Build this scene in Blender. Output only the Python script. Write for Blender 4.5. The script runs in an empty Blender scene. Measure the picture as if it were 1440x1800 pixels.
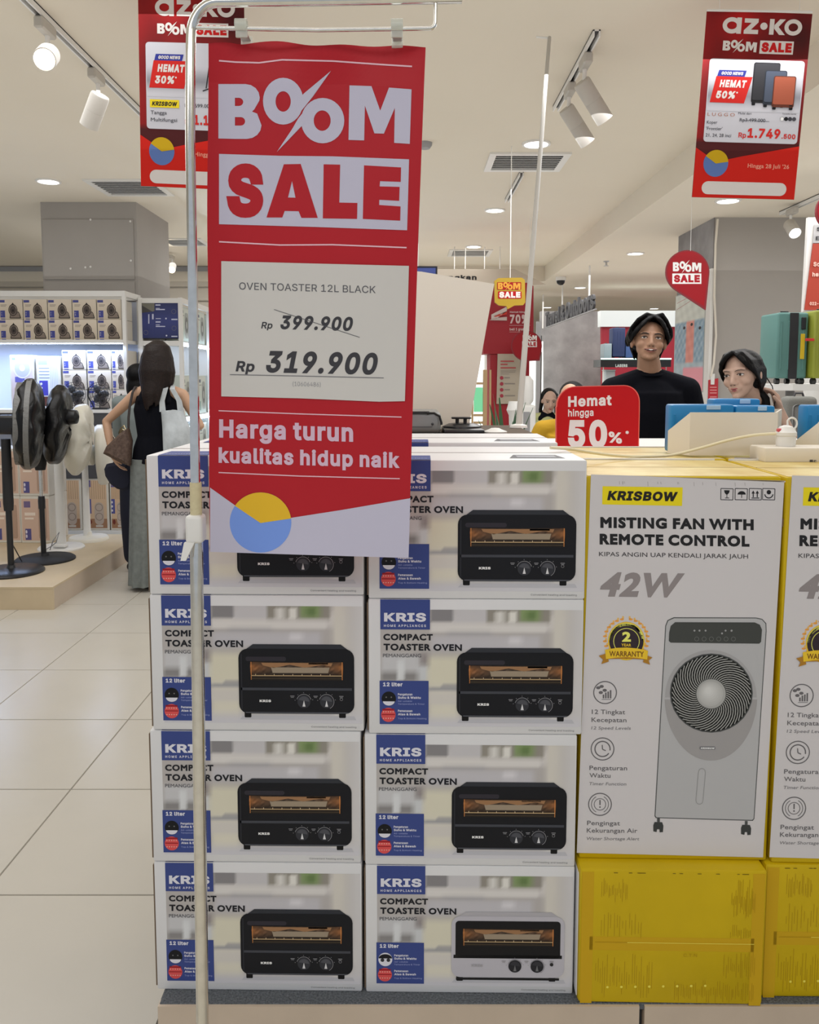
import bpy, bmesh, math, random
from math import sin, cos, pi, radians, sqrt, atan2, hypot
from mathutils import Vector, Matrix
from mathutils.geometry import delaunay_2d_cdt

random.seed(7)
SC = bpy.context.scene
COL = SC.collection

# ------------------------------------------------------------------ camera
FPX, PCX, PCY, PITCH, CAMZ = 1440.0, 720.0, 791.0, radians(5.0), 1.49
cam = bpy.data.cameras.new('camera')
cam.sensor_fit = 'VERTICAL'
cam.sensor_height = 36.0
cam.lens = 36.0 * FPX / 1800.0
cam.shift_y = -(900.0 - PCY) / 1800.0
cam.clip_start = 0.05
cam.clip_end = 100
camo = bpy.data.objects.new('camera', cam)
camo.location = (0, 0, CAMZ)
camo.rotation_euler = (radians(90) - PITCH, 0, 0)
COL.objects.link(camo)
SC.camera = camo

# ------------------------------------------------------------------ view, world, lights
SC.view_settings.view_transform = 'Standard'
SC.view_settings.look = 'None'
SC.view_settings.gamma = 1
SC.view_settings.use_curve_mapping = False
SC.view_settings.exposure = 0.0
SC.cycles.max_bounces = 8
SC.cycles.diffuse_bounces = 4
SC.cycles.glossy_bounces = 3
SC.cycles.transmission_bounces = 6
SC.cycles.transparent_max_bounces = 8
SC.cycles.sample_clamp_indirect = 4
SC.cycles.use_denoising = True
wd = bpy.data.worlds.new('world')
SC.world = wd
wd.use_nodes = True
wd.node_tree.nodes['Background'].inputs[0].default_value = (.90, .97, 1.08, 1)
wd.node_tree.nodes['Background'].inputs[1].default_value = 0.47

CEIL = CAMZ + 1.65      # main ceiling
CEIL2 = CAMZ + 1.43     # lower soffit on the right

def area(name, loc, sx, sy, power, color=(.98, .985, 1), rot=(0, 0, 0)):
    l = bpy.data.lights.new(name, 'AREA')
    l.shape = 'RECTANGLE'; l.size = sx; l.size_y = sy
    l.energy = power; l.color = color
    o = bpy.data.objects.new(name, l)
    o.location = loc; o.rotation_euler = rot
    COL.objects.link(o)
    return o

# the shop's rows of ceiling lights, as soft lamps just under the ceiling
area('ceiling_lamp', (0.2, 1.9, CEIL - .12), 4.4, 1.0, 30)
area('ceiling_lamp', (-.5, -1.2, CEIL - .12), 5.0, 1.2, 56)
area('ceiling_lamp', (-2.4, 4.6, CEIL - .12), 3.0, 2.6, 48)
area('ceiling_lamp', (1.2, 4.8, CEIL - .30), 1.4, 2.6, 46)
area('ceiling_lamp', (-1.5, 10.5, CEIL - .12), 5, 2.4, 60)
area('ceiling_lamp', (3.4, 10.7, CEIL2 - .12), 3, 2.8, 62)
area('ceiling_lamp', (2.5, 14.0, CEIL2 - .12), 6, 3, 90, (1, .98, .95))
area('ceiling_lamp', (3.6, 5.0, CEIL2 - .12), 2.4, 2.0, 46)
# added unseen lamp, facing up in mid-air, to brighten the ceiling
area('added_uplight', (0.0, 5.0, 2.45), 9, 13, 86, (1, .99, .97), (pi, 0, 0))

# ------------------------------------------------------------------ photo rays
SP, CP = sin(PITCH), cos(PITCH)
CAM = Vector((0, 0, CAMZ))

def ray(px, py):
    u = (px - PCX) / FPX; v = (PCY - py) / FPX
    return Vector((u, CP + v * SP, -SP + v * CP))

def PY(px, py, Y):
    d = ray(px, py)
    return CAM + d * (Y / d.y)

def PZ(px, py, z):
    d = ray(px, py)
    return CAM + d * ((z - CAMZ) / d.z)

def PX(px, py, x):
    d = ray(px, py)
    return CAM + d * (x / d.x)

def PP(px, py, p0, n):
    d = ray(px, py)
    return CAM + d * ((Vector(p0) - CAM).dot(n) / d.dot(n))

# ------------------------------------------------------------------ colours
def lin(c):
    c = c / 255.0
    return c / 12.92 if c <= 0.04045 else ((c + 0.055) / 1.055) ** 2.4

def rgb(r, g, b):
    return (lin(r), lin(g), lin(b))

def ob(r, g, b, gain=1.0):
    """surface colour for a colour as it shows in the photograph"""
    return tuple(min(.92, lin(c) * gain) for c in (r, g, b))

# ------------------------------------------------------------------ materials
MATS = {}

def mat(name, color=(.8, .8, .8), rough=.6, metal=0.0, noise=0.0, nscale=20.0, bump=0.0, bscale=80.0,
        emit=None, estr=0.0, alpha=1.0, trans=0.0, spec=.5, coat=0.0, noise_col=None, sheen=0.0):
    if name in MATS:
        return MATS[name]
    m = bpy.data.materials.new(name)
    m.use_nodes = True
    nt = m.node_tree; N = nt.nodes; L = nt.links
    b = N['Principled BSDF']
    b.inputs['Base Color'].default_value = (*color, 1)
    b.inputs['Roughness'].default_value = rough
    b.inputs['Metallic'].default_value = metal
    b.inputs['Specular IOR Level'].default_value = spec
    b.inputs['Coat Weight'].default_value = coat
    b.inputs['Transmission Weight'].default_value = trans
    b.inputs['Alpha'].default_value = alpha
    b.inputs['Sheen Weight'].default_value = sheen
    if emit:
        b.inputs['Emission Color'].default_value = (*emit, 1)
        b.inputs['Emission Strength'].default_value = estr
    tc = None
    if noise or bump:
        tc = N.new('ShaderNodeTexCoord')
    if noise:
        n = N.new('ShaderNodeTexNoise'); n.inputs['Scale'].default_value = nscale
        n.inputs['Detail'].default_value = 5
        L.new(tc.outputs['Object'], n.inputs['Vector'])
        mx = N.new('ShaderNodeMix'); mx.data_type = 'RGBA'
        mr = N.new('ShaderNodeMapRange')
        mr.inputs['From Min'].default_value = .3; mr.inputs['From Max'].default_value = .7
        L.new(n.outputs['Fac'], mr.inputs['Value'])
        c2 = noise_col if noise_col else tuple(c * (1 - noise) for c in color)
        L.new(mr.outputs['Result'], mx.inputs['Factor'])
        mx.inputs['A'].default_value = (*color, 1); mx.inputs['B'].default_value = (*c2, 1)
        L.new(mx.outputs['Result'], b.inputs['Base Color'])
    if bump:
        n2 = N.new('ShaderNodeTexNoise'); n2.inputs['Scale'].default_value = bscale
        n2.inputs['Detail'].default_value = 4
        L.new(tc.outputs['Object'], n2.inputs['Vector'])
        bp = N.new('ShaderNodeBump'); bp.inputs['Strength'].default_value = bump
        bp.inputs['Distance'].default_value = .01
        L.new(n2.outputs['Fac'], bp.inputs['Height'])
        L.new(bp.outputs['Normal'], b.inputs['Normal'])
    MATS[name] = m
    return m

def ink(name, rough=.45, spec=.4, coat=0.0, emit=0.0, bump=0.0, noise=0.0):
    """printed surface: its colours come from the mesh's own colour attribute"""
    if name in MATS:
        return MATS[name]
    m = mat(name, rough=rough, spec=spec, coat=coat, bump=bump, bscale=14)
    N = m.node_tree.nodes; L = m.node_tree.links
    a = N.new('ShaderNodeAttribute'); a.attribute_name = 'ink'
    L.new(a.outputs['Color'], N['Principled BSDF'].inputs['Base Color'])
    if emit:
        L.new(a.outputs['Color'], N['Principled BSDF'].inputs['Emission Color'])
        N['Principled BSDF'].inputs['Emission Strength'].default_value = emit
    return m

# ------------------------------------------------------------------ mesh builder
class MB:
    def __init__(s):
        s.v = []; s.f = []; s.m = []

    def add(s, vs, fs, mi=0):
        o = len(s.v)
        s.v.extend([Vector(v) for v in vs])
        for f in fs:
            s.f.append([i + o for i in f]); s.m.append(mi)
        return s

    def box(s, x0, x1, y0, y1, z0, z1, mi=0, M=None):
        vs = [Vector(p) for p in ((x0, y0, z0), (x1, y0, z0), (x1, y1, z0), (x0, y1, z0),
                                  (x0, y0, z1), (x1, y0, z1), (x1, y1, z1), (x0, y1, z1))]
        if M: vs = [M @ v for v in vs]
        return s.add(vs, [(0, 3, 2, 1), (4, 5, 6, 7), (0, 1, 5, 4), (1, 2, 6, 5), (2, 3, 7, 6), (3, 0, 4, 7)], mi)

    def rbox(s, x0, x1, y0, y1, z0, z1, r=.01, seg=2, mi=0, M=None):
        bm = bmesh.new()
        bmesh.ops.create_cube(bm, size=1)
        for v in bm.verts:
            v.co = Vector(((x0 + x1) / 2 + v.co.x * (x1 - x0), (y0 + y1) / 2 + v.co.y * (y1 - y0),
                           (z0 + z1) / 2 + v.co.z * (z1 - z0)))
        bmesh.ops.bevel(bm, geom=bm.edges[:], offset=r, segments=seg, affect='EDGES', profile=.5)
        bm.verts.index_update()
        vs = [v.co.copy() for v in bm.verts]
        fs = [[v.index for v in f.verts] for f in bm.faces]
        bm.free()
        if M: vs = [M @ v for v in vs]
        return s.add(vs, fs, mi)

    def tube(s, pts, r, n=10, mi=0, cap=True, squash=None):
        """tube along pts; r is one radius or one for each point"""
        pts = [Vector(p) for p in pts]
        rs = r if isinstance(r, (list, tuple)) else [r] * len(pts)
        o = len(s.v)
        t0 = (pts[1] - pts[0]).normalized()
        up = Vector((0, 0, 1)) if abs(t0.z) < .9 else Vector((0, 1, 0))
        a = t0.cross(up).normalized()
        for i, p in enumerate(pts):
            if i == 0: t = pts[1] - pts[0]
            elif i == len(pts) - 1: t = pts[-1] - pts[-2]
            else: t = (pts[i + 1] - p).normalized() + (p - pts[i - 1]).normalized()
            if t.length < 1e-9: t = t0
            t.normalize()
            a = (a - t * a.dot(t))
            if a.length < 1e-6: a = t.orthogonal()
            a.normalize()
            b = t.cross(a)
            for k in range(n):
                an = 2 * pi * k / n
                q = a * cos(an) * rs[i] + b * sin(an) * rs[i] * (squash or 1)
                s.v.append(p + q)
        for i in range(len(pts) - 1):
            for k in range(n):
                s.f.append([o + i * n + k, o + i * n + (k + 1) % n, o + (i + 1) * n + (k + 1) % n, o + (i + 1) * n + k])
                s.m.append(mi)
        if cap:
            s.f.append([o + k for k in range(n)][::-1]); s.m.append(mi)
            e = o + (len(pts) - 1) * n
            s.f.append([e + k for k in range(n)]); s.m.append(mi)
        return s

    def lathe(s, prof, c=(0, 0, 0), n=24, mi=0, M=None, a0=0, a1=2 * pi):
        """prof: (radius, height) pairs turned about the z axis through c"""
        o = len(s.v); c = Vector(c)
        full = abs(a1 - a0 - 2 * pi) < 1e-6
        nn = n if full else n + 1
        for (r, z) in prof:
            for k in range(nn):
                a = a0 + (a1 - a0) * k / n
                q = Vector((r * cos(a), r * sin(a), z))
                if M: q = M @ q
                s.v.append(c + q)
        for i in range(len(prof) - 1):
            for k in range(n):
                k2 = (k + 1) % nn
                s.f.append([o + i * nn + k, o + i * nn + k2, o + (i + 1) * nn + k2, o + (i + 1) * nn + k])
                s.m.append(mi)
        return s

    def ball(s, c, rx, ry=None, rz=None, n=16, mi=0, M=None):
        ry = ry or rx; rz = rz or rx
        m = n // 2 + 1
        o = len(s.v); c = Vector(c)
        for i in range(m):
            th = pi * i / (m - 1)
            for k in range(n):
                q = Vector((rx * sin(th) * cos(2 * pi * k / n), ry * sin(th) * sin(2 * pi * k / n), rz * cos(th)))
                if M: q = M @ q
                s.v.append(c + q)
        for i in range(m - 1):
            for k in range(n):
                s.f.append([o + i * n + k, o + (i + 1) * n + k, o + (i + 1) * n + (k + 1) % n, o + i * n + (k + 1) % n])
                s.m.append(mi)
        return s

    def prism(s, poly, p0, ax, ay, az, mi=0):
        """flat polygon [(u,v)] on axes ax, ay from p0, given thickness along az"""
        p0, ax, ay, az = Vector(p0), Vector(ax), Vector(ay), Vector(az)
        n = len(poly)
        vs = [p0 + ax * u + ay * v for u, v in poly]
        vs += [q + az for q in vs]
        fs = [list(range(n))[::-1], list(range(n, 2 * n))]
        fs += [[i, (i + 1) % n, n + (i + 1) % n, n + i] for i in range(n)]
        return s.add(vs, fs, mi)

    def loft(s, rings, mi=0, cap=True):
        o = len(s.v); n = len(rings[0])
        for r in rings:
            s.v.extend([Vector(p) for p in r])
        for i in range(len(rings) - 1):
            for k in range(n):
                s.f.append([o + i * n + k, o + i * n + (k + 1) % n, o + (i + 1) * n + (k + 1) % n, o + (i + 1) * n + k])
                s.m.append(mi)
        if cap:
            s.f.append([o + k for k in range(n)][::-1]); s.m.append(mi)
            e = o + (len(rings) - 1) * n
            s.f.append([e + k for k in range(n)]); s.m.append(mi)
        return s

    def build(s, name, mats, parent=None, smooth=False, loc=None, rot=None, fix=True, world=False):
        """world=True: the vertices are world positions, to be carried into the parent's space"""
        me = bpy.data.meshes.new(name)
        vs = s.v
        if world and parent is not None:
            inv = wm(parent).inverted()
            vs = [inv @ v for v in vs]
        me.from_pydata([tuple(v) for v in vs], [], s.f)
        if not isinstance(mats, (list, tuple)): mats = [mats]
        for m in mats: me.materials.append(m)
        if len(mats) > 1:
            me.polygons.foreach_set('material_index', s.m)
        if fix:
            bm = bmesh.new(); bm.from_mesh(me)
            bmesh.ops.recalc_face_normals(bm, faces=bm.faces)
            bm.to_mesh(me); bm.free()
        if smooth:
            me.polygons.foreach_set('use_smooth', [True] * len(me.polygons))
            try: me.set_sharp_from_angle(angle=radians(38))
            except Exception: pass
        me.update()
        o = bpy.data.objects.new(name, me)
        COL.objects.link(o)
        if parent is not None: o.parent = parent
        if loc is not None: o.location = loc
        if rot is not None: o.rotation_euler = rot
        return o

def wm(o):
    m = Matrix.LocRotScale(o.location, o.rotation_euler, o.scale)
    return wm(o.parent) @ m if o.parent else m

def tag(o, label, cat, group=None, kind=None):
    o['label'] = label; o['category'] = cat
    if group: o['group'] = group
    if kind: o['kind'] = kind
    return o

def thing(name, label, cat, loc=(0, 0, 0), rz=0.0, group=None, rot=None):
    o = bpy.data.objects.new(name, None)
    COL.objects.link(o)
    o.empty_display_size = .1
    o.location = loc
    o.rotation_euler = rot if rot else (0, 0, rz)
    return tag(o, label, cat, group)

def struct(o):
    o['kind'] = 'structure'
    return o

def kids(o):
    return [c for c in bpy.data.objects if c.parent == o]

KID = {}
def dup(root, loc=None, rz=None, label=None, group=None):
    def rec(o, par):
        c = o.copy(); COL.objects.link(c)
        if par is not None: c.parent = par
        for k in KID.get(o.name) or kids(o):
            rec(k, c)
        return c
    c = rec(root, None)
    if loc is not None: c.location = loc
    if rz is not None: c.rotation_euler = (0, 0, rz)
    if label: c['label'] = label
    if group: c['group'] = group
    return c
# ------------------------------------------------------------------ lettering
# a plain grotesque: character: (advance, closed outlines as x, y, x, y ... in 1/500 of the type size)
GROTESQUE = {
    ' ': (94, []),
    'A': (240, [[8,0,101,254,138,254,231,0,198,0,144,151,132,186,116,239,123,239,106,185,95,151,43,0], [55,71,55,99,185,99,185,71]]),
    'B': (228, [[30,0,30,254,121,254,145,252,164,245,180,235,190,221,197,205,199,187,198,172,193,160,187,150,178,143,157,133,157,131,170,129,182,123,192,114,201,102,207,86,209,68,207,50,200,33,189,20,172,9,151,2,123,0], [62,29,122,29,148,31,165,40,175,53,178,68,176,81,171,92,163,102,153,109,140,114,124,115,62,115], [62,143,119,143,132,144,144,148,154,155,162,163,166,174,168,186,165,202,156,214,141,223,120,226,62,226]]),
    'C': (255, [[134,-3,103,1,75,12,52,32,35,58,24,90,20,127,24,165,35,197,52,223,75,242,103,254,134,258,152,256,170,252,186,245,201,236,214,224,224,209,232,193,236,174,204,174,200,186,195,197,187,206,179,214,169,220,158,224,134,228,111,225,92,216,75,202,62,182,54,157,52,127,54,97,63,72,75,53,92,38,112,29,134,26,158,30,179,40,187,48,195,57,200,68,204,80,236,80,232,62,224,45,214,31,201,19,187,9,170,2,153,-2]]),
    'D': (251, [[109,0,48,0,48,29,107,29,136,31,159,40,177,55,189,75,197,99,200,128,197,156,190,180,177,200,160,214,138,223,110,226,47,226,47,254,113,254,147,251,176,239,200,221,217,196,227,164,231,128,227,91,217,59,199,34,175,15,145,4], [62,254,62,0,30,0,30,254]]),
    'E': (209, [[30,0,30,254,186,254,186,226,62,226,62,143,178,143,178,114,62,114,62,29,188,29,188,0]]),
    'F': (205, [[30,0,30,254,185,254,185,226,62,226,62,139,173,139,173,111,62,111,62,0]]),
    'G': (260, [[134,-3,102,1,75,13,52,32,35,58,24,90,20,127,24,165,35,197,52,223,74,242,102,254,132,258,152,256,170,252,187,245,202,235,214,222,225,208,232,192,237,174,204,174,194,197,178,213,168,220,158,224,133,228,111,225,92,216,75,202,62,182,54,157,52,127,54,97,63,72,75,53,92,38,112,29,134,26,155,29,172,36,187,47,198,62,205,80,207,101,217,100,141,100,141,128,239,128,239,100,236,71,225,45,209,25,188,9,163,0]]),
    'H': (258, [[30,0,30,254,62,254,62,144,196,144,196,254,228,254,228,0,196,0,196,116,62,116,62,0]]),
    'I': (150, [[16,0,16,29,59,29,59,226,16,226,16,254,135,254,135,226,91,226,91,29,135,29,135,0]]),
    'J': (198, [[93,-3,62,2,38,16,26,31,19,50,17,73,17,86,49,86,49,73,52,52,61,37,75,28,93,25,110,28,124,37,133,52,136,73,136,254,168,254,168,73,166,50,159,31,147,16,123,2]]),
    'K': (233, [[52,73,52,108,70,131,87,152,106,172,182,254,224,254,116,138,114,138], [30,0,30,254,62,254,62,167,62,112,62,97,62,0], [186,0,94,130,114,155,224,0]]),
    'L': (196, [[30,0,30,254,62,254,62,29,181,29,181,0]]),
    'M': (314, [[30,0,30,254,76,254,139,94,144,79,150,61,156,42,161,24,154,24,159,41,165,61,171,79,176,94,238,254,284,254,284,0,252,0,252,145,252,163,253,184,253,207,253,229,256,229,249,205,241,181,234,161,228,145,171,0,143,0,85,145,80,160,72,181,65,204,56,229,59,229,60,208,60,186,61,164,61,145,61,0]]),
    'N': (262, [[30,0,30,254,68,254,172,91,181,75,194,53,207,27,202,27,200,54,200,79,199,97,199,254,232,254,232,0,193,0,101,145,89,165,74,191,54,226,60,227,61,192,62,164,62,145,62,0]]),
    'O': (267, [[133,-3,103,1,75,12,52,32,35,58,24,90,20,127,24,165,35,197,52,223,75,242,103,254,133,258,164,254,192,242,215,223,232,197,243,165,247,127,243,90,232,58,215,32,192,12,164,1], [133,26,155,29,175,38,191,52,204,72,212,97,215,127,212,157,204,182,191,202,175,216,155,225,133,228,112,225,92,216,75,202,63,182,54,157,52,127,54,97,63,72,75,52,92,38,112,29]]),
    'P': (222, [[30,0,30,254,118,254,144,252,166,244,183,231,195,215,202,195,204,174,202,152,195,133,183,116,166,104,144,96,118,93,55,93,55,121,116,121,134,123,149,128,159,136,167,147,171,160,172,174,171,188,167,201,159,211,148,219,134,224,116,226,62,226,62,0]]),
    'R': (224, [[30,0,30,254,118,254,145,252,167,244,183,232,195,217,202,198,205,176,202,154,195,136,183,120,166,109,145,101,118,99,48,99,48,128,117,128,135,129,149,133,160,141,167,150,171,162,173,176,171,190,167,202,159,212,149,220,134,224,116,226,62,226,62,0], [177,0,115,115,151,115,214,0]]),
    'S': (223, [[112,-4,86,-2,64,5,46,15,32,30,23,48,19,68,52,68,55,55,62,44,71,35,83,29,97,26,112,25,128,26,143,30,155,37,165,46,171,57,173,70,171,81,166,89,158,96,148,102,122,111,92,120,64,130,43,145,30,163,26,186,29,206,37,224,51,238,69,249,90,256,114,258,137,256,158,249,175,238,189,224,197,208,200,189,169,189,163,206,151,219,134,227,112,229,97,228,84,224,73,218,64,209,59,199,58,188,60,176,65,167,74,160,85,154,106,147,132,140,156,132,179,119,189,110,197,99,202,85,204,69,201,50,193,32,180,17,162,5,139,-2]]),
    'T': (224, [[16,226,16,254,208,254,208,226,128,226,128,0,96,0,96,226]]),
    'U': (259, [[129,-4,101,-1,77,8,57,22,42,40,33,62,30,87,30,254,62,254,62,89,64,72,70,57,80,44,94,34,110,28,129,26,149,28,165,34,179,44,188,57,194,72,196,89,196,254,229,254,229,87,226,62,216,40,201,22,182,8,157,-1]]),
    'V': (240, [[102,0,8,254,42,254,96,103,108,69,124,15,117,15,133,69,145,103,197,254,231,254,139,0]]),
    'W': (343, [[78,0,8,254,41,254,82,98,88,73,93,47,98,20,95,20,100,47,106,73,112,98,153,254,190,254,231,98,237,73,243,47,249,20,244,20,249,47,255,73,261,98,302,254,335,254,265,0,228,0,184,161,176,196,168,237,175,237,167,197,159,161,115,0]]),
    'Y': (236, [[102,0,102,104,8,254,46,254,96,172,111,146,125,115,112,115,126,146,140,172,191,254,228,254,134,104,134,0]]),
    'Z': (219, [[21,0,21,23,137,193,153,215,170,238,174,227,143,226,111,226,20,226,20,254,198,254,198,231,84,64,67,40,49,17,45,27,76,28,107,29,200,29,200,0]]),
    'a': (195, [[80,-4,63,-3,47,2,34,11,24,22,17,37,15,54,17,69,22,80,29,90,39,97,63,105,89,110,117,113,133,117,136,121,138,127,138,128,137,139,133,148,128,156,120,161,110,164,98,165,85,164,75,161,59,150,50,137,20,146,29,161,39,173,52,182,66,188,82,191,97,192,119,190,131,186,143,180,153,172,161,160,167,145,168,126,168,0,138,0,138,26,136,26,126,12,118,6,108,1,95,-3], [85,23,101,24,114,29,124,37,132,47,136,57,138,69,138,95,130,91,116,88,100,86,88,84,67,79,58,75,52,70,47,62,46,52,47,43,51,36,57,30,65,26]]),
    'b': (212, [[115,-4,99,-3,86,2,76,8,69,16,59,29,56,29,56,0,26,0,26,254,57,254,57,160,59,160,69,173,76,180,86,186,98,191,115,192,137,189,156,180,173,166,185,146,193,122,195,94,193,66,185,42,173,23,157,8,137,-1], [110,23,126,26,140,33,150,44,158,58,163,75,164,95,163,114,158,131,150,145,140,156,126,163,110,165,94,163,81,156,70,145,62,131,58,114,56,95,58,75,63,58,70,43,81,32,94,26]]),
    'd': (212, [[98,-4,75,-1,56,8,40,23,27,42,20,66,17,94,20,122,27,146,40,166,56,180,75,189,98,192,114,191,126,186,136,180,144,173,153,160,155,160,155,254,186,254,186,0,156,0,156,29,153,29,143,16,136,8,126,2,114,-3], [102,23,118,26,132,32,142,43,150,58,154,75,156,95,154,114,150,131,142,145,132,156,118,163,102,165,86,163,72,156,62,145,54,131,50,114,48,95,50,75,54,58,62,44,73,33,86,26]]),
    'e': (202, [[106,-4,80,-1,58,8,41,23,28,42,20,66,17,93,20,121,28,145,40,165,58,180,78,189,103,192,118,191,133,187,147,180,160,170,170,157,179,141,184,121,186,97,186,85,37,85,37,110,169,110,155,101,153,119,149,134,141,147,131,157,118,163,103,165,87,163,73,157,62,147,54,135,50,121,48,105,48,89,50,69,55,53,64,40,76,31,90,25,106,23,127,26,135,31,143,36,149,44,153,53,182,45,177,32,168,20,156,10,141,2,125,-3]]),
    'f': (127, [[114,190,114,164,3,164,3,190], [40,0,40,216,42,231,48,243,57,252,68,259,80,264,94,265,111,263,121,260,114,234,107,236,97,237,85,235,77,230,72,221,71,209,71,0]]),
    'g': (213, [[103,-75,84,-74,67,-70,53,-63,41,-55,32,-45,25,-35,51,-20,61,-33,68,-39,77,-44,89,-48,103,-49,124,-46,141,-38,152,-23,156,-3,156,34,153,34,143,21,136,14,126,8,114,4,97,2,76,5,56,13,40,27,28,45,20,68,17,96,20,123,27,147,40,166,56,180,76,189,98,192,114,191,127,186,137,180,144,173,154,159,157,159,157,190,186,190,186,-4,183,-27,175,-45,162,-59,145,-68,125,-73], [102,30,118,32,132,38,142,47,150,61,155,77,156,96,155,115,150,132,142,146,132,156,119,163,102,165,86,163,73,156,62,145,54,131,50,115,48,96,50,78,54,61,62,48,73,38,86,32]]),
    'h': (205, [[57,113,57,0,26,0,26,254,57,254,57,144,51,144,62,166,76,181,94,189,114,192,132,190,148,184,161,174,170,160,177,142,179,120,179,0,148,0,148,118,145,137,136,152,123,161,105,165,92,163,80,159,71,151,63,141,58,129]]),
    'i': (83, [[26,0,26,190,57,190,57,0], [42,221,34,223,27,227,22,234,21,242,22,249,27,256,34,260,42,262,50,260,57,256,62,249,63,242,62,234,57,227,50,223]]),
    'k': (190, [[55,68,55,106,60,106,142,190,180,190,92,100,89,100], [26,0,26,254,57,254,57,0], [147,0,74,93,96,114,186,0]]),
    'l': (95, [[70,-1,50,2,37,10,29,24,26,42,26,254,57,254,57,49,58,38,60,31,65,27,73,26,80,26,85,27,90,1,81,0]]),
    'm': (305, [[26,0,26,190,56,190,56,148,54,148,59,162,66,173,75,182,86,188,98,192,110,193,129,190,144,180,154,166,160,147,156,147,161,160,169,172,178,181,190,187,204,192,218,193,234,191,249,186,261,177,270,164,276,148,278,128,278,0,248,0,248,127,245,145,236,156,224,163,209,165,197,164,187,160,179,153,173,145,169,135,168,124,168,0,137,0,137,130,134,144,126,156,115,163,100,165,89,164,79,160,70,154,63,145,58,133,57,119,57,0]]),
    'n': (205, [[57,113,57,0,26,0,26,190,56,190,56,144,51,144,62,166,76,181,94,189,114,192,132,190,147,184,160,174,170,160,176,142,179,120,179,0,148,0,148,118,145,137,136,152,123,161,105,165,92,163,80,159,71,151,63,141,58,129]]),
    'o': (208, [[104,-4,79,-1,58,8,41,23,28,43,20,66,17,94,20,122,28,146,41,165,58,180,79,189,104,192,128,189,149,180,167,165,180,146,188,122,191,94,188,66,180,43,167,23,149,8,128,-1], [104,23,121,26,135,33,146,44,154,59,158,75,160,94,158,112,154,129,146,144,135,155,121,162,104,165,86,162,73,155,62,144,54,129,50,112,48,94,50,75,54,59,62,44,73,33,86,26]]),
    'p': (212, [[26,-71,26,190,56,190,56,160,59,160,69,173,76,180,86,186,98,191,115,192,137,189,156,180,173,166,185,146,193,122,195,94,193,66,185,42,173,23,157,8,137,-1,115,-4,99,-3,86,2,76,8,69,16,59,29,57,29,57,-71], [110,23,126,26,140,33,150,44,158,58,163,75,164,95,163,114,158,131,150,145,140,156,126,163,110,165,94,163,81,156,70,145,62,131,58,114,56,95,58,75,63,58,70,43,81,32,94,26]]),
    'r': (130, [[26,0,26,190,56,190,56,160,58,160,65,173,76,184,90,190,107,192,115,192,122,192,122,161,115,162,103,163,91,161,80,157,70,151,63,142,58,131,57,118,57,0]]),
    's': (182, [[91,-4,72,-3,56,2,42,9,31,19,23,32,18,47,47,53,53,40,62,30,75,25,91,23,108,25,122,31,131,40,134,51,132,60,127,68,118,74,106,78,75,85,52,93,36,104,27,119,23,137,26,152,33,166,43,177,58,185,74,190,94,192,112,191,127,186,140,179,149,170,157,158,162,145,134,139,129,149,121,158,110,164,94,166,78,164,65,158,57,150,54,139,56,129,62,122,72,116,86,111,115,105,137,97,153,86,162,71,166,53,163,37,156,24,145,12,130,3,112,-2]]),
    't': (114, [[102,190,102,164,3,164,3,190], [32,236,63,236,63,49,64,38,68,31,75,26,85,25,93,26,101,27,107,1,96,-1,84,-2,62,1,46,11,36,26,32,46]]),
    'u': (205, [[91,-3,73,-1,57,5,44,15,35,29,28,47,26,69,26,190,57,190,57,72,60,52,68,37,82,28,100,25,113,27,125,31,134,38,142,48,146,61,148,76,148,190,179,190,179,0,149,0,149,46,154,46,143,23,129,8,111,0]]),
    'v': (195, [[81,0,9,190,42,190,83,78,93,43,103,10,92,10,101,43,112,78,152,190,186,190,113,0]]),
    'w': (284, [[69,0,11,190,44,190,67,107,77,68,88,21,82,21,93,67,103,107,126,190,158,190,181,107,191,68,201,21,196,21,206,68,217,107,240,190,272,190,215,0,184,0,159,86,152,112,145,140,138,169,145,169,138,140,131,112,124,86,99,0]]),
    'y': (195, [[24,-69,31,-43,36,-44,52,-44,59,-42,65,-37,71,-29,75,-18,81,-1,9,190,42,190,83,78,93,43,103,10,92,10,101,43,112,78,153,190,186,190,102,-29,96,-43,88,-54,80,-62,70,-68,58,-71,46,-73,32,-72]]),
    'z': (190, [[21,0,21,23,127,160,127,161,24,161,24,190,166,190,166,165,63,30,63,28,169,28,169,0]]),
    '0': (227, [[113,-3,87,0,65,12,47,31,34,57,27,89,24,127,27,165,35,197,48,223,65,242,87,254,113,258,139,254,161,242,179,223,192,197,200,165,203,127,200,89,192,57,179,31,162,12,140,0], [113,25,131,28,145,37,157,52,165,72,170,97,172,127,170,157,165,182,157,203,145,218,131,227,113,230,96,227,82,218,70,203,62,182,56,157,55,127,56,97,62,72,70,52,82,37,96,28]]),
    '1': (227, [[38,0,38,27,195,27,195,0], [138,254,138,0,106,0,106,224,105,224,43,179,43,213,99,254]]),
    '2': (227, [[32,0,32,24,117,114,141,141,155,163,159,174,160,186,159,198,154,209,146,218,137,224,125,228,112,230,98,228,86,224,77,216,69,207,65,195,64,181,33,181,35,202,43,221,55,237,72,248,91,255,112,258,134,255,153,248,169,237,181,223,188,205,191,186,189,172,185,159,179,145,168,129,133,90,76,30,76,28,195,28,195,0]]),
    '3': (227, [[109,-3,87,-1,66,5,49,15,35,29,26,46,22,66,55,66,57,54,63,44,72,35,83,30,95,26,109,25,124,26,138,30,149,37,157,46,163,58,165,72,163,86,158,98,150,109,137,117,121,122,101,124,78,124,78,150,144,224,144,226,35,226,35,254,186,254,186,230,106,139,106,144,132,144,154,138,172,127,185,111,194,93,196,72,194,51,185,33,172,18,154,6,133,-1]]),
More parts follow.
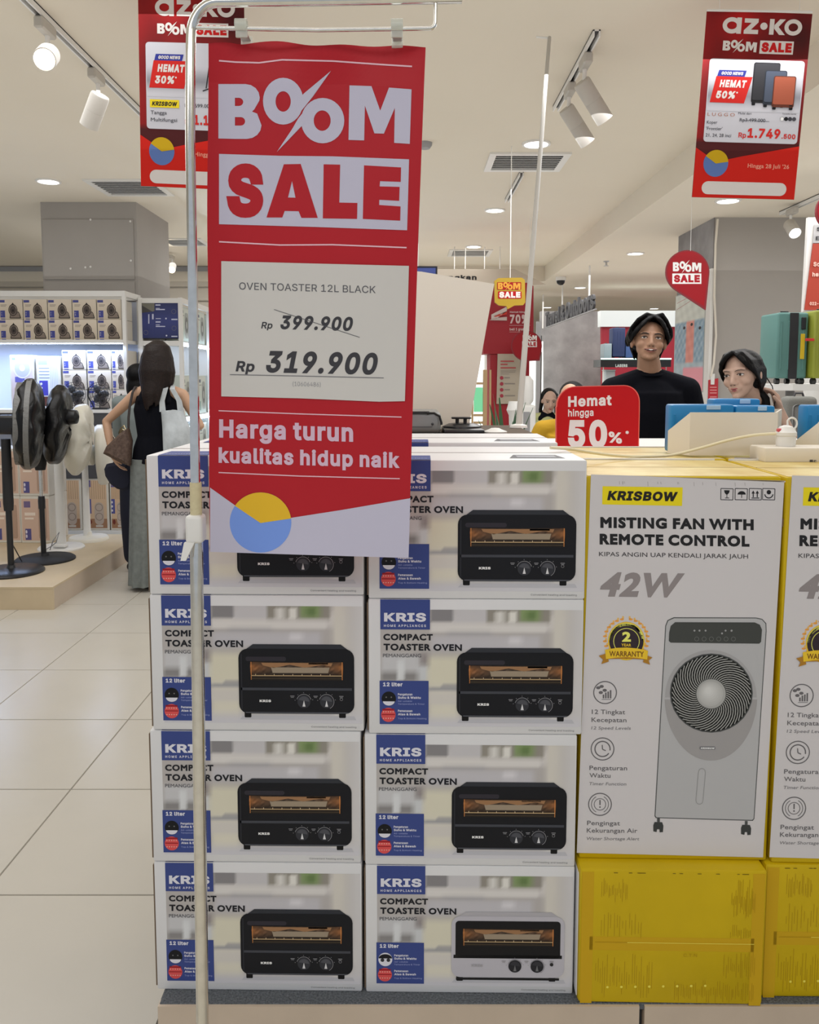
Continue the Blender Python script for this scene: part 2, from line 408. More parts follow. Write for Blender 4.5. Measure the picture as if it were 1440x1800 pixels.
    '4': (227, [[20,53,20,79,123,254,155,254,54,83,54,81,207,81,207,53], [141,0,141,61,141,73,141,159,171,159,171,0]]),
    '5': (227, [[111,-3,89,-1,70,6,54,16,41,30,33,47,30,65,61,65,64,54,69,44,77,36,87,30,98,26,111,25,125,27,138,32,149,41,157,52,162,66,164,81,162,97,157,111,148,122,137,131,124,137,109,138,96,137,84,134,73,129,64,123,34,126,48,254,183,254,183,226,75,226,67,151,68,151,77,157,89,162,101,166,115,167,131,165,147,160,161,153,172,143,182,130,189,116,194,99,195,82,193,58,184,38,171,21,154,8,134,-1]]),
    '6': (227, [[113,-3,91,-1,71,7,55,20,42,37,34,58,32,81,34,100,40,119,51,142,69,170,126,254,161,254,75,131,73,131,83,144,98,153,117,157,139,155,158,147,173,136,185,120,192,101,194,79,192,56,184,36,171,20,155,7,135,-1], [113,24,127,26,139,31,149,40,157,51,162,64,164,79,162,94,157,107,149,118,139,126,127,131,113,133,99,131,87,126,77,118,69,107,64,94,62,79,64,64,69,51,77,40,87,31,99,26]]),
    '7': (227, [[48,0,162,224,162,226,31,226,31,254,195,254,195,224,82,0]]),
    '8': (227, [[113,-3,89,-1,68,6,50,17,37,31,29,48,26,68,28,83,33,98,40,110,51,121,63,128,76,132,76,133,59,141,46,154,38,171,35,190,38,209,45,225,57,239,73,249,92,256,113,258,134,256,153,249,169,239,181,225,188,209,191,190,188,171,180,154,167,141,150,133,150,132,164,128,176,121,186,110,194,98,199,83,200,68,198,48,189,31,176,17,158,6,137,-1], [113,25,129,26,142,30,153,37,161,46,167,57,168,69,167,83,161,94,153,104,141,111,128,116,113,118,98,116,85,111,73,104,65,94,59,83,58,69,59,57,64,46,73,37,84,30,97,26], [113,145,126,146,137,150,146,157,154,165,158,176,160,188,158,200,154,210,147,218,138,225,126,229,113,230,100,229,89,225,79,218,72,210,68,200,66,188,68,176,72,165,79,157,89,150,100,146]]),
    '9': (227, [[113,258,135,255,155,247,171,234,184,217,192,197,194,173,192,155,186,135,175,112,158,84,100,0,65,0,151,124,154,124,144,111,128,101,109,97,87,100,69,107,53,119,41,134,34,154,32,176,34,198,42,218,55,235,71,247,91,255], [113,230,99,228,87,223,77,215,69,204,64,191,63,176,64,161,69,148,77,137,87,129,99,123,113,122,127,123,139,129,149,137,157,147,162,160,164,175,162,190,157,204,150,215,139,223,127,228]]),
    '.': (94, [[48,-2,39,-1,31,4,26,12,25,20,26,29,31,37,39,42,48,43,56,42,64,37,69,29,71,20,69,12,64,4,56,-1]]),
    ',': (94, [[19,-60,34,36,68,36,42,-60]]),
    '%': (338, [[88,141,73,143,60,149,50,157,43,168,39,180,37,194,37,206,39,220,43,232,51,243,60,251,73,257,88,258,103,257,115,251,125,243,132,232,136,220,138,206,138,194,136,180,132,168,125,157,115,149,103,143], [88,164,99,166,106,173,110,183,112,194,112,206,110,217,106,227,99,234,88,236,77,234,69,227,65,217,64,206,64,194,65,183,69,173,76,166], [251,-5,236,-3,223,2,213,11,206,21,202,34,200,48,200,60,202,74,206,86,213,97,223,105,236,111,251,112,266,111,278,105,288,97,295,86,299,74,300,60,300,48,299,34,295,21,288,11,278,2,265,-3], [251,17,262,20,269,26,273,36,274,48,274,60,273,71,269,81,262,88,251,90,240,88,232,81,228,71,226,60,226,48,228,36,232,26,239,20], [66,0,241,254,270,254,95,0]]),
    '*': (227, [[101,111,103,165,57,136,45,158,93,183,45,208,57,229,103,200,101,254,125,254,123,200,169,229,181,208,133,183,181,158,169,136,123,165,125,111]]),
    '&': (224, [[98,-3,75,-1,55,6,39,17,27,31,20,48,17,67,19,82,24,95,32,106,42,117,70,139,108,168,118,176,127,187,130,194,131,202,129,214,123,223,113,228,101,230,92,229,84,227,77,222,73,216,69,208,68,199,69,190,73,182,84,164,102,142,219,0,182,0,86,116,61,146,44,172,39,185,38,199,40,215,45,229,55,241,67,249,82,255,100,257,118,255,133,249,145,241,154,230,160,217,162,202,161,191,158,181,146,162,128,146,77,109,64,98,55,87,50,77,48,66,50,54,55,44,62,35,72,29,83,25,96,23,111,25,126,30,139,37,151,48,160,61,168,76,173,93,174,112,204,112,202,90,198,72,192,57,185,46,173,31,166,23,153,12,136,3,117,-2]]),
    '(': (137, [[45,103,46,132,50,162,57,192,66,221,76,247,88,270,118,270,106,242,95,214,87,185,81,157,77,129,76,103,77,80,80,57,94,8,118,-48,88,-48,69,-11,56,27,47,66]]),
    ')': (137, [[19,-48,43,9,57,58,60,81,61,103,60,129,56,157,50,185,41,214,31,242,19,270,48,270,60,247,71,221,80,192,86,162,91,132,92,103,89,65,81,27,67,-11,48,-48]]),
    "'": (103, [[39,159,35,254,68,254,64,159]]),
    '!': (98, [[34,80,32,254,66,254,64,80], [49,-2,40,-1,33,4,28,12,26,20,28,29,33,37,40,42,49,43,58,42,65,37,70,29,72,20,70,12,65,4,58,-1]]),
    '-': (227, [[168,122,168,94,57,94,57,122]]),
}
GLYPH = {'I': {}, 'G': {}}
for _c, (_adv, _ls) in GROTESQUE.items():
    GLYPH['I'][_c] = (_adv / 500.0, [[(l[i] / 500.0, l[i + 1] / 500.0) for i in range(0, len(l), 2)] for l in _ls])

def own_font(chars):
    """outlines of Blender's own built-in typeface"""
    from mathutils.geometry import interpolate_bezier
    cu = bpy.data.curves.new('lettering', 'FONT'); cu.size = 1
    o = bpy.data.objects.new('lettering', cu); COL.objects.link(o)
    def ext(t):
        cu.body = t
        dg = bpy.context.evaluated_depsgraph_get(); dg.update()
        m = bpy.data.meshes.new_from_object(o.evaluated_get(dg))
        x = max(v.co.x for v in m.vertices); bpy.data.meshes.remove(m)
        return x
    hh = ext('HH')
    for ch in chars:
        adv = ext('H' + ch + 'H') - hh
        cu.body = ch
        dg = bpy.context.evaluated_depsgraph_get(); dg.update()
        ls = []
        for s in o.to_curve(dg).splines:
            pts = []; bp = s.bezier_points; n = len(bp)
            for i in range(n):
                a, b = bp[i], bp[(i + 1) % n]
                d = (b.co - a.co).length
                if d < 1e-5: continue
                pts.append((a.co.x, a.co.y))
                m = interpolate_bezier(a.co, a.handle_right, b.handle_left, b.co, 5)
                u = (b.co - a.co) / d
                dev = max((q - a.co - u * (q - a.co).dot(u)).length for q in m)
                k = 1 if dev < .002 else (2 if dev < .012 else (3 if dev < .04 else 4))
                if k > 1:
                    for q in interpolate_bezier(a.co, a.handle_right, b.handle_left, b.co, k + 1)[1:k]: pts.append((q.x, q.y))
            if len(pts) > 2: ls.append(pts)
        o.to_curve_clear()
        GLYPH['G'][ch] = (adv, ls)
    bpy.data.objects.remove(o); bpy.data.curves.remove(cu)
own_font(" ABCDEFGHIJKLMNOPRSTUVWYZabcdefghijklmnoprstuvwxyz0123456789.,&()'-%")

def winding(x, y, loops):
    w = 0
    for l in loops:
        n = len(l)
        for i in range(n):
            x0, y0 = l[i]; x1, y1 = l[(i + 1) % n]
            if (y0 <= y) != (y1 <= y):
                xx = x0 + (y - y0) * (x1 - x0) / (y1 - y0)
                if xx > x: w += 1 if y1 > y0 else -1
    return w

_gc = {}
def glyph(font, ch, w):
    """advance and triangles of one character, made bolder by w on every side"""
    key = (font, ch, w)
    if key in _gc: return _gc[key]
    adv, loops = GLYPH[font].get(ch) or GLYPH[font]['-']
    if not loops:
        _gc[key] = (adv, [], []); return _gc[key]
    quads = []
    if w:
        vote = 0
        for l in loops:
            for i in range(len(l)):
                (ax, ay), (bx, by) = l[i - 1], l[i]
                d = hypot(bx - ax, by - ay)
                nx, ny = -(by - ay) / d * .004, (bx - ax) / d * .004
                mx, my = (ax + bx) / 2, (ay + by) / 2
                vote += d * ((winding(mx + nx, my + ny, loops) == 0) - (winding(mx - nx, my - ny, loops) == 0))
        s = 1 if vote > 0 else -1
        for l in loops:
            n = len(l); mit = []
            for i in range(n):
                p, q, r = l[i - 1], l[i], l[(i + 1) % n]
                d1 = hypot(q[0] - p[0], q[1] - p[1]); d2 = hypot(r[0] - q[0], r[1] - q[1])
                n1 = (-(q[1] - p[1]) / d1 * s, (q[0] - p[0]) / d1 * s)
                n2 = (-(r[1] - q[1]) / d2 * s, (r[0] - q[0]) / d2 * s)
                k = 1 + n1[0] * n2[0] + n1[1] * n2[1]
                k = max(k, .45)
                mit.append(((n1[0] + n2[0]) / k * w, (n1[1] + n2[1]) / k * w))
            for i in range(n):
                j = (i + 1) % n
                a, b = l[i], l[j]
                quads.append([a, b, (b[0] + mit[j][0], b[1] + mit[j][1]), (a[0] + mit[i][0], a[1] + mit[i][1])])
    vs = []; es = []
    for l in loops + quads:
        o = len(vs); n = len(l)
        vs.extend(Vector(p) for p in l)
        es.extend((o + i, o + (i + 1) % n) for i in range(n))
    r = delaunay_2d_cdt(vs, es, [], 0, 1e-5)
    V, T = r[0], r[2]
    keep = []
    for t in T:
        cx = sum(V[i].x for i in t) / len(t); cy = sum(V[i].y for i in t) / len(t)
        ok = winding(cx, cy, loops) != 0
        if not ok:
            for q in quads:
                if winding(cx, cy, [q]): ok = True; break
        if ok: keep.append(tuple(t))
    used = sorted({i for t in keep for i in t}); mp = {a: b for b, a in enumerate(used)}
    _gc[key] = (adv + w * 1.6, [(V[i].x, V[i].y) for i in used], [tuple(mp[i] for i in t) for t in keep])
    return _gc[key]

CAPH = {'I': .727, 'G': .70}
for _f in CAPH:
    CAPH[_f] = max(p[1] for l in GLYPH[_f]['H'][1] for p in l)

def text_tris(s, font='G', w=0.0, track=0.0):
    """(verts, tris, width) with cap height 1"""
    k = 1.0 / (CAPH[font] + w * 2)
    x = 0; V = []; T = []
    mx = 0
    for ch in s:
        adv, v, t = glyph(font, ch, w)
        o = len(V)
        for p in v:
            V.append(((x + p[0]) * k, (p[1] + w) * k)); mx = max(mx, V[-1][0])
        T.extend(tuple(i + o for i in q) for q in t)
        x += adv + track
    mn = min([p[0] for p in V] or [0])
    V = [(a - mn, b) for a, b in V]
    return V, T, mx - mn

# ------------------------------------------------------------------ flat print
def ccw(poly):
    a = sum(poly[i - 1][0] * poly[i][1] - poly[i][0] * poly[i - 1][1] for i in range(len(poly)))
    return a

class Print:
    """flat artwork in the artwork's own x, y (y down), laid in layers on a surface.
    tf = (ox, oy, s): later coordinates c count as ox + c/s"""
    def __init__(s, tf=(0, 0, 1)):
        s.v = []; s.f = []; s.c = []; s.tf = tf; s.layer = 1; s.gain = 1.0

    def t(s, x, y):
        ox, oy, k = s.tf
        return (ox + x / k, oy + y / k)

    def raw(s, vs, fs, col, layer=None):
        o = len(s.v); L = s.layer if layer is None else layer
        s.v.extend((x, y, L) for x, y in vs)
        for f in fs:
            s.f.append([i + o for i in f]); s.c.append(col)

    def poly(s, pts, col, layer=None):
        pts = [s.t(*p) for p in pts]
        n = len(pts)
        conv = True; sg = 0
        for i in range(n):
            a, b, c = pts[i - 2], pts[i - 1], pts[i]
            z = (b[0] - a[0]) * (c[1] - b[1]) - (b[1] - a[1]) * (c[0] - b[0])
            if abs(z) > 1e-9:
                if sg * z < 0: conv = False
                sg = z
        if conv:
            s.raw(pts, [list(range(n))], col, layer)
        else:
            r = delaunay_2d_cdt([Vector(p) for p in pts], [(i, (i + 1) % n) for i in range(n)], [], 0, 1e-6)
            fs = [list(t) for t in r[2] if winding(sum(r[0][i].x for i in t) / 3, sum(r[0][i].y for i in t) / 3, [pts])]
            s.raw([(v.x, v.y) for v in r[0]], fs, col, layer)
        return s

    def rect(s, x0, y0, x1, y1, col, layer=None, r=0):
        if r: return s.poly(rrect(x0, y0, x1, y1, r), col, layer)
        return s.poly([(x0, y0), (x1, y0), (x1, y1), (x0, y1)], col, layer)

    def disc(s, x, y, rx, col, ry=None, n=28, layer=None, a0=0, a1=2 * pi):
        ry = ry or rx
        full = abs(a1 - a0 - 2 * pi) < 1e-6
        pts = [(x + rx * cos(a0 + (a1 - a0) * i / n), y + ry * sin(a0 + (a1 - a0) * i / n)) for i in range(n if full else n + 1)]
        return s.poly(pts, col, layer)

    def ring(s, x, y, rx, wd, col, ry=None, n=32, layer=None, a0=0, a1=2 * pi):
        ry = ry or rx
        vs = []; m = n + 1
        for i in range(m):
            a = a0 + (a1 - a0) * i / n
            vs.append(s.t(x + rx * cos(a), y + ry * sin(a)))
            vs.append(s.t(x + (rx - wd) * cos(a), y + (ry - wd) * sin(a)))
        s.raw(vs, [[2 * i, 2 * i + 2, 2 * i + 3, 2 * i + 1] for i in range(n)], col, layer)
        return s

    def line(s, pts, wd, col, layer=None):
        for (x0, y0), (x1, y1) in zip(pts, pts[1:]):
            d = hypot(x1 - x0, y1 - y0) or 1
            nx, ny = -(y1 - y0) / d * wd / 2, (x1 - x0) / d * wd / 2
            s.poly([(x0 + nx, y0 + ny), (x1 + nx, y1 + ny), (x1 - nx, y1 - ny), (x0 - nx, y0 - ny)], col, layer)
        return s

    def text(s, txt, x0, y0, x1, y1, h, col, font='G', w=0.0, shear=0.0, layer=None, track=0.0, up=(0, -1), anchor='fit'):
        """baseline from (x0,y0) to (x1,y1), cap height h"""
        V, T, W = text_tris(txt, font, w, track)
        if not T: return s
        if anchor != 'fit':
            d = hypot(x1 - x0, y1 - y0); ww = W * h
            ux, uy = (x1 - x0) / d, (y1 - y0) / d
            if anchor == 'left': x1, y1 = x0 + ux * ww, y0 + uy * ww
            elif anchor == 'right': x0, y0 = x1 - ux * ww, y1 - uy * ww
            else:
                mx, my = (x0 + x1) / 2, (y0 + y1) / 2
                x0, y0, x1, y1 = mx - ux * ww / 2, my - uy * ww / 2, mx + ux * ww / 2, my + uy * ww / 2
        e = ((x1 - x0) / W, (y1 - y0) / W)
        vs = []
        for a, b in V:
            bb = b * h
            a2 = a
            vs.append(s.t(x0 + e[0] * a2 + up[0] * bb + shear * bb, y0 + e[1] * a2 + up[1] * bb))
        s.raw(vs, [list(t) for t in T], col, layer)
        return s

    def grid(s, x0, y0, x1, y1, nx, ny, fn, layer=None):
        """soft picture: fn(x, y) gives the colour, blended between grid points"""
        L = s.layer if layer is None else layer
        o = len(s.v)
        cs = []
        for j in range(ny + 1):
            for i in range(nx + 1):
                x = x0 + (x1 - x0) * i / nx; y = y0 + (y1 - y0) * j / ny
                a, b = s.t(x, y)
                s.v.append((a, b, L)); cs.append(fn(x, y))
        for j in range(ny):
            for i in range(nx):
                q = [j * (nx + 1) + i, j * (nx + 1) + i + 1, (j + 1) * (nx + 1) + i + 1, (j + 1) * (nx + 1) + i]
                s.f.append([k + o for k in q]); s.c.append([cs[k] for k in q])
        return s

    def build(s, name, fn, material, parent=None, world=True, eps=.0003, face=None, cuts=None):
        """fn(x, y) -> (point, outward normal)"""
        vs = s.v; fs = s.f; cc = s.c
        if cuts:
            vs, fs, cc = refine(vs, fs, cc, cuts)
        P = []
        inv = wm(parent).inverted() if (world and parent is not None) else None
        for x, y, L in vs:
            p, n = fn(x, y)
            q = p + n * (eps * L)
            P.append(inv @ q if inv else q)
        me = bpy.data.meshes.new(name)
        F = []
        nref = fn(vs[0][0], vs[0][1])[1]
        if inv: nref = (inv.to_3x3() @ nref)
        C2 = []
        for f, c in zip(fs, cc):
            a, b, d = P[f[0]], P[f[1]], P[f[2]]
            nn = (b - a).cross(d - a)
            if len(f) > 3: nn += (d - a).cross(P[f[3]] - a)
            if nn.dot(nref) < 0:
                f = f[::-1]
                if isinstance(c, list): c = c[::-1]
            F.append(f); C2.append(c)
        me.from_pydata([tuple(p) for p in P], [], F)
        ca = me.color_attributes.new('ink', 'FLOAT_COLOR', 'CORNER')
        buf = []
        for f, c in zip(F, C2):
            if isinstance(c, list):
                for q in c: buf.extend((*q, 1))
            else:
                buf.extend((*c, 1) * len(f))
        ca.data.foreach_set('color', buf)
        me.materials.append(material)
        me.update()
        o = bpy.data.objects.new(name, me)
        COL.objects.link(o)
        if parent is not None: o.parent = parent
        return o

def refine(vs, fs, cc, cuts):
    """cut faces along x and y lines spaced 'cuts' so that they follow a curved surface"""
    bm = bmesh.new()
    lay = bm.loops.layers.float_color.new('c')
    bv = [bm.verts.new(v) for v in vs]
    for f, c in zip(fs, cc):
        try: bf = bm.faces.new([bv[i] for i in f])
        except ValueError: continue
        for i, lp in enumerate(bf.loops):
            q = c[i] if isinstance(c, list) else c
            lp[lay] = (*q, 1)
    xs = [v[0] for v in vs]; ys = [v[1] for v in vs]
    for ax, vals in ((0, xs), (1, ys)):
        a, b = min(vals), max(vals)
        k = math.floor(a / cuts) + 1
        while k * cuts < b:
            co = (k * cuts, 0, 0) if ax == 0 else (0, k * cuts, 0)
            no = (1, 0, 0) if ax == 0 else (0, 1, 0)
            bmesh.ops.bisect_plane(bm, geom=bm.verts[:] + bm.edges[:] + bm.faces[:], plane_co=co, plane_no=no, dist=1e-6)
            k += 1
    bm.verts.index_update()
    V = [tuple(v.co) for v in bm.verts]
    F = []; C = []
    for f in bm.faces:
        F.append([v.index for v in f.verts]); C.append([tuple(lp[lay])[:3] for lp in f.loops])
    bm.free()
    return V, F, C

def rrect(x0, y0, x1, y1, r, n=5):
    pts = []
    for cx, cy, a in ((x1 - r, y0 + r, -pi / 2), (x1 - r, y1 - r, 0), (x0 + r, y1 - r, pi / 2), (x0 + r, y0 + r, pi)):
        for i in range(n + 1):
            b = a + pi / 2 * i / n
            pts.append((cx + r * cos(b), cy + r * sin(b)))
    return pts

def plane_map(p0, n):
    p0 = Vector(p0); n = Vector(n).normalized()
    def fn(x, y):
        return PP(x, y, p0, n), n
    return fn

WHITE = (.80, .80, .80)

def boom(p, x0, y0, x1, y1, col, slope=0.0, **kw):
    """the word with two rings and a slash for its o's; box given by the letters' left, top of B, right, bottom of B"""
    save = p.tf; tf = p.tf
    kx = (x1 - x0) / 1320.0; ky = (y1 - y0) / 375.0
    def T(x, y): return (x0 + (x - 55) * kx, y0 + (y - 148) * ky + slope * (x - 55) * kx)
    def P(pts): p.poly([T(*q) for q in pts], col)
    def band(outer, inner):
        n = len(outer); vs = [p.t(*T(*q)) for q in outer] + [p.t(*T(*q)) for q in inner]
        p.raw(vs, [[i, (i + 1) % n, n + (i + 1) % n, n + i] for i in range(n)], col)
    def el(cx, cy, rx, ry, n=32): return [(cx + rx * cos(2 * pi * i / n), cy + ry * sin(2 * pi * i / n)) for i in range(n)]
    # B
    def arc(cx, cy, rx, ry, n=8): return [(cx + rx * cos(-pi / 2 + pi * i / n), cy + ry * sin(-pi / 2 + pi * i / n)) for i in range(n + 1)]
    P([(55, 148), (168, 148), (168, 523), (55, 520)])
    P([(168, 148), (240, 148)] + arc(240, 240, 98, 92)[1:5] + [(335, 262), (300, 322), (285, 336), (168, 336), (168, 298), (195, 298)] + arc(195, 270, 30, 28)[::-1][1:] + [(168, 242)])
    P([(168, 336), (285, 336), (320, 350)] + arc(250, 430, 100, 93)[4:] + [(168, 523), (168, 432), (208, 432)] + arc(208, 403, 30, 29)[::-1][1:] + [(168, 374)])
    # rings
    band(el(498, 265, 138, 160), el(498, 267, 52, 70))
    band(el(768, 398, 148, 155), el(765, 398, 58, 70))
    # slash, two slivers either side of the gap, laid a hair above the rings
    p.layer += .34
    P([(825, 58), (640, 212), (600, 260), (552, 400), (590, 372), (700, 235)])
    P([(455, 612), (560, 455), (600, 385), (690, 270), (640, 420), (620, 440)])
    p.layer -= .34
    # M
    P([(952, 157), (1102, 162), (1162, 330), (1222, 172), (1376, 184), (1364, 557), (1257, 550), (1262, 310), (1187, 487), (1122, 485), (1057, 295), (1052, 533), (945, 530)])
    p.tf = save

def sale_block(p, x0, y0, x1, y1, ground, col, slope=0.0):
    w, h = x1 - x0, y1 - y0
    p.poly([(x0, y0), (x1, y0 + slope * w), (x1, y1 + slope * w), (x0, y1)], ground)
    p.layer += 1
    p.text('SALE', x0 + w * .05, y1 - h * .14 + slope * w * .05, x1 - w * .05, y1 - h * .14 + slope * w * .95, h * .72, col, 'I', .06)
    p.layer -= 1

# ================================================================== the shop itself
def c(r, g, b, k=1.7):
    return ob(r, g, b, k)

M_tile = mat('floor_tile', (.53, .495, .43), rough=.26, noise=.05, nscale=3, spec=.45)
M_grout = mat('grout', (.19, .17, .14), rough=.8)
M_farfloor = mat('far_floor', (.62, .57, .47), rough=.2)
M_ceil = mat('ceiling_paint', (.80, .735, .62), rough=.9, noise=.03, nscale=1.2)
M_pillar = mat('grey_pillar_paint', (.40, .375, .35), rough=.75, noise=.06, nscale=2)
M_pillar2 = mat('grey_pillar_paint_light', (.42, .39, .36), rough=.7, noise=.05, nscale=2)
M_concrete = mat('concrete_paint', (.36, .35, .35), rough=.8, noise=.42, nscale=3.2, bump=.15, bscale=30)
M_wall = mat('cream_wall', (.66, .61, .53), rough=.85)
M_slat = mat('cream_slat', (.58, .53, .45), rough=.7)
M_rail = mat('grey_rail', (.33, .33, .34), rough=.5)
M_white = mat('white_paint', (.80, .79, .76), rough=.5)
M_whitep = mat('white_plastic', (.82, .81, .78), rough=.35)
M_black = mat('black_plastic', (.012, .012, .014), rough=.32)
M_blackm = mat('black_matt', (.015, .015, .017), rough=.7)
M_dark = mat('dark_grey', (.06, .06, .065), rough=.6)
M_chrome = mat('chrome', (.80, .80, .77), rough=.13, metal=1.0, noise=.12, nscale=60)
M_steel = mat('steel', (.5, .5, .5), rough=.3, metal=1.0)
M_lampglow = mat('lamp_glow', (1, 1, 1), emit=(1, .96, .88), estr=9)
M_warmglow = mat('warm_glow', (1, .9, .7), emit=(1, .80, .50), estr=22)
M_coolglow = mat('cool_glow', (1, 1, 1), emit=(.85, .93, 1), estr=16)
M_ink = ink('print_ink', rough=.48, spec=.22)
M_inkm = ink('print_ink_matt', rough=.7, spec=.2)
M_screen = ink('screen_ink', rough=.2, emit=.12)

# floor
struct(MB().box(-9, 9, -3, 22, -.12, -.004).build('floor', M_grout))
FLOOR = bpy.data.objects['floor']
TX, TY = .648, .612
tile = MB()
g = .0022
tile.add([(g, g, -.004), (TX - g, g, -.004), (TX - g, TY - g, -.004), (g, TY - g, -.004),
          (g + .001, g + .001, 0), (TX - g - .001, g + .001, 0), (TX - g - .001, TY - g - .001, 0), (g + .001, TY - g - .001, 0)],
         [(4, 5, 6, 7), (0, 1, 5, 4), (1, 2, 6, 5), (2, 3, 7, 6), (3, 0, 4, 7)])
t0 = tile.build('tile', M_tile, FLOOR)
t0.location = (-1.233 - 6 * TX, 2.25 - 2 * TY, 0)
for i in range(14):
    for j in range(14):
        if i == j == 0: continue
        if i > 8 and j < 8: continue
        o = t0.copy(); COL.objects.link(o)
        o.location = (-1.233 + (i - 6) * TX, 2.25 + (j - 2) * TY, 0)
yf = 2.25 + 12 * TY
far = MB().box(-9, 9, yf, 22, -.004, 0)
far.box(-9, -1.233 - 6 * TX, -3, yf, -.004, 0)
far.box(-1.233 + 8 * TX, 9, -3, yf, -.004, 0)
far.box(-1.233 - 6 * TX, -1.233 + 8 * TX, -3, 2.25 - 2 * TY, -.004, 0)
o = far.build('floor_tiles', M_farfloor, FLOOR); o['kind'] = 'stuff'

# ceilings
XB = 2.0
struct(MB().box(-9, XB, -3, 12.3, CEIL, CEIL + .2).build('ceiling', M_ceil))
sof = MB().box(XB, 9, -3, 22, CEIL2, CEIL + .2).box(-9, XB, 12.3, 22, CEIL2, CEIL + .2)
struct(sof.build('ceiling_soffit', M_ceil))
# walls
struct(MB().box(-9, .2, 12.35, 12.5, 0, CEIL).build('wall_back', M_wall))
WB = bpy.data.objects['wall_back']
struct(MB().box(.2, 9, 20, 20.2, 0, CEIL).build('wall_far', M_wall))
# horizontal slats on the back wall, under a grey rail
MB().box(-8.9, .18, 12.26, 12.35, CEIL - .075, CEIL - .01).build('rail', M_rail, WB)
sl = MB().rbox(-8.9, .18, 12.31, 12.35, 0, .19, .012, 1)
s0 = sl.build('slat', M_slat, WB); s0.location = (0, 0, CEIL - .30)
for k in range(1, 7):
    o = s0.copy(); COL.objects.link(o); o.location = (0, 0, CEIL - .30 - k * .205)

# pillars
def pillar(name, x0, x1, y0, y1, top, m, seam=True):
    o = struct(MB().box(x0, x1, y0, y1, 0, top).build(name, m))
    return o
pl = PY(60, 355, 7.87); pr_ = PY(230, 357, 7.87)
P1 = pillar('pillar', -3.47, -2.57, 7.87, 8.9, CEIL, M_pillar)
# cladding panels on the pillar's front and the small pale fixings
MB().rbox(-3.455, -2.60, 7.858, 7.87, 2.42, 2.98, .003, 1).build('cladding_panel', M_pillar, P1)
MB().rbox(-3.455, -2.60, 7.858, 7.87, 1.72, 2.405, .003, 1).build('cladding_panel', M_pillar, P1)
b = MB()
for (px, py) in ((159, 386), (159, 469), (150, 470), (124, 472), (229, 389), (230, 458)):
    b.ball(PY(px, py, 7.853), .011, .006, .011, 8)
b.build('fixing_screws', M_white, P1)['kind'] = 'stuff'
P2 = pillar('pillar_right', 2.73, 3.60, 7.46, 8.45, CEIL2, M_pillar2)
MB().box(2.722, 2.729, 7.47, 8.44, 1.95, CEIL2 - .001).build('concrete_cladding', M_concrete, P2)
MB().box(2.70, 2.73, 7.44, 7.60, .0, 2.47).build('corner_guard', M_white, P2)
# white wall edge and return right of the pillar
struct(MB().box(3.60, 3.78, 7.40, 8.45, 0, CEIL2).build('wall_side', M_white))
_a, _b = PY(951, 547, 14.3), PY(1059, 547, 14.3)
P3 = tag(MB().box(_a.x, _b.x, 14.3, 14.45, 0, _a.z).build('concrete_partition', M_concrete),
         'mottled grey concrete look partition standing behind the counter left of the young man', 'partition')

# ------------------------------------------------------------------ ceiling fittings
def downlight(px, py, z, label, r=.085):
    p = PZ(px, py, z)
    t = thing('downlight', label, 'ceiling light', p, group='round downlights in the shop ceiling')
    MB().lathe([(r * .82, -.003), (r * .84, -.012), (r, -.012), (r * 1.02, -.002), (r * 1.02, 0)], n=28).build('trim_ring', M_whitep, t, smooth=True)
    MB().lathe([(0, -.006), (r * .83, -.006)], n=28).build('lens', M_lampglow, t, fix=False)
    return t
DL = [(85, 318, CEIL, 'glowing round downlight in the ceiling above the left grey pillar', .10),
      (943, 252, CEIL, 'glowing round downlight just above the square vent right of the big banner', .10),
      (870, 369, CEIL, 'glowing round downlight at the lower end of the short bare track', .10),
      (833, 433, CEIL, 'glowing round downlight beside the small far vent', .10),
      (1117, 445, CEIL2, 'glowing round downlight in the lower soffit above the young man', .10),
      (1020, 505, CEIL2, 'glowing round downlight above the hanging Outdoors letters', .10),
      (1280, 352, CEIL2, 'glowing round downlight at the foot of the right hanging sale poster', .10),
      (962, 540, CEIL2, 'far glowing downlight left of the concrete partition', .10),
      (1150, 542, CEIL2, 'far glowing downlight right above the young man\'s hair', .10)]
for a in DL: downlight(*a)

def vent(px, py, z, sx, sy, label, rz=0):
    p = PZ(px, py, z)
    t = thing('ceiling_vent', label, 'air vent', p, rz, group='square air vents in the ceiling')
    f = MB()
    w = .05
    for x0, x1, y0, y1 in ((-sx, sx, -sy, -sy + w), (-sx, sx, sy - w, sy), (-sx, -sx + w, -sy + w, sy - w), (sx - w, sx, -sy + w, sy - w)):
        f.box(x0, x1, y0, y1, -.014, 0)
    f.build('frame', M_whitep, t)
    MB().box(-sx + w, sx - w, -sy + w, sy - w, -.002, -.001).build('backing', M_dark, t)
    n = 7
    m = MB().box(-sx + w, sx - w, -.011, .011, -.010, -.007, M=Matrix.Rotation(radians(38), 4, 'X'))
    s0 = m.build('slat', M_whitep, t); s0.location.y = -sy + w + .05
    for k in range(1, n):
        o = s0.copy(); COL.objects.link(o); o.location.y = -sy + w + .05 + k * (2 * sy - 2 * w - .06) / n
    return t
vent(229, 329, CEIL, .30, .30, 'square slatted air vent behind the foot of the left hanging poster')
vent(925, 284, CEIL, .30, .26, 'square slatted air vent between the two white tracks, right of the big banner')
vent(826, 444, CEIL, .28, .28, 'small far air vent right of the big banner under the ceiling')
vent(325, 425, CEIL, .26, .26, 'air vent partly behind the chrome pole')

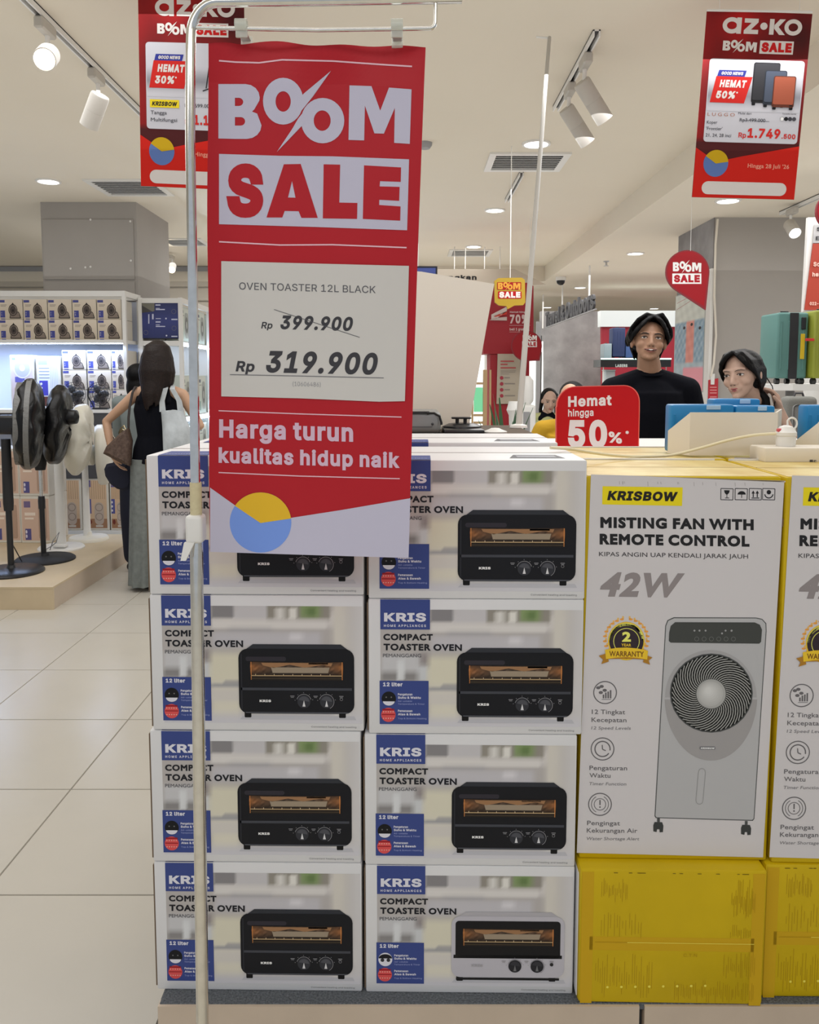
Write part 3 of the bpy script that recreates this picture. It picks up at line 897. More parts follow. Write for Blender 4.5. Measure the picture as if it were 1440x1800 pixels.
M_spot = mat('spot_can', (.52, .49, .44), rough=.45)
def track(name_label, x, y0, y1, heads=(), glow=None):
    t = thing('light_track', name_label, 'light track', (x, y0, CEIL))
    L = y1 - y0
    MB().box(-.018, -.010, 0, L, -.032, 0).box(.010, .018, 0, L, -.032, 0).box(-.018, .018, 0, L, -.006, 0).build('rail_housing', M_whitep, t)
    MB().box(-.009, .009, .002, L - .002, -.010, -.0065).build('contact_strip', M_dark, t)
    return t
def spot(label, x, y, ang, tilt, r=.045, L=.15, glow=M_lampglow, dimlens=True, z=CEIL):
    """track head: adapter, stem and a can tipped by tilt towards the compass angle ang"""
    t = thing('track_spotlight', label, 'spotlight', (x, y, z - .032), group='white spotlights on ceiling tracks')
    MB().rbox(-.022, .022, -.075, .075, -.055, 0, .008, 1).build('adapter', M_spot, t)
    MB().tube([(0, .02, -.05), (0, .02, -.13)], .011, 10).build('stem', M_whitep, t)
    M = Matrix.Translation((0, .02, -.14)) @ Matrix.Rotation(ang, 4, 'Z') @ Matrix.Rotation(tilt, 4, 'Y')
    R = M.to_3x3()
    can = MB().lathe([(0, .03), (r * .92, .03), (r, .02), (r, -L * .4), (r * .97, -L * .41), (r, -L * .42), (r, -L), (r * .9, -L), (r * .86, -L + .02)], (0, 0, 0), 24)
    can.v = [M @ v for v in can.v]
    can.build('can', M_spot, t, smooth=True)
    le = MB().lathe([(0, -L + .012), (r * .86, -L + .012)], n=20); le.v = [M @ v for v in le.v]
    le.build('lens', glow, t, fix=False)
    return t
track('white light track running along the ceiling at the left', -1.66, 2.2, 9.6)
track('white light track above the right of the big banner holding two spotlights', .89, 4.05, 5.15)
track('short bare white track below the square vent right of the banner', .90, 6.75, 7.75)
track('light track over the right grey pillar', 3.2, 5.0, 7.2).location.z = CEIL2
M_lensoff = mat('lens_dull', (.5, .45, .36), rough=.4)
a1 = PZ(105, 25, CEIL); a2 = PZ(182, 115, CEIL)
spot('white spotlight shining brightly towards us on the left ceiling track', -1.66, a1.y, radians(105), radians(62), .05, .13, M_warmglow)
spot('white spotlight on the left track next to the hanging poster, tipped to the left', -1.66, a2.y, radians(-35), radians(38), .05, .15, M_lampglow)
b1 = PZ(1035, 88, CEIL); b2 = PZ(1003, 140, CEIL)
spot('upper white spotlight of the pair on the middle track', .89, b1.y, radians(205), radians(42), .045, .2, M_lensoff)
spot('lower white spotlight of the pair on the middle track', .89, b2.y, radians(205), radians(42), .045, .2, M_lensoff)
spot('bright white spotlight in front of the top of the right grey pillar', PY(1393, 362, 6.9).x, 6.9, radians(90), radians(-50 + 100), .05, .12, M_coolglow, z=CEIL2)
spot('far warm spotlight glowing between the left pillar and the chrome pole', PY(302, 455, 11.0).x, 11.0, radians(100), radians(60), .05, .12, M_warmglow, z=CEIL)

def sprinkler(px, py, z, label):
    p = PZ(px, py, z)
    t = thing('sprinkler', label, 'sprinkler', p)
    MB().lathe([(0, 0), (.035, 0), (.03, -.012), (.012, -.014), (.012, -.05), (0, -.05)], n=14).build('body', M_steel, t, smooth=True)
    MB().lathe([(0, -.055), (.03, -.055), (.03, -.06), (0, -.06)], n=14).build('deflector', M_steel, t)
sprinkler(1066, 459, CEIL2, 'small sprinkler head in the soffit beside the downlight')
t = thing('smoke_detector', 'small grey ceiling detector at the right edge of the big banner', 'detector', PZ(747, 251, CEIL))
MB().lathe([(0, -.04), (.035, -.04), (.05, -.02), (.052, 0)], n=20).build('housing', M_rail, t, smooth=True)
t = thing('dome_camera', 'dome security camera hanging over the Outdoors letters', 'camera', PZ(986, 487, CEIL2))
MB().lathe([(0, 0), (.07, 0), (.075, -.03), (.07, -.05), (0, -.05)], n=20).build('housing', M_whitep, t, smooth=True)
MB().lathe([(.06, -.05), (.055, -.085), (.03, -.11), (0, -.115)], n=20).build('dome', M_black, t, smooth=True)

# ================================================================== display platform
M_carton = mat('white_carton', (.78, .78, .79), rough=.42, noise=.03, nscale=6, bump=.12, bscale=9)
M_kraft = mat('kraft_edge', (.17, .12, .08), rough=.9)
M_yellow = mat('yellow_carton', (.68, .475, .006), rough=.42, spec=.25, noise=.16, nscale=5, bump=.12, bscale=12)
M_carpet = mat('grey_carpet', (.19, .21, .235), rough=1, noise=.6, nscale=260, bump=.6, bscale=300)
M_wood = mat('pale_wood', (.66, .54, .42), rough=.5, noise=.12, nscale=7)
GF = 1.8

PF = thing('display_platform', 'low display platform with grey carpet top and pale wooden front under the stacked boxes', 'platform', (.6, 1.438, 0))
MB().rbox(-1.072, 1.5, .004, .74, .306, .319, .003, 1).build('carpet', M_carpet, PF)
seam = PX(1130, 1790, .0)
xs = .437 - .6
MB().box(-1.072, xs - .006, 0, .018, 0, .3175).build('front_panel', M_wood, PF)
MB().box(xs + .004, 1.5, 0, .018, 0, .3175).build('front_panel', M_wood, PF)
MB().box(-1.06, 1.49, .02, .73, .0, .305).build('base', M_dark, PF)

# ================================================================== toaster oven boxes
TW, TH, TD = .395, .2575, .29
KB = rgb(36, 52, 128)
def blue(k=1.0): return ob(46 * k, 58 * k, 108 * k, GF)

def kitchen(x, y):
    """soft out-of-focus kitchen print, x 0..375, y 0..238"""
    def sm(a, b, t):
        t = max(0, min(1, (t - a) / (b - a))); return t * t * (3 - 2 * t)
    def bx(x0, y0, x1, y1, s=3):
        return sm(x0 - s, x0 + s, x) * (1 - sm(x1 - s, x1 + s, x)) * sm(y0 - s, y0 + s, y) * (1 - sm(y1 - s, y1 + s, y))
    col = [158, 154, 152]
    def mix(c2, a):
        for i in range(3): col[i] += (c2[i] - col[i]) * a
    mix((182, 178, 176), bx(108, 30, 340, 55, 4))
    mix((118, 116, 118), bx(110, 10, 147, 40, 2))            # cupboard opening
    mix((172, 170, 172), bx(150, 0, 205, 42, 2))
    mix((128, 124, 116), bx(205, 10, 315, 42, 2))            # shelf niche
    mix((192, 190, 186), bx(222, 22, 236, 42, 2)); mix((196, 194, 188), bx(243, 20, 260, 42, 2))
    mix((116, 134, 92), bx(265, 14, 300, 38, 4)); mix((92, 112, 70), bx(275, 20, 292, 36, 4))
    mix((190, 187, 184), bx(110, 43, 312, 56, 2))            # shelf edge
    mix((148, 146, 148), bx(138, 56, 215, 64, 3))
    mix((168, 166, 170), bx(110, 64, 300, 90, 6))
    mix((188, 186, 190), bx(245, 66, 268, 78, 5))
    mix((188, 184, 166), bx(95, 100, 175, 155, 10))
    mix((190, 186, 172), bx(105, 150, 160, 215, 10))
    mix((128, 122, 122), bx(75, 95, 105, 120, 5))            # ladles and glass at left
    mix((172, 172, 174), bx(22, 98, 90, 135, 6)); mix((120, 118, 118), bx(22, 128, 90, 143, 5))
    mix((188, 190, 192), bx(50, 108, 62, 142, 3)); mix((176, 178, 180), bx(86, 116, 104, 145, 4))
    mix((150, 148, 146), bx(128, 148, 165, 153, 1.5)); mix((140, 140, 142), bx(105, 156, 190, 159, 1.5))
    mix((166, 166, 168), bx(345, 152, 368, 185, 3))
    mix((182, 178, 172), bx(104, 162, 372, 186, 5))
    # fade to the white of the carton on the right and at the foot
    mix((184, 180, 172), sm(316, 326, x) * (1 - sm(330, 374, x)))
    mix((180, 178, 178), sm(334, 372, x))
    mix((178, 177, 182), sm(196, 222, y))
    return ob(*col, GF * .84)

def oven_art(p, dark=True):
    """the oven picture, in the 3.79 px coordinates of the artwork"""
    k1, k2 = ((17, 18, 22), (30, 31, 35)) if dark else ((150, 148, 154), (160, 158, 162))
    A = ob(*k1, GF); B = ob(*k2, GF)
    p.layer = 2
    p.poly([(640, 845), (1385, 845), (1400, 870), (620, 870)], ob(150, 150, 155, GF))
    p.layer = 3
    for x in (652, 1285): p.rect(x, 820, x + 45, 856, ob(12, 12, 14, GF), r=6)
    p.layer = 4
    p.poly([(715, 366), (1300, 366), (1345, 400), (1385, 470), (620, 470), (660, 405)], ob(38, 40, 45, GF) if dark else ob(140, 138, 142, GF))
    p.layer = 5
    p.rect(617, 396, 1388, 828, A, r=62)
    p.layer = 6
    if dark:
        p.rect(632, 655, 1372, 672, ob(52, 54, 60, GF)); p.rect(660, 818, 1350, 824, ob(70, 72, 78, GF))
        p.rect(632, 430, 640, 800, ob(34, 35, 40, GF))
        p.rect(665, 448, 935, 478, ob(38, 36, 42, GF), r=14)
    else:
        p.rect(645, 428, 1360, 692, ob(18, 18, 20, GF), r=24)
        p.rect(632, 668, 1372, 692, ob(22, 22, 24, GF)); p.rect(650, 830, 1355, 846, ob(20, 20, 22, GF))
    p.layer = 7
    def glow(x, y):
        r = 0
        a = .72 * max(0, 1 - abs(y - 520) / 55)
        e = min(1, abs(x - 1005) / 300) ** 3
        s = .55 + .45 * sin(x * .11) * sin(y * .17 + x * .013)
        return ob(30 + 84 * a * s + 96 * e * a, 25 + 66 * a * s + 46 * e * a, 22 + 52 * a * s + 8 * e * a, GF)
    p.grid(695, 482, 1315, 604, 34, 8, glow)
    p.layer = 8
    p.poly([(770, 488), (1245, 488), (1235, 510), (1180, 500), (1060, 520), (960, 500), (850, 522), (780, 505)], ob(124, 92, 64, GF))
    p.poly([(835, 518), (1225, 518), (1215, 555), (845, 555)], ob(124, 112, 96, GF))
    p.rect(1085, 486, 1215, 498, ob(22, 16, 12, GF))
    p.layer = 9
    for i in range(9): p.rect(730 + i * 62, 562, 733 + i * 62, 575, ob(190, 170, 140, GF))
    p.rect(700, 570, 1310, 576, ob(150, 128, 96, GF)); p.rect(700, 590, 1312, 593, ob(70, 60, 46, GF))
    p.rect(700, 482, 704, 600, ob(170, 110, 60, GF)); p.rect(1306, 482, 1311, 600, ob(170, 110, 60, GF))
    g = ob(120, 120, 124, GF) if dark else ob(110, 108, 112, GF)
    p.text('KRIS', 755, 750, 832, 750, 16, ob(190, 190, 190, GF) if dark else ob(135, 133, 136, GF), 'I', .05)
    for x in (1052, 1203):
        p.disc(x, 745, 44, ob(40, 41, 46, GF) if dark else ob(30, 30, 34, GF))
    p.layer = 10
    for x in (1052, 1203):
        p.ring(x, 745, 51, 3, g, a0=-.9 * pi, a1=.35 * pi if x > 1100 else -.1 * pi)
        p.disc(x, 745, 36, ob(62, 63, 68, GF) if dark else ob(42, 42, 46, GF), a0=-.9 * pi, a1=.0 * pi)
        p.poly([(x, 735), (x + 10, 778), (x - 10, 778)], ob(170, 170, 172, GF) if dark else ob(90, 90, 92, GF))
        for a in range(5):
            b = -pi * .95 + a * pi * .22
            p.disc(x + 60 * cos(b), 745 + 60 * sin(b), 2.5, g, n=6)
    for x in (975, 1130, 1302):
        p.rect(x - 14, 706, x + 14, 710, g); p.rect(x - 10, 715, x + 10, 718, g)
    if not dark: p.disc(1302, 730, 12, ob(30, 30, 32, GF))
    else: p.ring(1302, 728, 10, 2, g, n=12)

def toaster_prints(t, dark=True):
    def fn(x, y):
        return Vector((-TW / 2 + x / 375 * TW, 0, TH - y / 238 * TH)), Vector((0, -1, 0))
    S = (-8.0, -12.0, 3.79)
    p = Print(); p.grid(21, 18.4, 372, 224, 54, 34, kitchen)
    p.tf = S; p.layer = 2
    p.text('Convenient heating and toasting', 1098, 922, 1400, 924, 11, ob(120, 120, 122, GF), 'I', .01)
    p.build('kitchen_photo', fn, M_ink, t, world=False)
    p = Print(S); oven_art(p, dark)
    o = p.build('oven_picture', fn, M_ink, t, world=False)
    p = Print(S); p.layer = 3
    p.rect(110, 48, 438, 246, blue())
    p.layer = 4
    w = ob(176, 176, 184, GF)
    # wide heavy letters of the brand
    p.text('KRIS', 135, 194, 412, 194, 58, w, 'I', .042)
    p.text('HOME APPLIANCES', 134, 229, 412, 229, 16, w, 'I', .02, track=.14)
    p.build('brand_panel', fn, M_ink, t, world=False)
    p = Print(S); p.layer = 3
    k = ob(24, 25, 30, GF)
    p.text('COMPACT', 130, 318, 457, 318, 42, k, 'G', .044)
    p.text('TOASTER OVEN', 131, 385, 650, 387, 44, k, 'G', .044)
    p.text('PEMANGGANG', 127, 431, 380, 431, 23, ob(70, 70, 74, GF), 'G', .006)
    p.build('title_lettering', fn, M_ink, t, world=False)
    p = Print(S); p.layer = 3
    p.rect(104, 588, 430, 880, blue())
    p.layer = 4
    p.text('12 liter', 127, 625, 257, 625, 26, w, 'I', .04)
    if dark:
        p.disc(165, 708, 48, ob(16, 17, 20, GF)); p.layer = 5
        p.disc(165, 722, 40, w, ry=32, a0=.12, a1=pi - .12)
        for x in (148, 182): p.disc(x, 698, 5, ob(90, 90, 92, GF), n=8)
    else:
        p.disc(165, 708, 48, w); p.layer = 5
        p.disc(165, 700, 46, ob(20, 20, 24, GF), ry=30, a0=pi, a1=2 * pi)
        for x in (145, 186): p.disc(x, 712, 13, ob(40, 40, 44, GF), n=12)
    p.layer = 4
    p.disc(162, 817, 48, ob(176, 66, 66, GF)); p.layer = 5
    p.rect(122, 776, 202, 786, ob(120, 20, 30, GF)); p.rect(118, 812, 206, 818, ob(120, 24, 30, GF))
    for i in range(5): p.disc(130 + i * 16, 796, 4, ob(235, 150, 140, GF), n=6); p.disc(130 + i * 16, 840, 4, ob(235, 150, 140, GF), n=6)
    p.layer = 4
    for s, x1, y, h, b in (('Pengaturan', 322, 686, 15, .03), ('Suhu & Waktu', 378, 708, 15, .03), ('Adjustable', 320, 729, 10, 0), ('Temperature & Timer', 404, 748, 10, 0),
                           ('Pemanasan', 322, 797, 15, .03), ('Atas & Bawah', 375, 820, 15, .03), ('Top & Bottom Heating', 416, 846, 10, 0)):
        p.text(s, 226, y, x1, y, h, w if b else ob(130, 138, 175, GF), 'I', b)
    p.build('feature_panel', fn, M_ink, t, world=False)
    # top of the carton
    def ft(x, y):
        return Vector((-TW / 2 + x / 375 * TW, y / 238 * TH, TH)), Vector((0, 0, 1))
    p = Print(S); p.layer = 1
    p.rect(110, 50, 438, 330, blue())
    p.layer = 2
    p.text('HOME APPLIANCES', 412, 130, 134, 130, 16, w, 'I', .02, track=.14, up=(0, 1))
    p.build('top_brand_panel', ft, M_ink, t, world=False)
    p = Print(S); p.layer = 1
    p.poly([(960, 150), (1330, 150), (1300, 380), (1010, 380)], ob(70, 72, 76, GF))
    p.layer = 2
    p.rect(1020, 200, 1280, 330, ob(120, 122, 128, GF))
    p.build('top_picture', ft, M_ink, t, world=False)

def toaster_box(dark, label, W=TW):
    t = thing('toaster_box', label, 'box', group=None)
    b = MB()
    hw = TW / 2
    b.rbox(-hw, hw, .0, TD, 0, TH, .0035, 2)
    b.build('carton', M_carton, t, smooth=True)
    # raw corrugated edges at the left seam and along the lid
    MB().box(-hw - .0028, -hw - .0003, .004, .04, .006, TH - .008).build('flap_edge', M_kraft, t)
    MB().box(-hw + .003, hw - .003, TD * .48, TD * .485, TH, TH + .0006).build('lid_seam', M_kraft, t)
    toaster_prints(t, dark)
    return t

YAW = radians(-.85)
Z0 = .319
proto = toaster_box(True, 'black toaster oven box, top of the left stack, half behind the red banner')
grey = toaster_box(False, 'white toaster oven box with a light grey oven pictured, bottom of the second stack')
for o in (proto, grey): KID[o.name] = kids(o)
rows = ['top', 'second from the top', 'third from the top', 'bottom']
def place(o, xl, Y, z, yaw=YAW, sz=1.0, sx=1.0):
    o.location = (xl + TW / 2 * sx, Y - sin(-yaw) * TW / 2, z)
    o.rotation_euler = (0, 0, yaw)
    o.scale = (sx, 1, sz)
LX = [-.4785, -.4795, -.486, -.4855]
RX = [-.0752, -.0758, -.084, -.0835]
FY = 1.479
for k in range(4):
    z = Z0 + (3 - k) * .2582
    if k == 0: o = proto
    else:
        o = dup(proto, label='black toaster oven box, %s in the left stack behind the chrome pole' % rows[k])
    o['group'] = 'toaster oven boxes stacked in front'
    place(o, LX[k], FY, z, YAW + radians((0, -.1, .15, 0)[k]))
    z = Z0 + (3 - k) * .2562
    if k == 3: o = grey; s = (.2562 / TH)
    else:
        o = dup(proto, label='black toaster oven box, %s of the stack beside the misting fan box' % rows[k]); s = .2562 / TH
    o['group'] = 'toaster oven boxes stacked in front'
    place(o, RX[k], FY - .007, z, YAW + radians((0, .1, -.1, .1)[k]), s - .001)
# the row of boxes behind, of which only the tops show
for k in range(4):
    for cx, nm in ((-.472, 'left'), (-.072, 'right')):
        o = dup(proto, label=('toaster oven box whose lid shows behind the %s front stack' % nm) if k == 0 else
                'toaster oven box hidden in the rear %s stack, %s' % (nm, rows[k]))
        o['group'] = 'toaster oven boxes of the rear row'
        place(o, cx, FY + TD + .012, Z0 + (3 - k) * .2582, YAW * .6)

# ================================================================== misting fan boxes
KY = 1.477
n1 = Vector((sin(radians(-1.3)), -cos(radians(-1.3)), 0))
kz = CAMZ - .905
KH = .728
KWd, KD = .352, .30
K1 = thing('misting_fan_box', 'tall white and yellow misting fan box beside the toaster boxes, its whole front in view', 'box',
           (.3205, KY, kz), radians(-1.3), 'misting fan boxes')
def yellow_box(t, w, d, h, m=None, r=.004):
    return MB().rbox(0, w, 0, d, 0, h, r, 2).build('carton', m or M_yellow, t, smooth=True)
yellow_box(K1, KWd, KD, KH)
fnK = plane_map((.3205, KY - .0008, kz), n1)
def k5(p, L=None):
    p.tf = (1010, 800, 3.349)
    if L: p.layer = L
def k6(p, L=None):
    p.tf = (1010, 1170, 3.349)
    if L: p.layer = L
def k7(p, L=None):
    p.tf = (1040, 1060, 4.5)
    if L: p.layer = L
GK = 1.8
Wk = ob(168, 165, 166, GK)
p = Print(); k5(p)
p.poly([(94, 112), (1243, 152), (1243, 160)], Wk)
p.tf = (0, 0, 1)
p.poly([(1039, 834), (1379, 845), (1341.5, 1507), (1014, 1499)], Wk)
p.build('front_panel', fnK, M_ink, K1)
p = Print(); k5(p, 2)
p.poly([(165, 183), (637, 190), (633, 299), (163, 290)], ob(204, 174, 24, GK))
k = ob(30, 28, 26, GK)
p.layer = 3
p.text('KRISBOW', 192, 265, 598, 272, 55, k, 'I', .045, shear=.2)
p.build('brand_panel', fnK, M_ink, K1)
p = Print(); k5(p, 2)
k = ob(28, 28, 30, GK)
p.text('MISTING FAN WITH', 152, 428, 1055, 442, 64, k, 'G', .058)
p.text('REMOTE CONTROL', 148, 526, 1030, 539, 64, k, 'G', .058)
p.text('KIPAS ANGIN UAP KENDALI JARAK JAUH', 144, 594, 1022, 609, 25, ob(60, 58, 60, GK), 'G', .008)
p.build('title_lettering', fnK, M_ink, K1)
p = Print(); k5(p, 2)
p.text('42W', 138, 832, 610, 838, 142, ob(116, 110, 110, GK), 'G', .05, shear=.28)
p.build('wattage_lettering', fnK, M_ink, K1)
p = Print(); k5(p, 2)
# transport marks
for x in (862, 946, 1029, 1108):
    for a in ([(x, 196), (x + 72, 198)], [(x + 72, 198), (x + 70, 264)], [(x + 70, 264), (x - 1, 262)], [(x - 1, 262), (x, 196)]):
        p.line(a, 4, k)
p.poly([(880, 206), (914, 207), (910, 222), (900, 232), (893, 232), (884, 222)], k); p.rect(895, 232, 899, 252, k); p.rect(886, 250, 910, 254, k)
p.disc(984, 232, 24, k, a0=pi, a1=2 * pi, ry=20); p.rect(982, 232, 986, 252, k)
for x in (1052, 1076): p.poly([(x - 10, 226), (x, 208), (x + 10, 226)], k); p.rect(x - 3, 224, x + 3, 248, k)
p.rect(1042, 250, 1088, 255, k)
p.disc(1144, 218, 13, k); p.ring(1144, 228, 27, 6, k, a0=.1, a1=pi - .1)
p.build('handling_marks', fnK, M_ink, K1)
# warranty seal
p = Print(); k7(p, 2)
gold = ob(196, 158, 40, GK); gold2 = ob(226, 196, 92, GK); dk = ob(42, 34, 40, GK); brn = ob(140, 100, 34, GK)
for s in (-1, 1):
    for i in range(9):
        a = radians(-88 + i * 13.5)
        x = 275 + s * 172 * cos(a) if i else 275 + s * 20; y = 300 + 172 * sin(a - .15)
        a = radians(-78 + i * 14)
        x = 275 + s * 170 * cos(a); y = 285 + 160 * sin(a)
        p.disc(x, y, 17, ob(190, 130, 60, GK), ry=9, n=8); p.disc(x - s * 9, y - 14, 8, ob(200, 150, 80, GK), ry=13, n=8)
p.layer = 3; p.disc(275, 300, 146, gold, ry=152)
p.layer = 4; p.disc(275, 300, 136, dk, ry=140); p.disc(275, 295, 138, gold2, ry=138, a0=pi, a1=2 * pi)
p.layer = 5; p.disc(275, 300, 122, dk, ry=122)
p.layer = 6; p.ring(275, 300, 104, 5, gold2)
for i in range(11):
    a = pi + pi * i / 10
    p.disc(275 + 128 * cos(a), 296 + 128 * sin(a), 5, dk, n=6)
p.text('2', 240, 304, 310, 304, 78, gold2, 'G', .05); p.text('YEAR', 234, 340, 312, 342, 22, gold, 'G', .03)
p.layer = 7
p.poly([(55, 415), (120, 395), (135, 460), (75, 480), (90, 445)], brn); p.poly([(480, 428), (420, 405), (405, 465), (462, 485), (450, 452)], brn)
p.layer = 8
p.poly([(105, 366), (190, 352), (275, 348), (360, 356), (445, 374), (438, 444), (360, 430), (275, 424), (190, 428), (112, 440)], gold)
p.poly([(112, 440), (190, 428), (275, 424), (360, 430), (438, 444), (360, 440), (275, 436), (190, 438)], brn)
p.layer = 9
p.text('WARRANTY', 138, 418, 412, 422, 42, ob(96, 62, 24, GK), 'G', .02)
p.build('warranty_seal', fnK, M_ink, K1)
# feature icons and words
p = Print(); k6(p, 2)
g_ = ob(84, 82, 84, GK)
for x, y in ((180, 158), (165, 490), (150, 816)): p.ring(x, y, 70, 6, g_, ry=68)
for x, y in ((160, 122), (140, 130), (178, 145), (155, 158)): p.disc(x, y, 13, g_, ry=9, n=10)
for i, h in enumerate((22, 34, 40, 48)): p.rect(166 + i * 14, 192 - h, 175 + i * 14, 192, g_)
p.rect(160, 197, 216, 200, g_)
p.ring(165, 490, 48, 7, g_, a0=.6, a1=2 * pi + .2); p.line([(163, 466), (165, 492), (184, 500)], 6, g_)
p.ring(150, 816, 52, 4, g_, a0=-1.1, a1=1.1); p.ring(150, 816, 52, 4, g_, a0=pi - 1.1, a1=pi + 1.1); p.ring(150, 816, 36, 4, g_)
p.rect(146, 790, 154, 820, g_); p.disc(150, 832, 5, g_, n=8)
for s, x0, y, x1, h in (('12 Tingkat', 102, 284, 298, 26), ('Kecepatan', 100, 331, 306, 26), ('Pengaturan', 88, 614, 310, 26), ('Waktu', 88, 658, 212, 26),
                        ('Pengingat', 74, 938, 268, 26), ('Kekurangan Air', 72, 982, 370, 26)):
    p.text(s, x0, y, x1, y + 2, h, g_, 'G', .012)
for s, x0, y, x1 in (('12 Speed Levels', 98, 375, 330), ('Timer Function', 84, 703, 304), ('Water Shortage Alert', 68, 1026, 380)):
    p.text(s, x0, y, x1, y + 2, 18, ob(104, 102, 104, GK), 'G', .012, shear=.2)
p.build('feature_icons', fnK, M_ink, K1)
# the fan itself
p = Print(); k7(p, 2)
def fanbody(x, y):
    t = (y - 110) / 1700.0
    a = 156 - 22 * t + (6 if abs(x - 960) > 330 else 0)
    return ob(a, a, a + 1, GK)
e = ob(62, 64, 64, GK)
p.poly([(583, 180), (600, 135), (650, 112), (1300, 114), (1350, 125), (1382, 160), (1384, 220), (1288, 1705), (1275, 1722), (508, 1700), (498, 1685)], e)
p.layer = 3
p.poly([(589, 182), (606, 140), (652, 119), (1298, 120), (1346, 131), (1375, 163), (1377, 220), (1281, 1702), (1270, 1714), (514, 1693), (505, 1680)], ob(146, 146, 147, GK))
p.layer = 4
p.poly([(613, 232), (625, 180), (660, 150), (1290, 152), (1330, 170), (1347, 210), (1340, 305), (1325, 320), (625, 312), (610, 298)], ob(54, 56, 54, GK))
p.disc(943, 735, 366, ob(128, 126, 126, GK), ry=510, a0=.05, a1=pi - .05)
p.disc(943, 745, 362, ob(134, 133, 134, GK), ry=375, a0=pi, a1=2 * pi)
p.layer = 5
p.disc(946, 710, 328, e, ry=313); p.disc(1104, 218, 9, g_); 
p.layer = 6
p.disc(946, 710, 318, ob(20, 21, 20, GK), ry=303)
for i, x in enumerate((812, 852, 900, 1030, 1058, 1106)): p.disc(x, 216 + (22 if i == 3 else 0), 8, ob(130, 130, 130, GK), n=8)
for i in range(6): p.ring(830 + i * 58, 282, 18, 3, ob(96, 98, 96, GK), n=14)
p.layer = 7
for i in range(48):
    a = 2 * pi * i / 48
    pts = []
    for j in range(8):
        r = 118 + (312 - 118) * j / 7
        b = a + .95 * (j / 7.0) ** 1.3
        pts.append((946 + r * cos(b), 710 + r * .955 * sin(b)))
    p.line(pts, 6.5, ob(138, 138, 136, GK))
p.layer = 8
p.disc(942, 716, 122, ob(70, 71, 70, GK)); p.layer = 9; p.disc(942, 714, 116, ob(136, 136, 134, GK))
p.layer = 10
for i in range(7): 
    p.layer = 10 + i * .3
    p.disc(938 - i * 3, 712 - i * 4, 98 - i * 12, ob(146 + i * 4, 146 + i * 4, 144 + i * 4, GK))
p.layer = 6
p.rect(852, 1132, 978, 1156, ob(96, 96, 98, GK), r=9); p.layer = 7
p.text('KRISBOW', 862, 1150, 970, 1151, 12, ob(225, 225, 225, GK), 'I', .05, shear=.2)
p.layer = 5
p.ring(852, 1560, 28, 3, ob(112, 112, 112, GK), ry=30, a0=0, a1=pi); p.ring(872, 1335, 28, 3, ob(112, 112, 112, GK), ry=30, a0=pi, a1=2 * pi)
p.line([(844, 1335), (824, 1560)], 3, ob(112, 112, 112, GK)); p.line([(900, 1335), (880, 1560)], 3, ob(112, 112, 112, GK))
p.layer = 3
for x, y in ((528, 1700), (1222, 1722)):
    p.rect(x - 10, y, x + 12, y + 30, e)
    p.poly([(x - 30, y + 30), (x + 30, y + 32), (x + 40, y + 60), (x + 36, y + 110), (x + 10, y + 112), (x + 8, y + 88), (x - 10, y + 88), (x - 14, y + 110), (x - 40, y + 104), (x - 40, y + 55)], ob(48, 50, 50, GK))
p.build('fan_picture', fnK, M_ink, K1)
# crushed top corner and scuffs
p = Print(); k5(p, 2)
for i in range(26):
    x = 230 + random.random() * 900
    if 330 < x < 900 and random.random() < .6: continue
    y = 150 + (x / 1200) * 15
    p.line([(x, y), (x + 2, y + 12 + random.random() * 16)], 3, ob(140, 137, 136, GK))
p.poly([(1225, 380), (1232, 370), (1228, 420), (1222, 424)], ob(90, 70, 50, GK))
p.build('scuff_marks', fnK, M_ink, K1)['kind'] = 'stuff'
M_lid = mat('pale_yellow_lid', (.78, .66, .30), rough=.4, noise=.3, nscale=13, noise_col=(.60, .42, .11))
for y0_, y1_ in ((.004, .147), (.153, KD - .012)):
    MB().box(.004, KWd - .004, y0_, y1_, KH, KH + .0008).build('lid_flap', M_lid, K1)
MB().box(.002, KWd - .02, KD - .010, KD - .002, KH, KH + .004).build('liner_edge', M_carton, K1)
MB().box(.004, KWd - .004, .1475, .1525, KH, KH + .0005).build('lid_seam', M_kraft, K1)
KID[K1.name] = kids(K1)
dup(K1, (.3205 + .3580, KY - .014, kz), radians(-1.6), 'tall misting fan box cut by the photo edge, its yellow left side showing', 'misting fan boxes')
# rear row: tops only
K3 = dup(K1, (.345, KY + KD + .015, kz), radians(-.6), 'misting fan box in the rear row, its yellow lid showing behind the front one', 'misting fan boxes')
K4 = dup(K1, (.708, KY + KD + .022, kz), radians(1.5), 'rear row misting fan box at the right, behind the dark gap between lids', 'misting fan boxes')

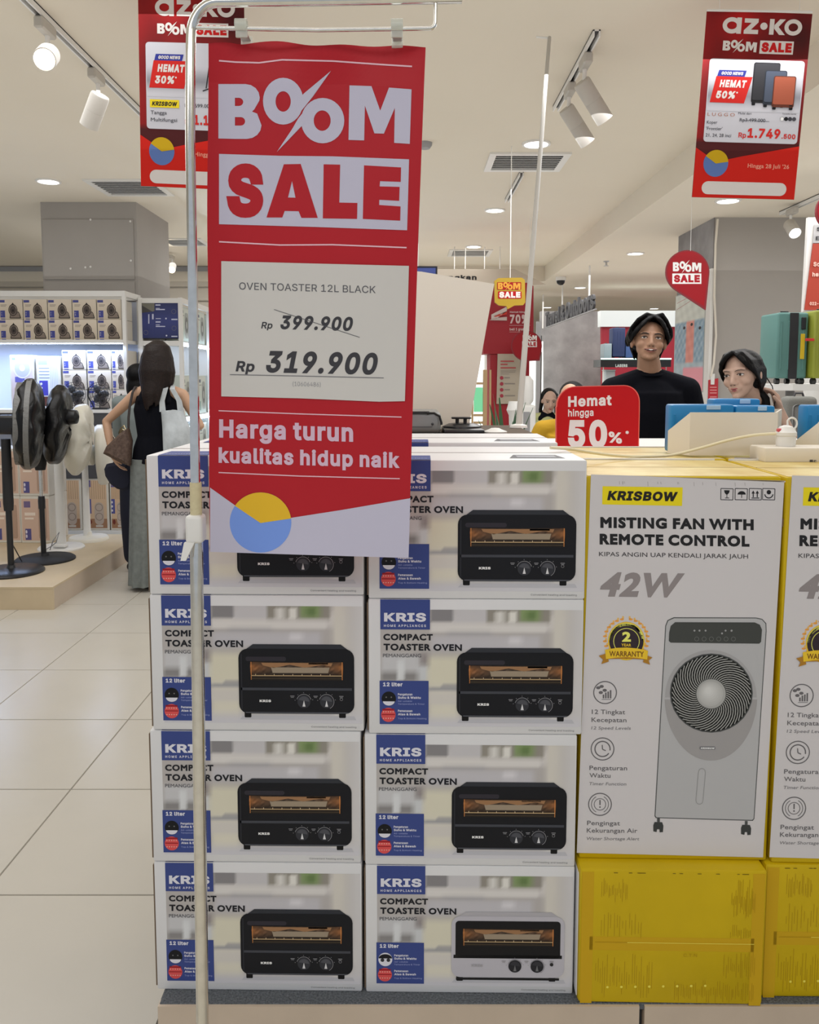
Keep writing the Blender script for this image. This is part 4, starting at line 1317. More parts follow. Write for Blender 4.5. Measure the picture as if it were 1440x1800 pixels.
# lower yellow boxes
def low_box(label, x, Y, rz, scuff_seed, w=.345, h=.2655):
    t = thing('yellow_box', label, 'box', (x, Y, Z0), rz, 'plain yellow boxes on the platform')
    yellow_box(t, w, .32, h, r=.006)
    MB().rbox(-.0022, -.0004, .006, .05, .01, h - .012, .0006, 1).build('side_flap', M_carton, t)
    rnd = random.Random(scuff_seed)
    q = Print(); n = .0
    ys = ob(140, 112, 14, GK); yl = ob(205, 178, 70, GK); yo = ob(160, 128, 18, GK)
    fn = lambda a, b: (Vector((a, 0, b)), Vector((0, -1, 0)))
    q.layer = .5
    q.rect(.004, .0, .026, h - .006, yo); q.rect(w - .026, 0, w - .004, h - .006, yo)
    q.rect(.02, h * .40, w - .02, h * .46, yo); q.rect(.02, h * .46, w - .02, h * .50, yo)
    q.build('tape_bands', fn, M_ink, t, world=False)
    q = Print(); q.layer = 2
    for x0, x1, z0, z1, nn in ((.04, .09, .20, .25, 16), (.28, .325, .17, .25, 20), (.28, .32, .13, .16, 12), (.04, .12, .13, .19, 14), (.03, .14, .01, .10, 24), (.18, .33, .003, .05, 40), (.27, .33, .05, .11, 16)):
        for i in range(nn):
            xx = x0 + (x1 - x0) * (i + rnd.random() * .5) / nn
            za = z0 + rnd.random() * .4 * (z1 - z0); zb = z1 - rnd.random() * .5 * (z1 - z0)
            if zb - za > .004: q.rect(xx, za, xx + .0007, zb, ys)
    q.build('scuff_marks', fn, M_ink, t, world=False)['kind'] = 'stuff'
    q = Print(); q.layer = 3
    for i in range(8): q.disc(.055 + i * .026, .033 + i * .0008, .0026, yl, n=7)
    q.rect(.09, h * .46 - .0006, w - .02, h * .46 + .0006, yl)
    q.rect(.03, h * .46 - .0004, .09, h * .46 + .0004, ys)
    for i in range(14):
        xx = .03 + rnd.random() * (w - .06); q.rect(xx, h - .0075, xx + .004 + rnd.random() * .004, h - .0065, ob(60, 50, 20, GK))
    q.text('C.T.N', .195, h * .36, .22, h * .36, .006, ys, 'I', 0, up=(0, 1)) 
    q.build('stamped_marks', fn, M_ink, t, world=False)
    return t
low_box('plain yellow carton with a tape seam under the tall misting fan box', .3165, 1.4455, radians(-1.2), 3)
low_box('plain yellow carton cut by the right edge of the photo', .6665, 1.459, radians(-.6), 9)
# cartons carrying the rear row
for x, sd in ((.335, 'left'), (.715, 'right')):
    dup(bpy.data.objects['yellow_box'], (x, FY + .335, Z0), 0, 'plain yellow carton hidden under the %s misting fan box of the rear row' % sd, 'plain yellow boxes on the platform')

# ================================================================== sign stand and big sale banner
PYY = 1.27
ST = thing('sign_stand', 'chrome sign stand whose pole rises in front of the left stack of boxes', 'stand', (-.338, PYY, 0))
def loc(v, t): return wm(t).inverted() @ v
def lp(px, py, Y=PYY): return loc(PY(px, py, Y), ST)
low = lp(356, 1790); mid = lp(344.5, 930)
dirn = (mid - low).normalized()
foot = low + dirn * ((-.42) / dirn.z) if dirn.z else low
base = low - dirn * (low.z / dirn.z)
base_z0 = Vector((base.x, base.y, .02))
MB().lathe([(0, .0), (.15, .0), (.152, .006), (.15, .014), (.05, .022), (.02, .03), (0, .03)], (base.x, base.y - .02, 0), 40).build('base', M_chrome, ST, smooth=True)
MB().tube([base_z0, low, lp(345.0, 930)], .0102, 18).build('lower_pole', M_chrome, ST, smooth=True)
pts = [lp(345, 960), lp(339, 500), lp(334.5, 250), lp(335, 100)]
cx, cz = lp(385, 62), None
# the bend into the top arm
a0 = lp(335.5, 66)
a1 = lp(382, 4)
for i in range(1, 8):
    a = pi / 2 * i / 8
    pts.append(Vector((a1.x + (a0.x - a1.x) * cos(a), 0, a0.z + (a1.z - a0.z) * sin(a))))
pts += [a1, lp(600, 1), lp(812, -3)]
MB().tube(pts, .0075, 14).build('upper_pole', M_chrome, ST, smooth=True)
q = [lp(338, 48.5), lp(560, 53), lp(756, 50)]
for i in range(1, 5):
    a = pi / 2 * i / 5
    p0 = lp(756, 41); r = lp(765, 41)
    q.append(Vector((p0.x + (r.x - p0.x) * sin(a), 0, p0.z + (q[2].z - p0.z) * cos(a))))
q += [lp(765.5, 38), lp(766, 2)]
MB().tube(q, .0030, 10).build('hanging_rod', M_chrome, ST, smooth=True)
MB().tube([lp(344, 848), lp(345, 905)], .0092, 16).build('tape_wrap', mat('cream_tape', (.66, .58, .36), rough=.6, bump=.4, bscale=60), ST, smooth=True)
cl = MB()
x0 = lp(330, 953); x1 = lp(359, 904)
cl.rbox(x0.x, x1.x, -.016, .016, x0.z, x1.z, .006, 3)
lk = cl.build('locking_collar', M_whitep, ST, smooth=True)
lv = MB(); A = lp(337, 950); B = lp(328, 980)
lv.loft([[Vector((A.x + dx, -.017 + dy, A.z)) for dx, dy in ((-.007, -.002), (.009, -.002), (.009, .006), (-.007, .006))],
         [Vector((B.x + dx, -.022 + dy, B.z)) for dx, dy in ((-.003, -.002), (.005, -.002), (.005, .004), (-.003, .004))]])
lv.build('lever', M_whitep, lk)

M_ban = ink('banner_vinyl', rough=.42, spec=.20, bump=.10)
M_banf = mat('banner_back', (.7, .7, .72), rough=.5)
def bY(px, py):
    s = (py - 75) / 900.0
    w = .0035 * sin(px * .021 + 1.0) * sin(s * 5.5 + .6) + .0025 * sin(px * .012 + s * 9)
    return 1.302 + .052 * s + w + .008 * max(0, .08 - s) / .08 * sin(px * .03)
def fnB(px, py):
    return PY(px, py, bY(px, py)), Vector((0, -1, 0))
BN = thing('sale_banner', 'big hanging red banner reading BOOM SALE with a price sheet for an oven toaster', 'banner', (-.06, 1.30, 1.4))
GB = 1.85
def top_edge(x):
    t = (x - 366) / 382.0
    return 76 + 6 * t - 5 * math.exp(-((x - 470) / 50.0) ** 2) + 3 * math.exp(-((x - 425) / 16.0) ** 2) + 1.5 * sin(x * .06)
def L_(y): return 366 - 2.0 * math.exp(-((y - 420) / 220.0) ** 2) + (y - 75) / 895 * 3.0 + .8 * sin(y * .013)
def R_(y): return 748 - (y - 82) / 898 * 30 - 1.5 * sin((y - 82) / 898 * pi)
def bot(x): return 970 + (x - 369) / 349 * 11
NXB, NYB = 38, 90
def bgrid(i, j):
    u, v = i / NXB, j / NYB
    y_ = 75 + v * 900
    x = L_(y_) * (1 - u) + R_(y_) * u
    yt, yb = top_edge(x), bot(x)
    return x, yt + (yb - yt) * v
red = ob(143, 26, 34, GB); lil = ob(156, 154, 170, GB)
p = Print()
V = [bgrid(i, j) for j in range(NYB + 1) for i in range(NXB + 1)]
F = [[j * (NXB + 1) + i, j * (NXB + 1) + i + 1, (j + 1) * (NXB + 1) + i + 1, (j + 1) * (NXB + 1) + i] for j in range(NYB) for i in range(NXB)]
p.layer = 0; p.raw(V, F, red)
vin = p.build('vinyl', fnB, M_ban, BN)
vin.data.materials.append(M_banf)
so = vin.modifiers.new('thickness', 'SOLIDIFY'); so.thickness = -.0009; so.offset = 1
# lower white field
p = Print(); p.layer = 2
p.poly([(369.5, 857), (413, 888), (458, 919), (513, 910), (600, 896.5), (721.5, 875.7), (718.3, 980.8), (369.5, 970)], lil)
p.build('white_field', fnB, M_ban, BN, cuts=12)
p = Print((340, 440, 3.2136)); p.layer = 3
p.disc(380, 1537, 174, ob(96, 124, 186, GB), ry=170, n=48)
p.layer = 4
n = 20; a0 = pi + .588; a1 = 2 * pi - .135
pts = [(380, 1540)] + [(380 + 174 * cos(a0 + (a1 - a0) * i / n), 1537 + 170 * sin(a0 + (a1 - a0) * i / n)) for i in range(n + 1)]
p.poly(pts, ob(184, 148, 38, GB))
p.build('round_emblem', fnB, M_ban, BN, cuts=12)
p = Print((370, 110, 3.8919)); p.layer = 2
boom(p, 55, 148, 1375, 523, lil)
p.build('boom_lettering', fnB, M_ban, BN, cuts=12)
p = Print((340, 0, 3.2727)); p.layer = 2
p.poly([(148, 886), (500, 897), (800, 900), (1241, 917), (1230, 1325), (700, 1306), (148, 1290)], lil)
p.layer = 3
# SALE in heavy letters
r = red
for s, xa, xb, yb, h in (('S', 190, 403, 1250, 305), ('A', 420, 716, 1254, 306), ('L', 745, 944, 1260, 314), ('E', 975, 1193, 1270, 318)):
    if s == 'L': p.poly([(750, 946), (845, 948), (840, 1166), (944, 1168), (942, 1260), (745, 1257)], r)
    elif s == 'E': p.poly([(982, 952), (1195, 964), (1193, 1047), (1074, 1043), (1072, 1073), (1187, 1076), (1184, 1156), (1070, 1150), (1069, 1180), (1192, 1188), (1190, 1270), (975, 1260)], r)
    elif s == 'A':
        p.raw([p.t(*q) for q in ((521, 946), (618, 944), (568, 1042), (545, 1137), (588, 1138), (716, 1254), (622, 1254), (606, 1216), (526, 1214), (512, 1252), (421, 1252))],
              [[0, 1, 2], [0, 2, 3, 10], [1, 5, 4, 2], [10, 3, 8, 9], [3, 4, 7, 8], [4, 5, 6, 7]], r)
    else: p.text('S', xa, yb, xb, yb, h, r, 'I', .054)
p.build('sale_lettering', fnB, M_ban, BN, cuts=12)
p = Print((340, 0, 3.2727)); p.layer = 2
ln = ob(186, 150, 160, GB)
for oy, k, wd_, pts in ((0, 3.2727, 9, [(148, 350), (240, 358), (380, 362), (510, 345), (800, 352), (1080, 372), (1258, 383)]), (0, 3.2727, 8, [(148, 1391), (500, 1410), (800, 1408), (1227, 1425)]),
                        (440, 3.2136, 6, [(143, 906), (600, 924), (1176, 942)]), (440, 3.2136, 6, [(143, 1255), (600, 1275), (1166, 1290)])):
    p = Print((340, oy, k)); p.layer = 2
    p.line(pts, wd_, ln)
    p.build('rule_line', fnB, M_ban, BN, cuts=12)
p = Print((340, 440, 3.2136)); p.layer = 2
p.text('Harga turun', 146, 1058, 903, 1082, 104, ob(172, 148, 164, GB), 'I', .034)
p.text('kualitas hidup naik', 143, 1200, 1166, 1230, 88, ob(172, 148, 164, GB), 'I', .034)
p.build('slogan_lettering', fnB, M_ban, BN, cuts=12)
# A4 price sheet
M_paper = ink('paper_print', rough=.75, spec=.2)
p = Print((340, 440, 3.2136)); p.layer = 6
pp = ob(166, 164, 161, GB)
p.poly([(159, 62), (700, 76), (1218, 89), (1208, 450), (1195, 852), (1050, 855), (600, 836), (159, 825)], pp)
sheet = p.build('price_sheet', fnB, M_paper, BN, cuts=12)
p = Print((340, 440, 3.2136)); p.layer = 7.2
kk = ob(52, 52, 56, GB); k2 = ob(78, 78, 82, GB)
p.text('OVEN TOASTER 12L BLACK', 260, 222, 1030, 243, 40, k2, 'I', .004)
p.text('Rp', 384, 442, 445, 443, 37, kk, 'I', .02, shear=.2)
p.text('399.900', 488, 446, 893, 456, 78, kk, 'I', .034, shear=.2)
p.text('Rp', 240, 684, 342, 687, 59, kk, 'I', .03, shear=.2)
p.text('319.900', 404, 690, 1028, 703, 122, kk, 'I', .034, shear=.2)
p.text('(10606486)', 562, 766, 720, 770, 24, ob(120, 120, 124, GB), 'I', 0)
p.layer = 8
p.line([(457, 335), (940, 492)], 3, ob(70, 70, 74, GB))
p.line([(208, 702), (640, 711), (1076, 721)], 4, ob(90, 90, 94, GB))
p.build('price_lettering', fnB, M_paper, sheet, cuts=12)

M_clip = mat('clear_clip', (.80, .82, .74), rough=.12, alpha=.55, spec=.6)
def clip(px, label):
    a = PY(px, 30, 1.27); bt = PY(px, 80, 1.30)
    t = thing('banner_clip', label, 'clip', (a.x, 1.285, bt.z), group='clear plastic clips holding the banner')
    h = a.z - bt.z
    w = .0088
    MB().rbox(-w, w, .0235, .028, 0, h * .6, .0012, 2).build('jaw', M_clip, t, smooth=True)
    MB().rbox(-w, w, -.016, -.0115, 0, h * .62, .0012, 2).build('jaw', M_clip, t, smooth=True)
    MB().rbox(-w * .8, w * .8, -.0115, .0235, h * .30, h * .36, .001, 1).build('spring_bar', M_steel, t)
    c0 = MB(); pts = []
    for i in range(11):
        an = radians(-60 + i * 30)
        pts.append((0, -.015 + .0095 * cos(an) , h * .47 + .012 + .0105 * sin(an)))
    for s in (-w, -w * .33, w * .33, w):
        pass
    o = len(c0.v)
    rings = []
    for i in range(13):
        an = radians(-80 + i * 27)
        cy, czz = -.015, h * .60
        rings.append([(x, cy + rr * cos(an), czz + rr * sin(an)) for x, rr in ((-w, .007), (w, .007), (w, .0092), (-w, .0092))])
    c0.loft(rings)
    c0.build('hook', M_clip, t, smooth=True)
    return t
clip(424, 'left clear plastic clip holding the big banner on the thin rod')
clip(698, 'right clear plastic clip holding the big banner on the thin rod')

# ================================================================== hanging sale posters
def poster(name_label, corners, Y, left):
    TL, TR, BR, BL = corners
    cx = PY(TL[0], TL[1], Y)
    t = thing('hanging_poster', name_label, 'poster', cx)
    def fn(x, y):
        u = (x - 1243) / 185.0; v = (y - 18) / 330.0
        # u, v measured in the right poster's own picture frame, straightened
        return PY(x, y, Y + .012 * sin(v * 5) + .006 * sin(u * 4)), Vector((0, -1, 0))
    return t, fn

def poster_art(t, fn, M, product, discount, brand, words, price, G=1.15):
    """M maps the straightened frame (0..1, 0..1) to photo pixels; artwork given in a frame 930 x 1640"""
    def f2(x, y):
        px, py = M(x / 930.0, y / 1640.0)
        return fn(px, py)
    p = Print(); p.layer = 0
    def bgc(x, y):
        a = .5 + .5 * sin(x * .011 + y * .004 + 1) * sin(y * .0045 - x * .006)
        b = max(0, 1 - hypot(x - 300, y - 60) / 260)
        e = max(0, 1 - hypot(x - 850, y - 250) / 330)
        r_ = 110 + 34 * a + 40 * b - 50 * e; g_ = 24 + 4 * a; b_ = 26 + 4 * a
        if y > 1130: r_, g_, b_ = 76, 28, 30
        return ob(r_, g_, b_, G)
    p.grid(0, 0, 930, 1640, 18, 34, bgc)
    sh = p.build('sheet', f2, M_inkm, t)
    so = sh.modifiers.new('thickness', 'SOLIDIFY'); so.thickness = -.002; so.offset = 1
    W_ = ob(214, 208, 204, G); R_ = ob(200, 34, 24, G)
    p = Print(); p.layer = 2; p.poly([(0, 1205), (120, 1280), (215, 1320), (420, 1272), (930, 1170), (930, 1640), (0, 1640)], R_)
    p.layer = 3; p.disc(190, 1340, 112, ob(92, 118, 176, G), ry=118, n=40)
    n = 16; a0 = pi + .55; a1 = 2 * pi - .14
    p.layer = 4; p.poly([(190, 1342)] + [(190 + 112 * cos(a0 + (a1 - a0) * i / n), 1340 + 118 * sin(a0 + (a1 - a0) * i / n)) for i in range(n + 1)], ob(196, 160, 26, G))
    p.build('emblem_field', f2, M_inkm, t, cuts=50, eps=.0007)
    p = Print(); p.layer = 3
    p.rect(80, 1498, 850, 1612, W_, r=56)
    p.text("Hingga 28 Juli '26", 480, 1370, 855, 1372, 36, ob(230, 150, 130, G), 'G', .02)
    p.build('footer_lettering', f2, M_inkm, t, cuts=50, eps=.0007)
    # shop name
    p = Print(); p.layer = 2
    p.ring(230, 126, 82, 38, W_, ry=72); p.layer = 2.4; p.rect(272, 55, 314, 198, W_)
    p.layer = 2
    p.poly([(340, 60), (462, 60), (462, 92), (400, 158), (465, 158), (465, 196), (338, 196), (338, 166), (402, 98), (340, 98)], W_)
    p.disc(512, 124, 32, W_)
    p.poly([(562, 58), (602, 58), (602, 196), (562, 196)], W_)
    p.poly([(604, 112), (650, 58), (700, 58), (642, 126), (704, 196), (652, 196), (604, 142)], W_)
    p.ring(772, 126, 78, 36, W_, ry=72)
    p.build('shop_name', f2, M_inkm, t, cuts=50, eps=.0007)
    p = Print(); p.layer = 2
    boom(p, 165, 262, 466, 348, W_)
    sale_block(p, 492, 250, 790, 366, W_, ob(190, 30, 30, G))
    p.build('sale_lettering', f2, M_inkm, t, cuts=50, eps=.0007)
    p = Print(); p.layer = 2
    p.rect(60, 420, 905, 1152, ob(196, 196, 204, G), r=30)
    p.layer = 3
    def sh_(x, y):
        v = (y - 560) / 240.0
        a = 196 - 60 * max(0, min(1, 1 - abs(v - .75) * 2.2))
        return ob(a, a, a + 8, G)
    p.grid(68, 560, 897, 880, 4, 12, sh_)
    p.layer = 4
    p.poly([(150, 520), (395, 520), (380, 575), (136, 575)], ob(48, 56, 140, G))
    p.poly([(130, 575), (452, 575), (395, 808), (88, 806)], ob(196, 36, 30, G))
    p.layer = 5
    p.text('GOOD NEWS', 170, 562, 362, 562, 28, W_, 'I', .04, shear=.2)
    p.text('HEMAT', 162, 672, 395, 672, 66, W_, 'I', .05, shear=.15)
    p.text(discount, 136, 770, 305, 770, 66, W_, 'I', .05, shear=.15); p.disc(325, 716, 8, W_, n=8)
    kb = ob(70, 70, 76, G); rr = ob(200, 44, 40, G)
    for s, x0, y, x1, h in words: p.text(s, x0, y, x1, y, h, kb, 'G', .005)
    p.text('Rp', price[1] - 80, 1108, price[1] - 12, 1110, 44, rr, 'I', .02)
    p.text(price[0], price[1], 1108, price[2], 1110, 84, rr, 'I', .035)
    if price[3]: p.text(price[3], price[2] + 14, 1108, 884, 1110, 42, rr, 'I', .03)
    brand(p)
    p.layer = 5
    product(p)
    p.build('product_panel', f2, M_inkm, t, cuts=50, eps=.0007)

def bilin(TL, TR, BR, BL):
    def M(u, v):
        x = (TL[0] * (1 - u) + TR[0] * u) * (1 - v) + (BL[0] * (1 - u) + BR[0] * u) * v
        y = (TL[1] * (1 - u) + TR[1] * u) * (1 - v) + (BL[1] * (1 - u) + BR[1] * u) * v
        return x, y
    return M
def cases(p):
    G = 1.15
    for i, (x0, y0, x1, y1, cc) in enumerate(((455, 444, 690, 800, (52, 52, 56)), (560, 512, 755, 815, (74, 82, 98)), (640, 560, 838, 835, (160, 84, 62)))):
        p.layer = 5 + i * 2
        p.rect(x0 + 8, y1 - 20, x0 + 40, y1 + 22, ob(20, 20, 24, G), r=8); p.rect(x1 - 40, y1 - 20, x1 - 8, y1 + 22, ob(20, 20, 24, G), r=8)
        p.rect(x0, y0, x1, y1, ob(cc[0] * .6, cc[1] * .6, cc[2] * .6, G), r=18)
        p.layer += 1
        p.rect(x0 + 8, y0 + 8, x1 - 8, y1 - 24, ob(*cc, G), r=14)
        p.rect(x1 - 56, y0 + 40, x1 - 36, y0 + 54, ob(120, 60, 50, G))
def brand_l(p):
    p.text('LUGGO', 78, 925, 322, 925, 28, ob(140, 92, 70, 1.7), 'G', 0, track=.25)
    G = 1.7
    for i, cc in enumerate(((196, 196, 200), (20, 20, 24), (50, 50, 56), (60, 60, 66))):
        p.disc(748 + i * 36, 934, 18, ob(*cc, G)); 
    p.ring(748, 934, 18, 3, ob(60, 60, 64, G))
    p.layer += 1; p.line([(390, 955), (636, 962)], 4, ob(70, 70, 76, G)); p.layer -= 1
PT = thing('hanging_poster', 'red sale poster with three suitcases hanging at the top right', 'poster', PY(1335, 20, 3.6), group='sale posters hung from the ceiling')
def fnP(px, py):
    return PY(px, py, 3.60 + .014 * sin(py * .02) + .008 * sin(px * .02)), Vector((0, -1, 0))
poster_art(PT, fnP, bilin((1243, 18), (1428.5, 24.5), (1396, 351), (1216.5, 346.5)), cases, '50%', brand_l,
           [('Mulai dari', 352, 905, 470, 20), ('Rp3.499.000', 380 - 10, 968, 600, 30), ('Koper', 78, 995, 172, 28), ("'Frontier'", 76, 1050, 222, 28),
            ('21, 24, 28 inci', 76, 1108, 305, 28), ('Tersedia warna', 745, 895, 870, 12)], ('1.749', 452, 745, '.500'))
def ladder(p):
    G = 1.7; k = ob(34, 34, 38, G)
    for pts in ([(640, 480), (590, 800)], [(640, 470), (700, 470)], [(700, 480), (760, 790)], [(610, 700), (735, 700)], [(620, 640), (725, 640)], [(628, 580), (715, 580)], [(560, 822), (700, 770)]):
        p.line(pts, 9, k)
def brand_k(p):
    G = 1.7
    p.rect(92, 905, 350, 972, ob(204, 174, 30, G)); p.layer += 1
    p.text('KRISBOW', 110, 958, 328, 958, 36, ob(36, 34, 30, G), 'I', .04, shear=.2); p.layer -= 1
PL = thing('hanging_poster', 'red sale poster hanging behind the chrome pole and the big banner', 'poster', PY(330, 2, 3.6), group='sale posters hung from the ceiling')
poster_art(PL, fnP, bilin((242.5, -14), (429, -10), (432, 335), (248, 327)), ladder, '30%', brand_k,
           [('Tangga', 98, 1030, 240, 30), ('Multifungsi', 98, 1090, 330, 30), ('Rp1.699.000', 400, 962, 640, 30)], ('1.149', 480, 720, '.000'))
# strings and top bars carrying them
def hang(t, px0, px1, py, Y=3.60):
    a, b = PY(px0, py, Y), PY(px1, py + 3, Y)
    inv = wm(t).inverted()
    MB().tube([inv @ a, inv @ b], .005, 8).build('top_bar', M_whitep, t)
    for u in (.12, .88):
        q = a.lerp(b, u)
        MB().tube([inv @ q, inv @ Vector((q.x, q.y, CEIL))], .0012, 6).build('string', M_whitep, t)
hang(PT, 1243, 1428, 18)
hang(PL, 243, 429, -13)

# ================================================================== counter things right of the boxes
G1 = 1.5
# drop shaped sign by the right pillar
def drop_sign(label, cx, cy, r, tip, Y, logo, rim=(150, 22, 34), core=(134, 20, 28), tiltx=0):
    t = thing('drop_sign', label, 'sign', PY(cx, cy, Y), group='red drop shaped sale signs')
    def fn(x, y): return PY(x, y, Y), Vector((0, -1, 0))
    def shape(rr, d=0):
        pts = []
        tx, ty = tip
        a_t = atan2(ty - cy, tx - cx)
        D = hypot(tx - cx, ty - cy)
        al = math.acos(min(1, rr / D))
        n = 30
        st = a_t + al; en = a_t - al + 2 * pi
        for i in range(n + 1):
            a = st + (en - st) * i / n
            pts.append((cx + rr * cos(a), cy + rr * sin(a)))
        k = 1 - (r - rr) / r * 1.6
        pts.append((cx + (tx - cx) * k, cy + (ty - cy) * k))
        return pts
    s = shape(r); p0 = PY(cx, cy, Y)
    pts3 = [PY(x, y, Y) for x, y in s]
    b = MB(); nn = len(pts3)
    b.add(pts3 + [q + Vector((0, .018, 0)) for q in pts3], [list(range(nn)), list(range(nn, 2 * nn))[::-1]] + [[i, (i + 1) % nn, nn + (i + 1) % nn, nn + i] for i in range(nn)])
    b.build('panel', mat('sign_red_dark', ob(112, 16, 28, G1), rough=.5), t, world=True)
    p = Print(); p.layer = 4
    p.poly(shape(r * .94), ob(*core, G1)); p.layer = 5
    x0, y0, x1, y1 = logo
    boom(p, x0, y0, x1, y0 + (y1 - y0) * .42, ob(220, 206, 204, G1))
    sale_block(p, x0 - 1, y0 + (y1 - y0) * .52, x1, y1, ob(220, 206, 204, G1), ob(150, 24, 34, G1))
    p.build('sign_print', fn, M_ink, t)
    return t
ds = drop_sign('red drop shaped sale sign hanging at the corner of the right grey pillar', 1209, 478, 38.5, (1241, 545), 6.6, (1183, 461, 1233, 499))
q = PY(1214, 441, 6.6)
MB().tube([q, Vector((q.x, q.y, CEIL2))], .002, 6).build('string', M_whitep, ds, world=True)

# rounded red sign on the counter
SG = thing('counter_sign', 'rounded red sign reading Hemat hingga 50% standing on the counter', 'sign', PY(1052, 800, 2.35))
pts = [(977, 806), (977, 716)] + [(1012 + 34 * cos(a), 714 + 35 * sin(a)) for a in [pi + pi / 2 * i / 8 for i in range(9)]] + \
      [(1098 + 27 * cos(a), 705 + 28 * sin(a)) for a in [-pi / 2 + pi / 2 * i / 8 for i in range(9)]] + [(1125, 720), (1123, 806)]
P3 = [PY(x, y, 2.35) for x, y in pts]; nn = len(P3)
MB().add(P3 + [v + Vector((0, .006, 0)) for v in P3], [list(range(nn)), list(range(nn, 2 * nn))[::-1]] + [[i, (i + 1) % nn, nn + (i + 1) % nn, nn + i] for i in range(nn)]).build(
    'board', mat('sign_rim', ob(210, 90, 80, G1), rough=.3), SG, world=True)
fs = lambda x, y: (PY(x, y, 2.35), Vector((0, -1, 0)))
p = Print(); p.layer = 2
cx_, cy_ = 1051, 745
p.poly([(cx_ + (x - cx_) * .975, cy_ + (y - cy_) * .98) for x, y in pts], ob(166, 14, 22, G1))
W2 = ob(206, 198, 200, G1)
p.layer = 3
p.tf = (860, 540, 6.545)
p.text('Hemat', 908, 1148, 1410, 1128, 122, W2, 'I', .036)
p.text('hingga', 908, 1258, 1200, 1250, 82, W2, 'I', .022)
p.text('50', 905, 1618, 1358, 1618, 320, W2, 'I', .045)
p.tf = (1040, 380, 3.6)
p.text('%', 108, 1432, 192, 1440, 70, W2, 'I', .03); p.text('*', 214, 1392, 236, 1392, 34, W2, 'I', .03)
p.build('sign_print', fs, M_ink, SG)

# counter behind the boxes carrying sign, trays and small things
zc = PY(1080, 800, 2.3).z
CT = thing('counter', 'white topped counter behind the yellow lidded boxes', 'counter', (1.2, 2.2, 0))
MB().rbox(-.812, 1.6, -.01, .75, zc - .035, zc, .004, 2).build('worktop', M_white, CT)
MB().box(-.80, 1.58, 0, .73, 0, zc - .035).build('base', M_white, CT)

M_cream = mat('cream_board', (.80, .74, .64), rough=.6)
M_bluefile = mat('blue_plastic', (.008, .22, .52), rough=.35)
M_bluelab = mat('pale_label', (.45, .65, .85), rough=.5)
def tray(label, x0p, x1p, xcut, yt, yb, Y, blue_tops, grp):
    """box tray with a slanting left cheek, blue packs standing inside"""
    t = thing('display_tray', label, 'tray', PY(x1p, yb, Y), group=grp)
    A = PY(x0p, yb, Y + .0); 
    z0 = CAMZ - .905 + KH + .0045
    a = PY(xcut, yt, Y); b = PY(x1p, yt, Y); z1 = a.z
    xl = PY(x0p, yb, Y + .06).x
    x1 = b.x
    xc = a.x
    d = .20
    f = MB()
    f.prism([(xc, z0), (x1, z0), (x1, z1), (xc, z1)], (0, Y, 0), (1, 0, 0), (0, 0, 1), (0, .004, 0))
    f.build('front_wall', M_cream, t, world=True)
    s = MB()
    zz = PY(x0p, yt + 32, Y + .06).z
    s.add([(xc, Y, z0), (xc, Y, z1), (xl, Y + .06, zz), (xl, Y + .06, z0), (xc + .004, Y + .003, z0), (xc + .004, Y + .003, z1), (xl + .004, Y + .063, zz), (xl + .004, Y + .063, z0)],
          [(0, 1, 2, 3), (4, 7, 6, 5), (0, 4, 5, 1), (1, 5, 6, 2), (2, 6, 7, 3), (3, 7, 4, 0)])
    s.build('side_wall', M_cream, t, world=True)
    xe = PY(x1p + 4, yt, Y + d).x
    MB().add([(x1 - .004, Y + .005, z0), (x1, Y + .005, z0), (xe + .004, Y + d, z0), (xe, Y + d, z0), (x1 - .004, Y + .005, z1), (x1, Y + .005, z1), (xe + .004, Y + d, z1), (xe, Y + d, z1)],
             [(0, 3, 2, 1), (4, 5, 6, 7), (0, 1, 5, 4), (1, 2, 6, 5), (2, 3, 7, 6), (3, 0, 4, 7)]).build('end_wall', M_cream, t, world=True)
    MB().box(PY(x0p + 12, yt, Y + d).x, xe + .004, Y + d, Y + d + .004, z0, z1).build('back_wall', M_cream, t, world=True)
    for (bx0, bx1, by, Yb, lab) in blue_tops:
        u = PY(bx0, by, Yb); v = PY(bx1, by, Yb)
        bt = thing('blue_pack', lab, 'pack', ((u.x + v.x) / 2, Yb, z0), group='blue packs standing in the counter trays')
        w = (v.x - u.x) / 2
        m = MB().rbox(-w, w, .0, .05, 0, u.z - z0, .006, 2)
        m.build('pouch', M_bluefile, bt, smooth=True)
        for i in range(5):
            MB().rbox(-w + .004 + i * w * .38, -w + .010 + i * w * .38, -.0015, .0, .01, (u.z - z0) * .8, .0007, 1).build('rib', M_bluefile, bt)
        MB().rbox(w * .1, w * .55, -.002, .0, u.z - z0 - .012, u.z - z0 - .002, .0008, 1).build('label', M_bluelab, bt)
    return t
tray('cream display tray with slanted cheek holding blue packs in front of the young man', 1173, 1368, 1214, 725, 812, 1.83,
     [(1181, 1292, 711, 1.905, 'blue pack at the left of the front row in the wide cream tray'), (1294, 1364, 713, 1.905, 'blue pack at the right of the front row in the wide cream tray'),
      (1255, 1338, 701, 1.965, 'blue pack standing in the rear row of the wide cream tray')], 'cream display trays')
tray('cream display tray cut by the right edge of the photo', 1398, 1500, 1440, 742, 812, 1.83,
     [(1420, 1500, 712, 1.905, 'blue pack in the tray cut by the right edge of the photo')], 'cream display trays')

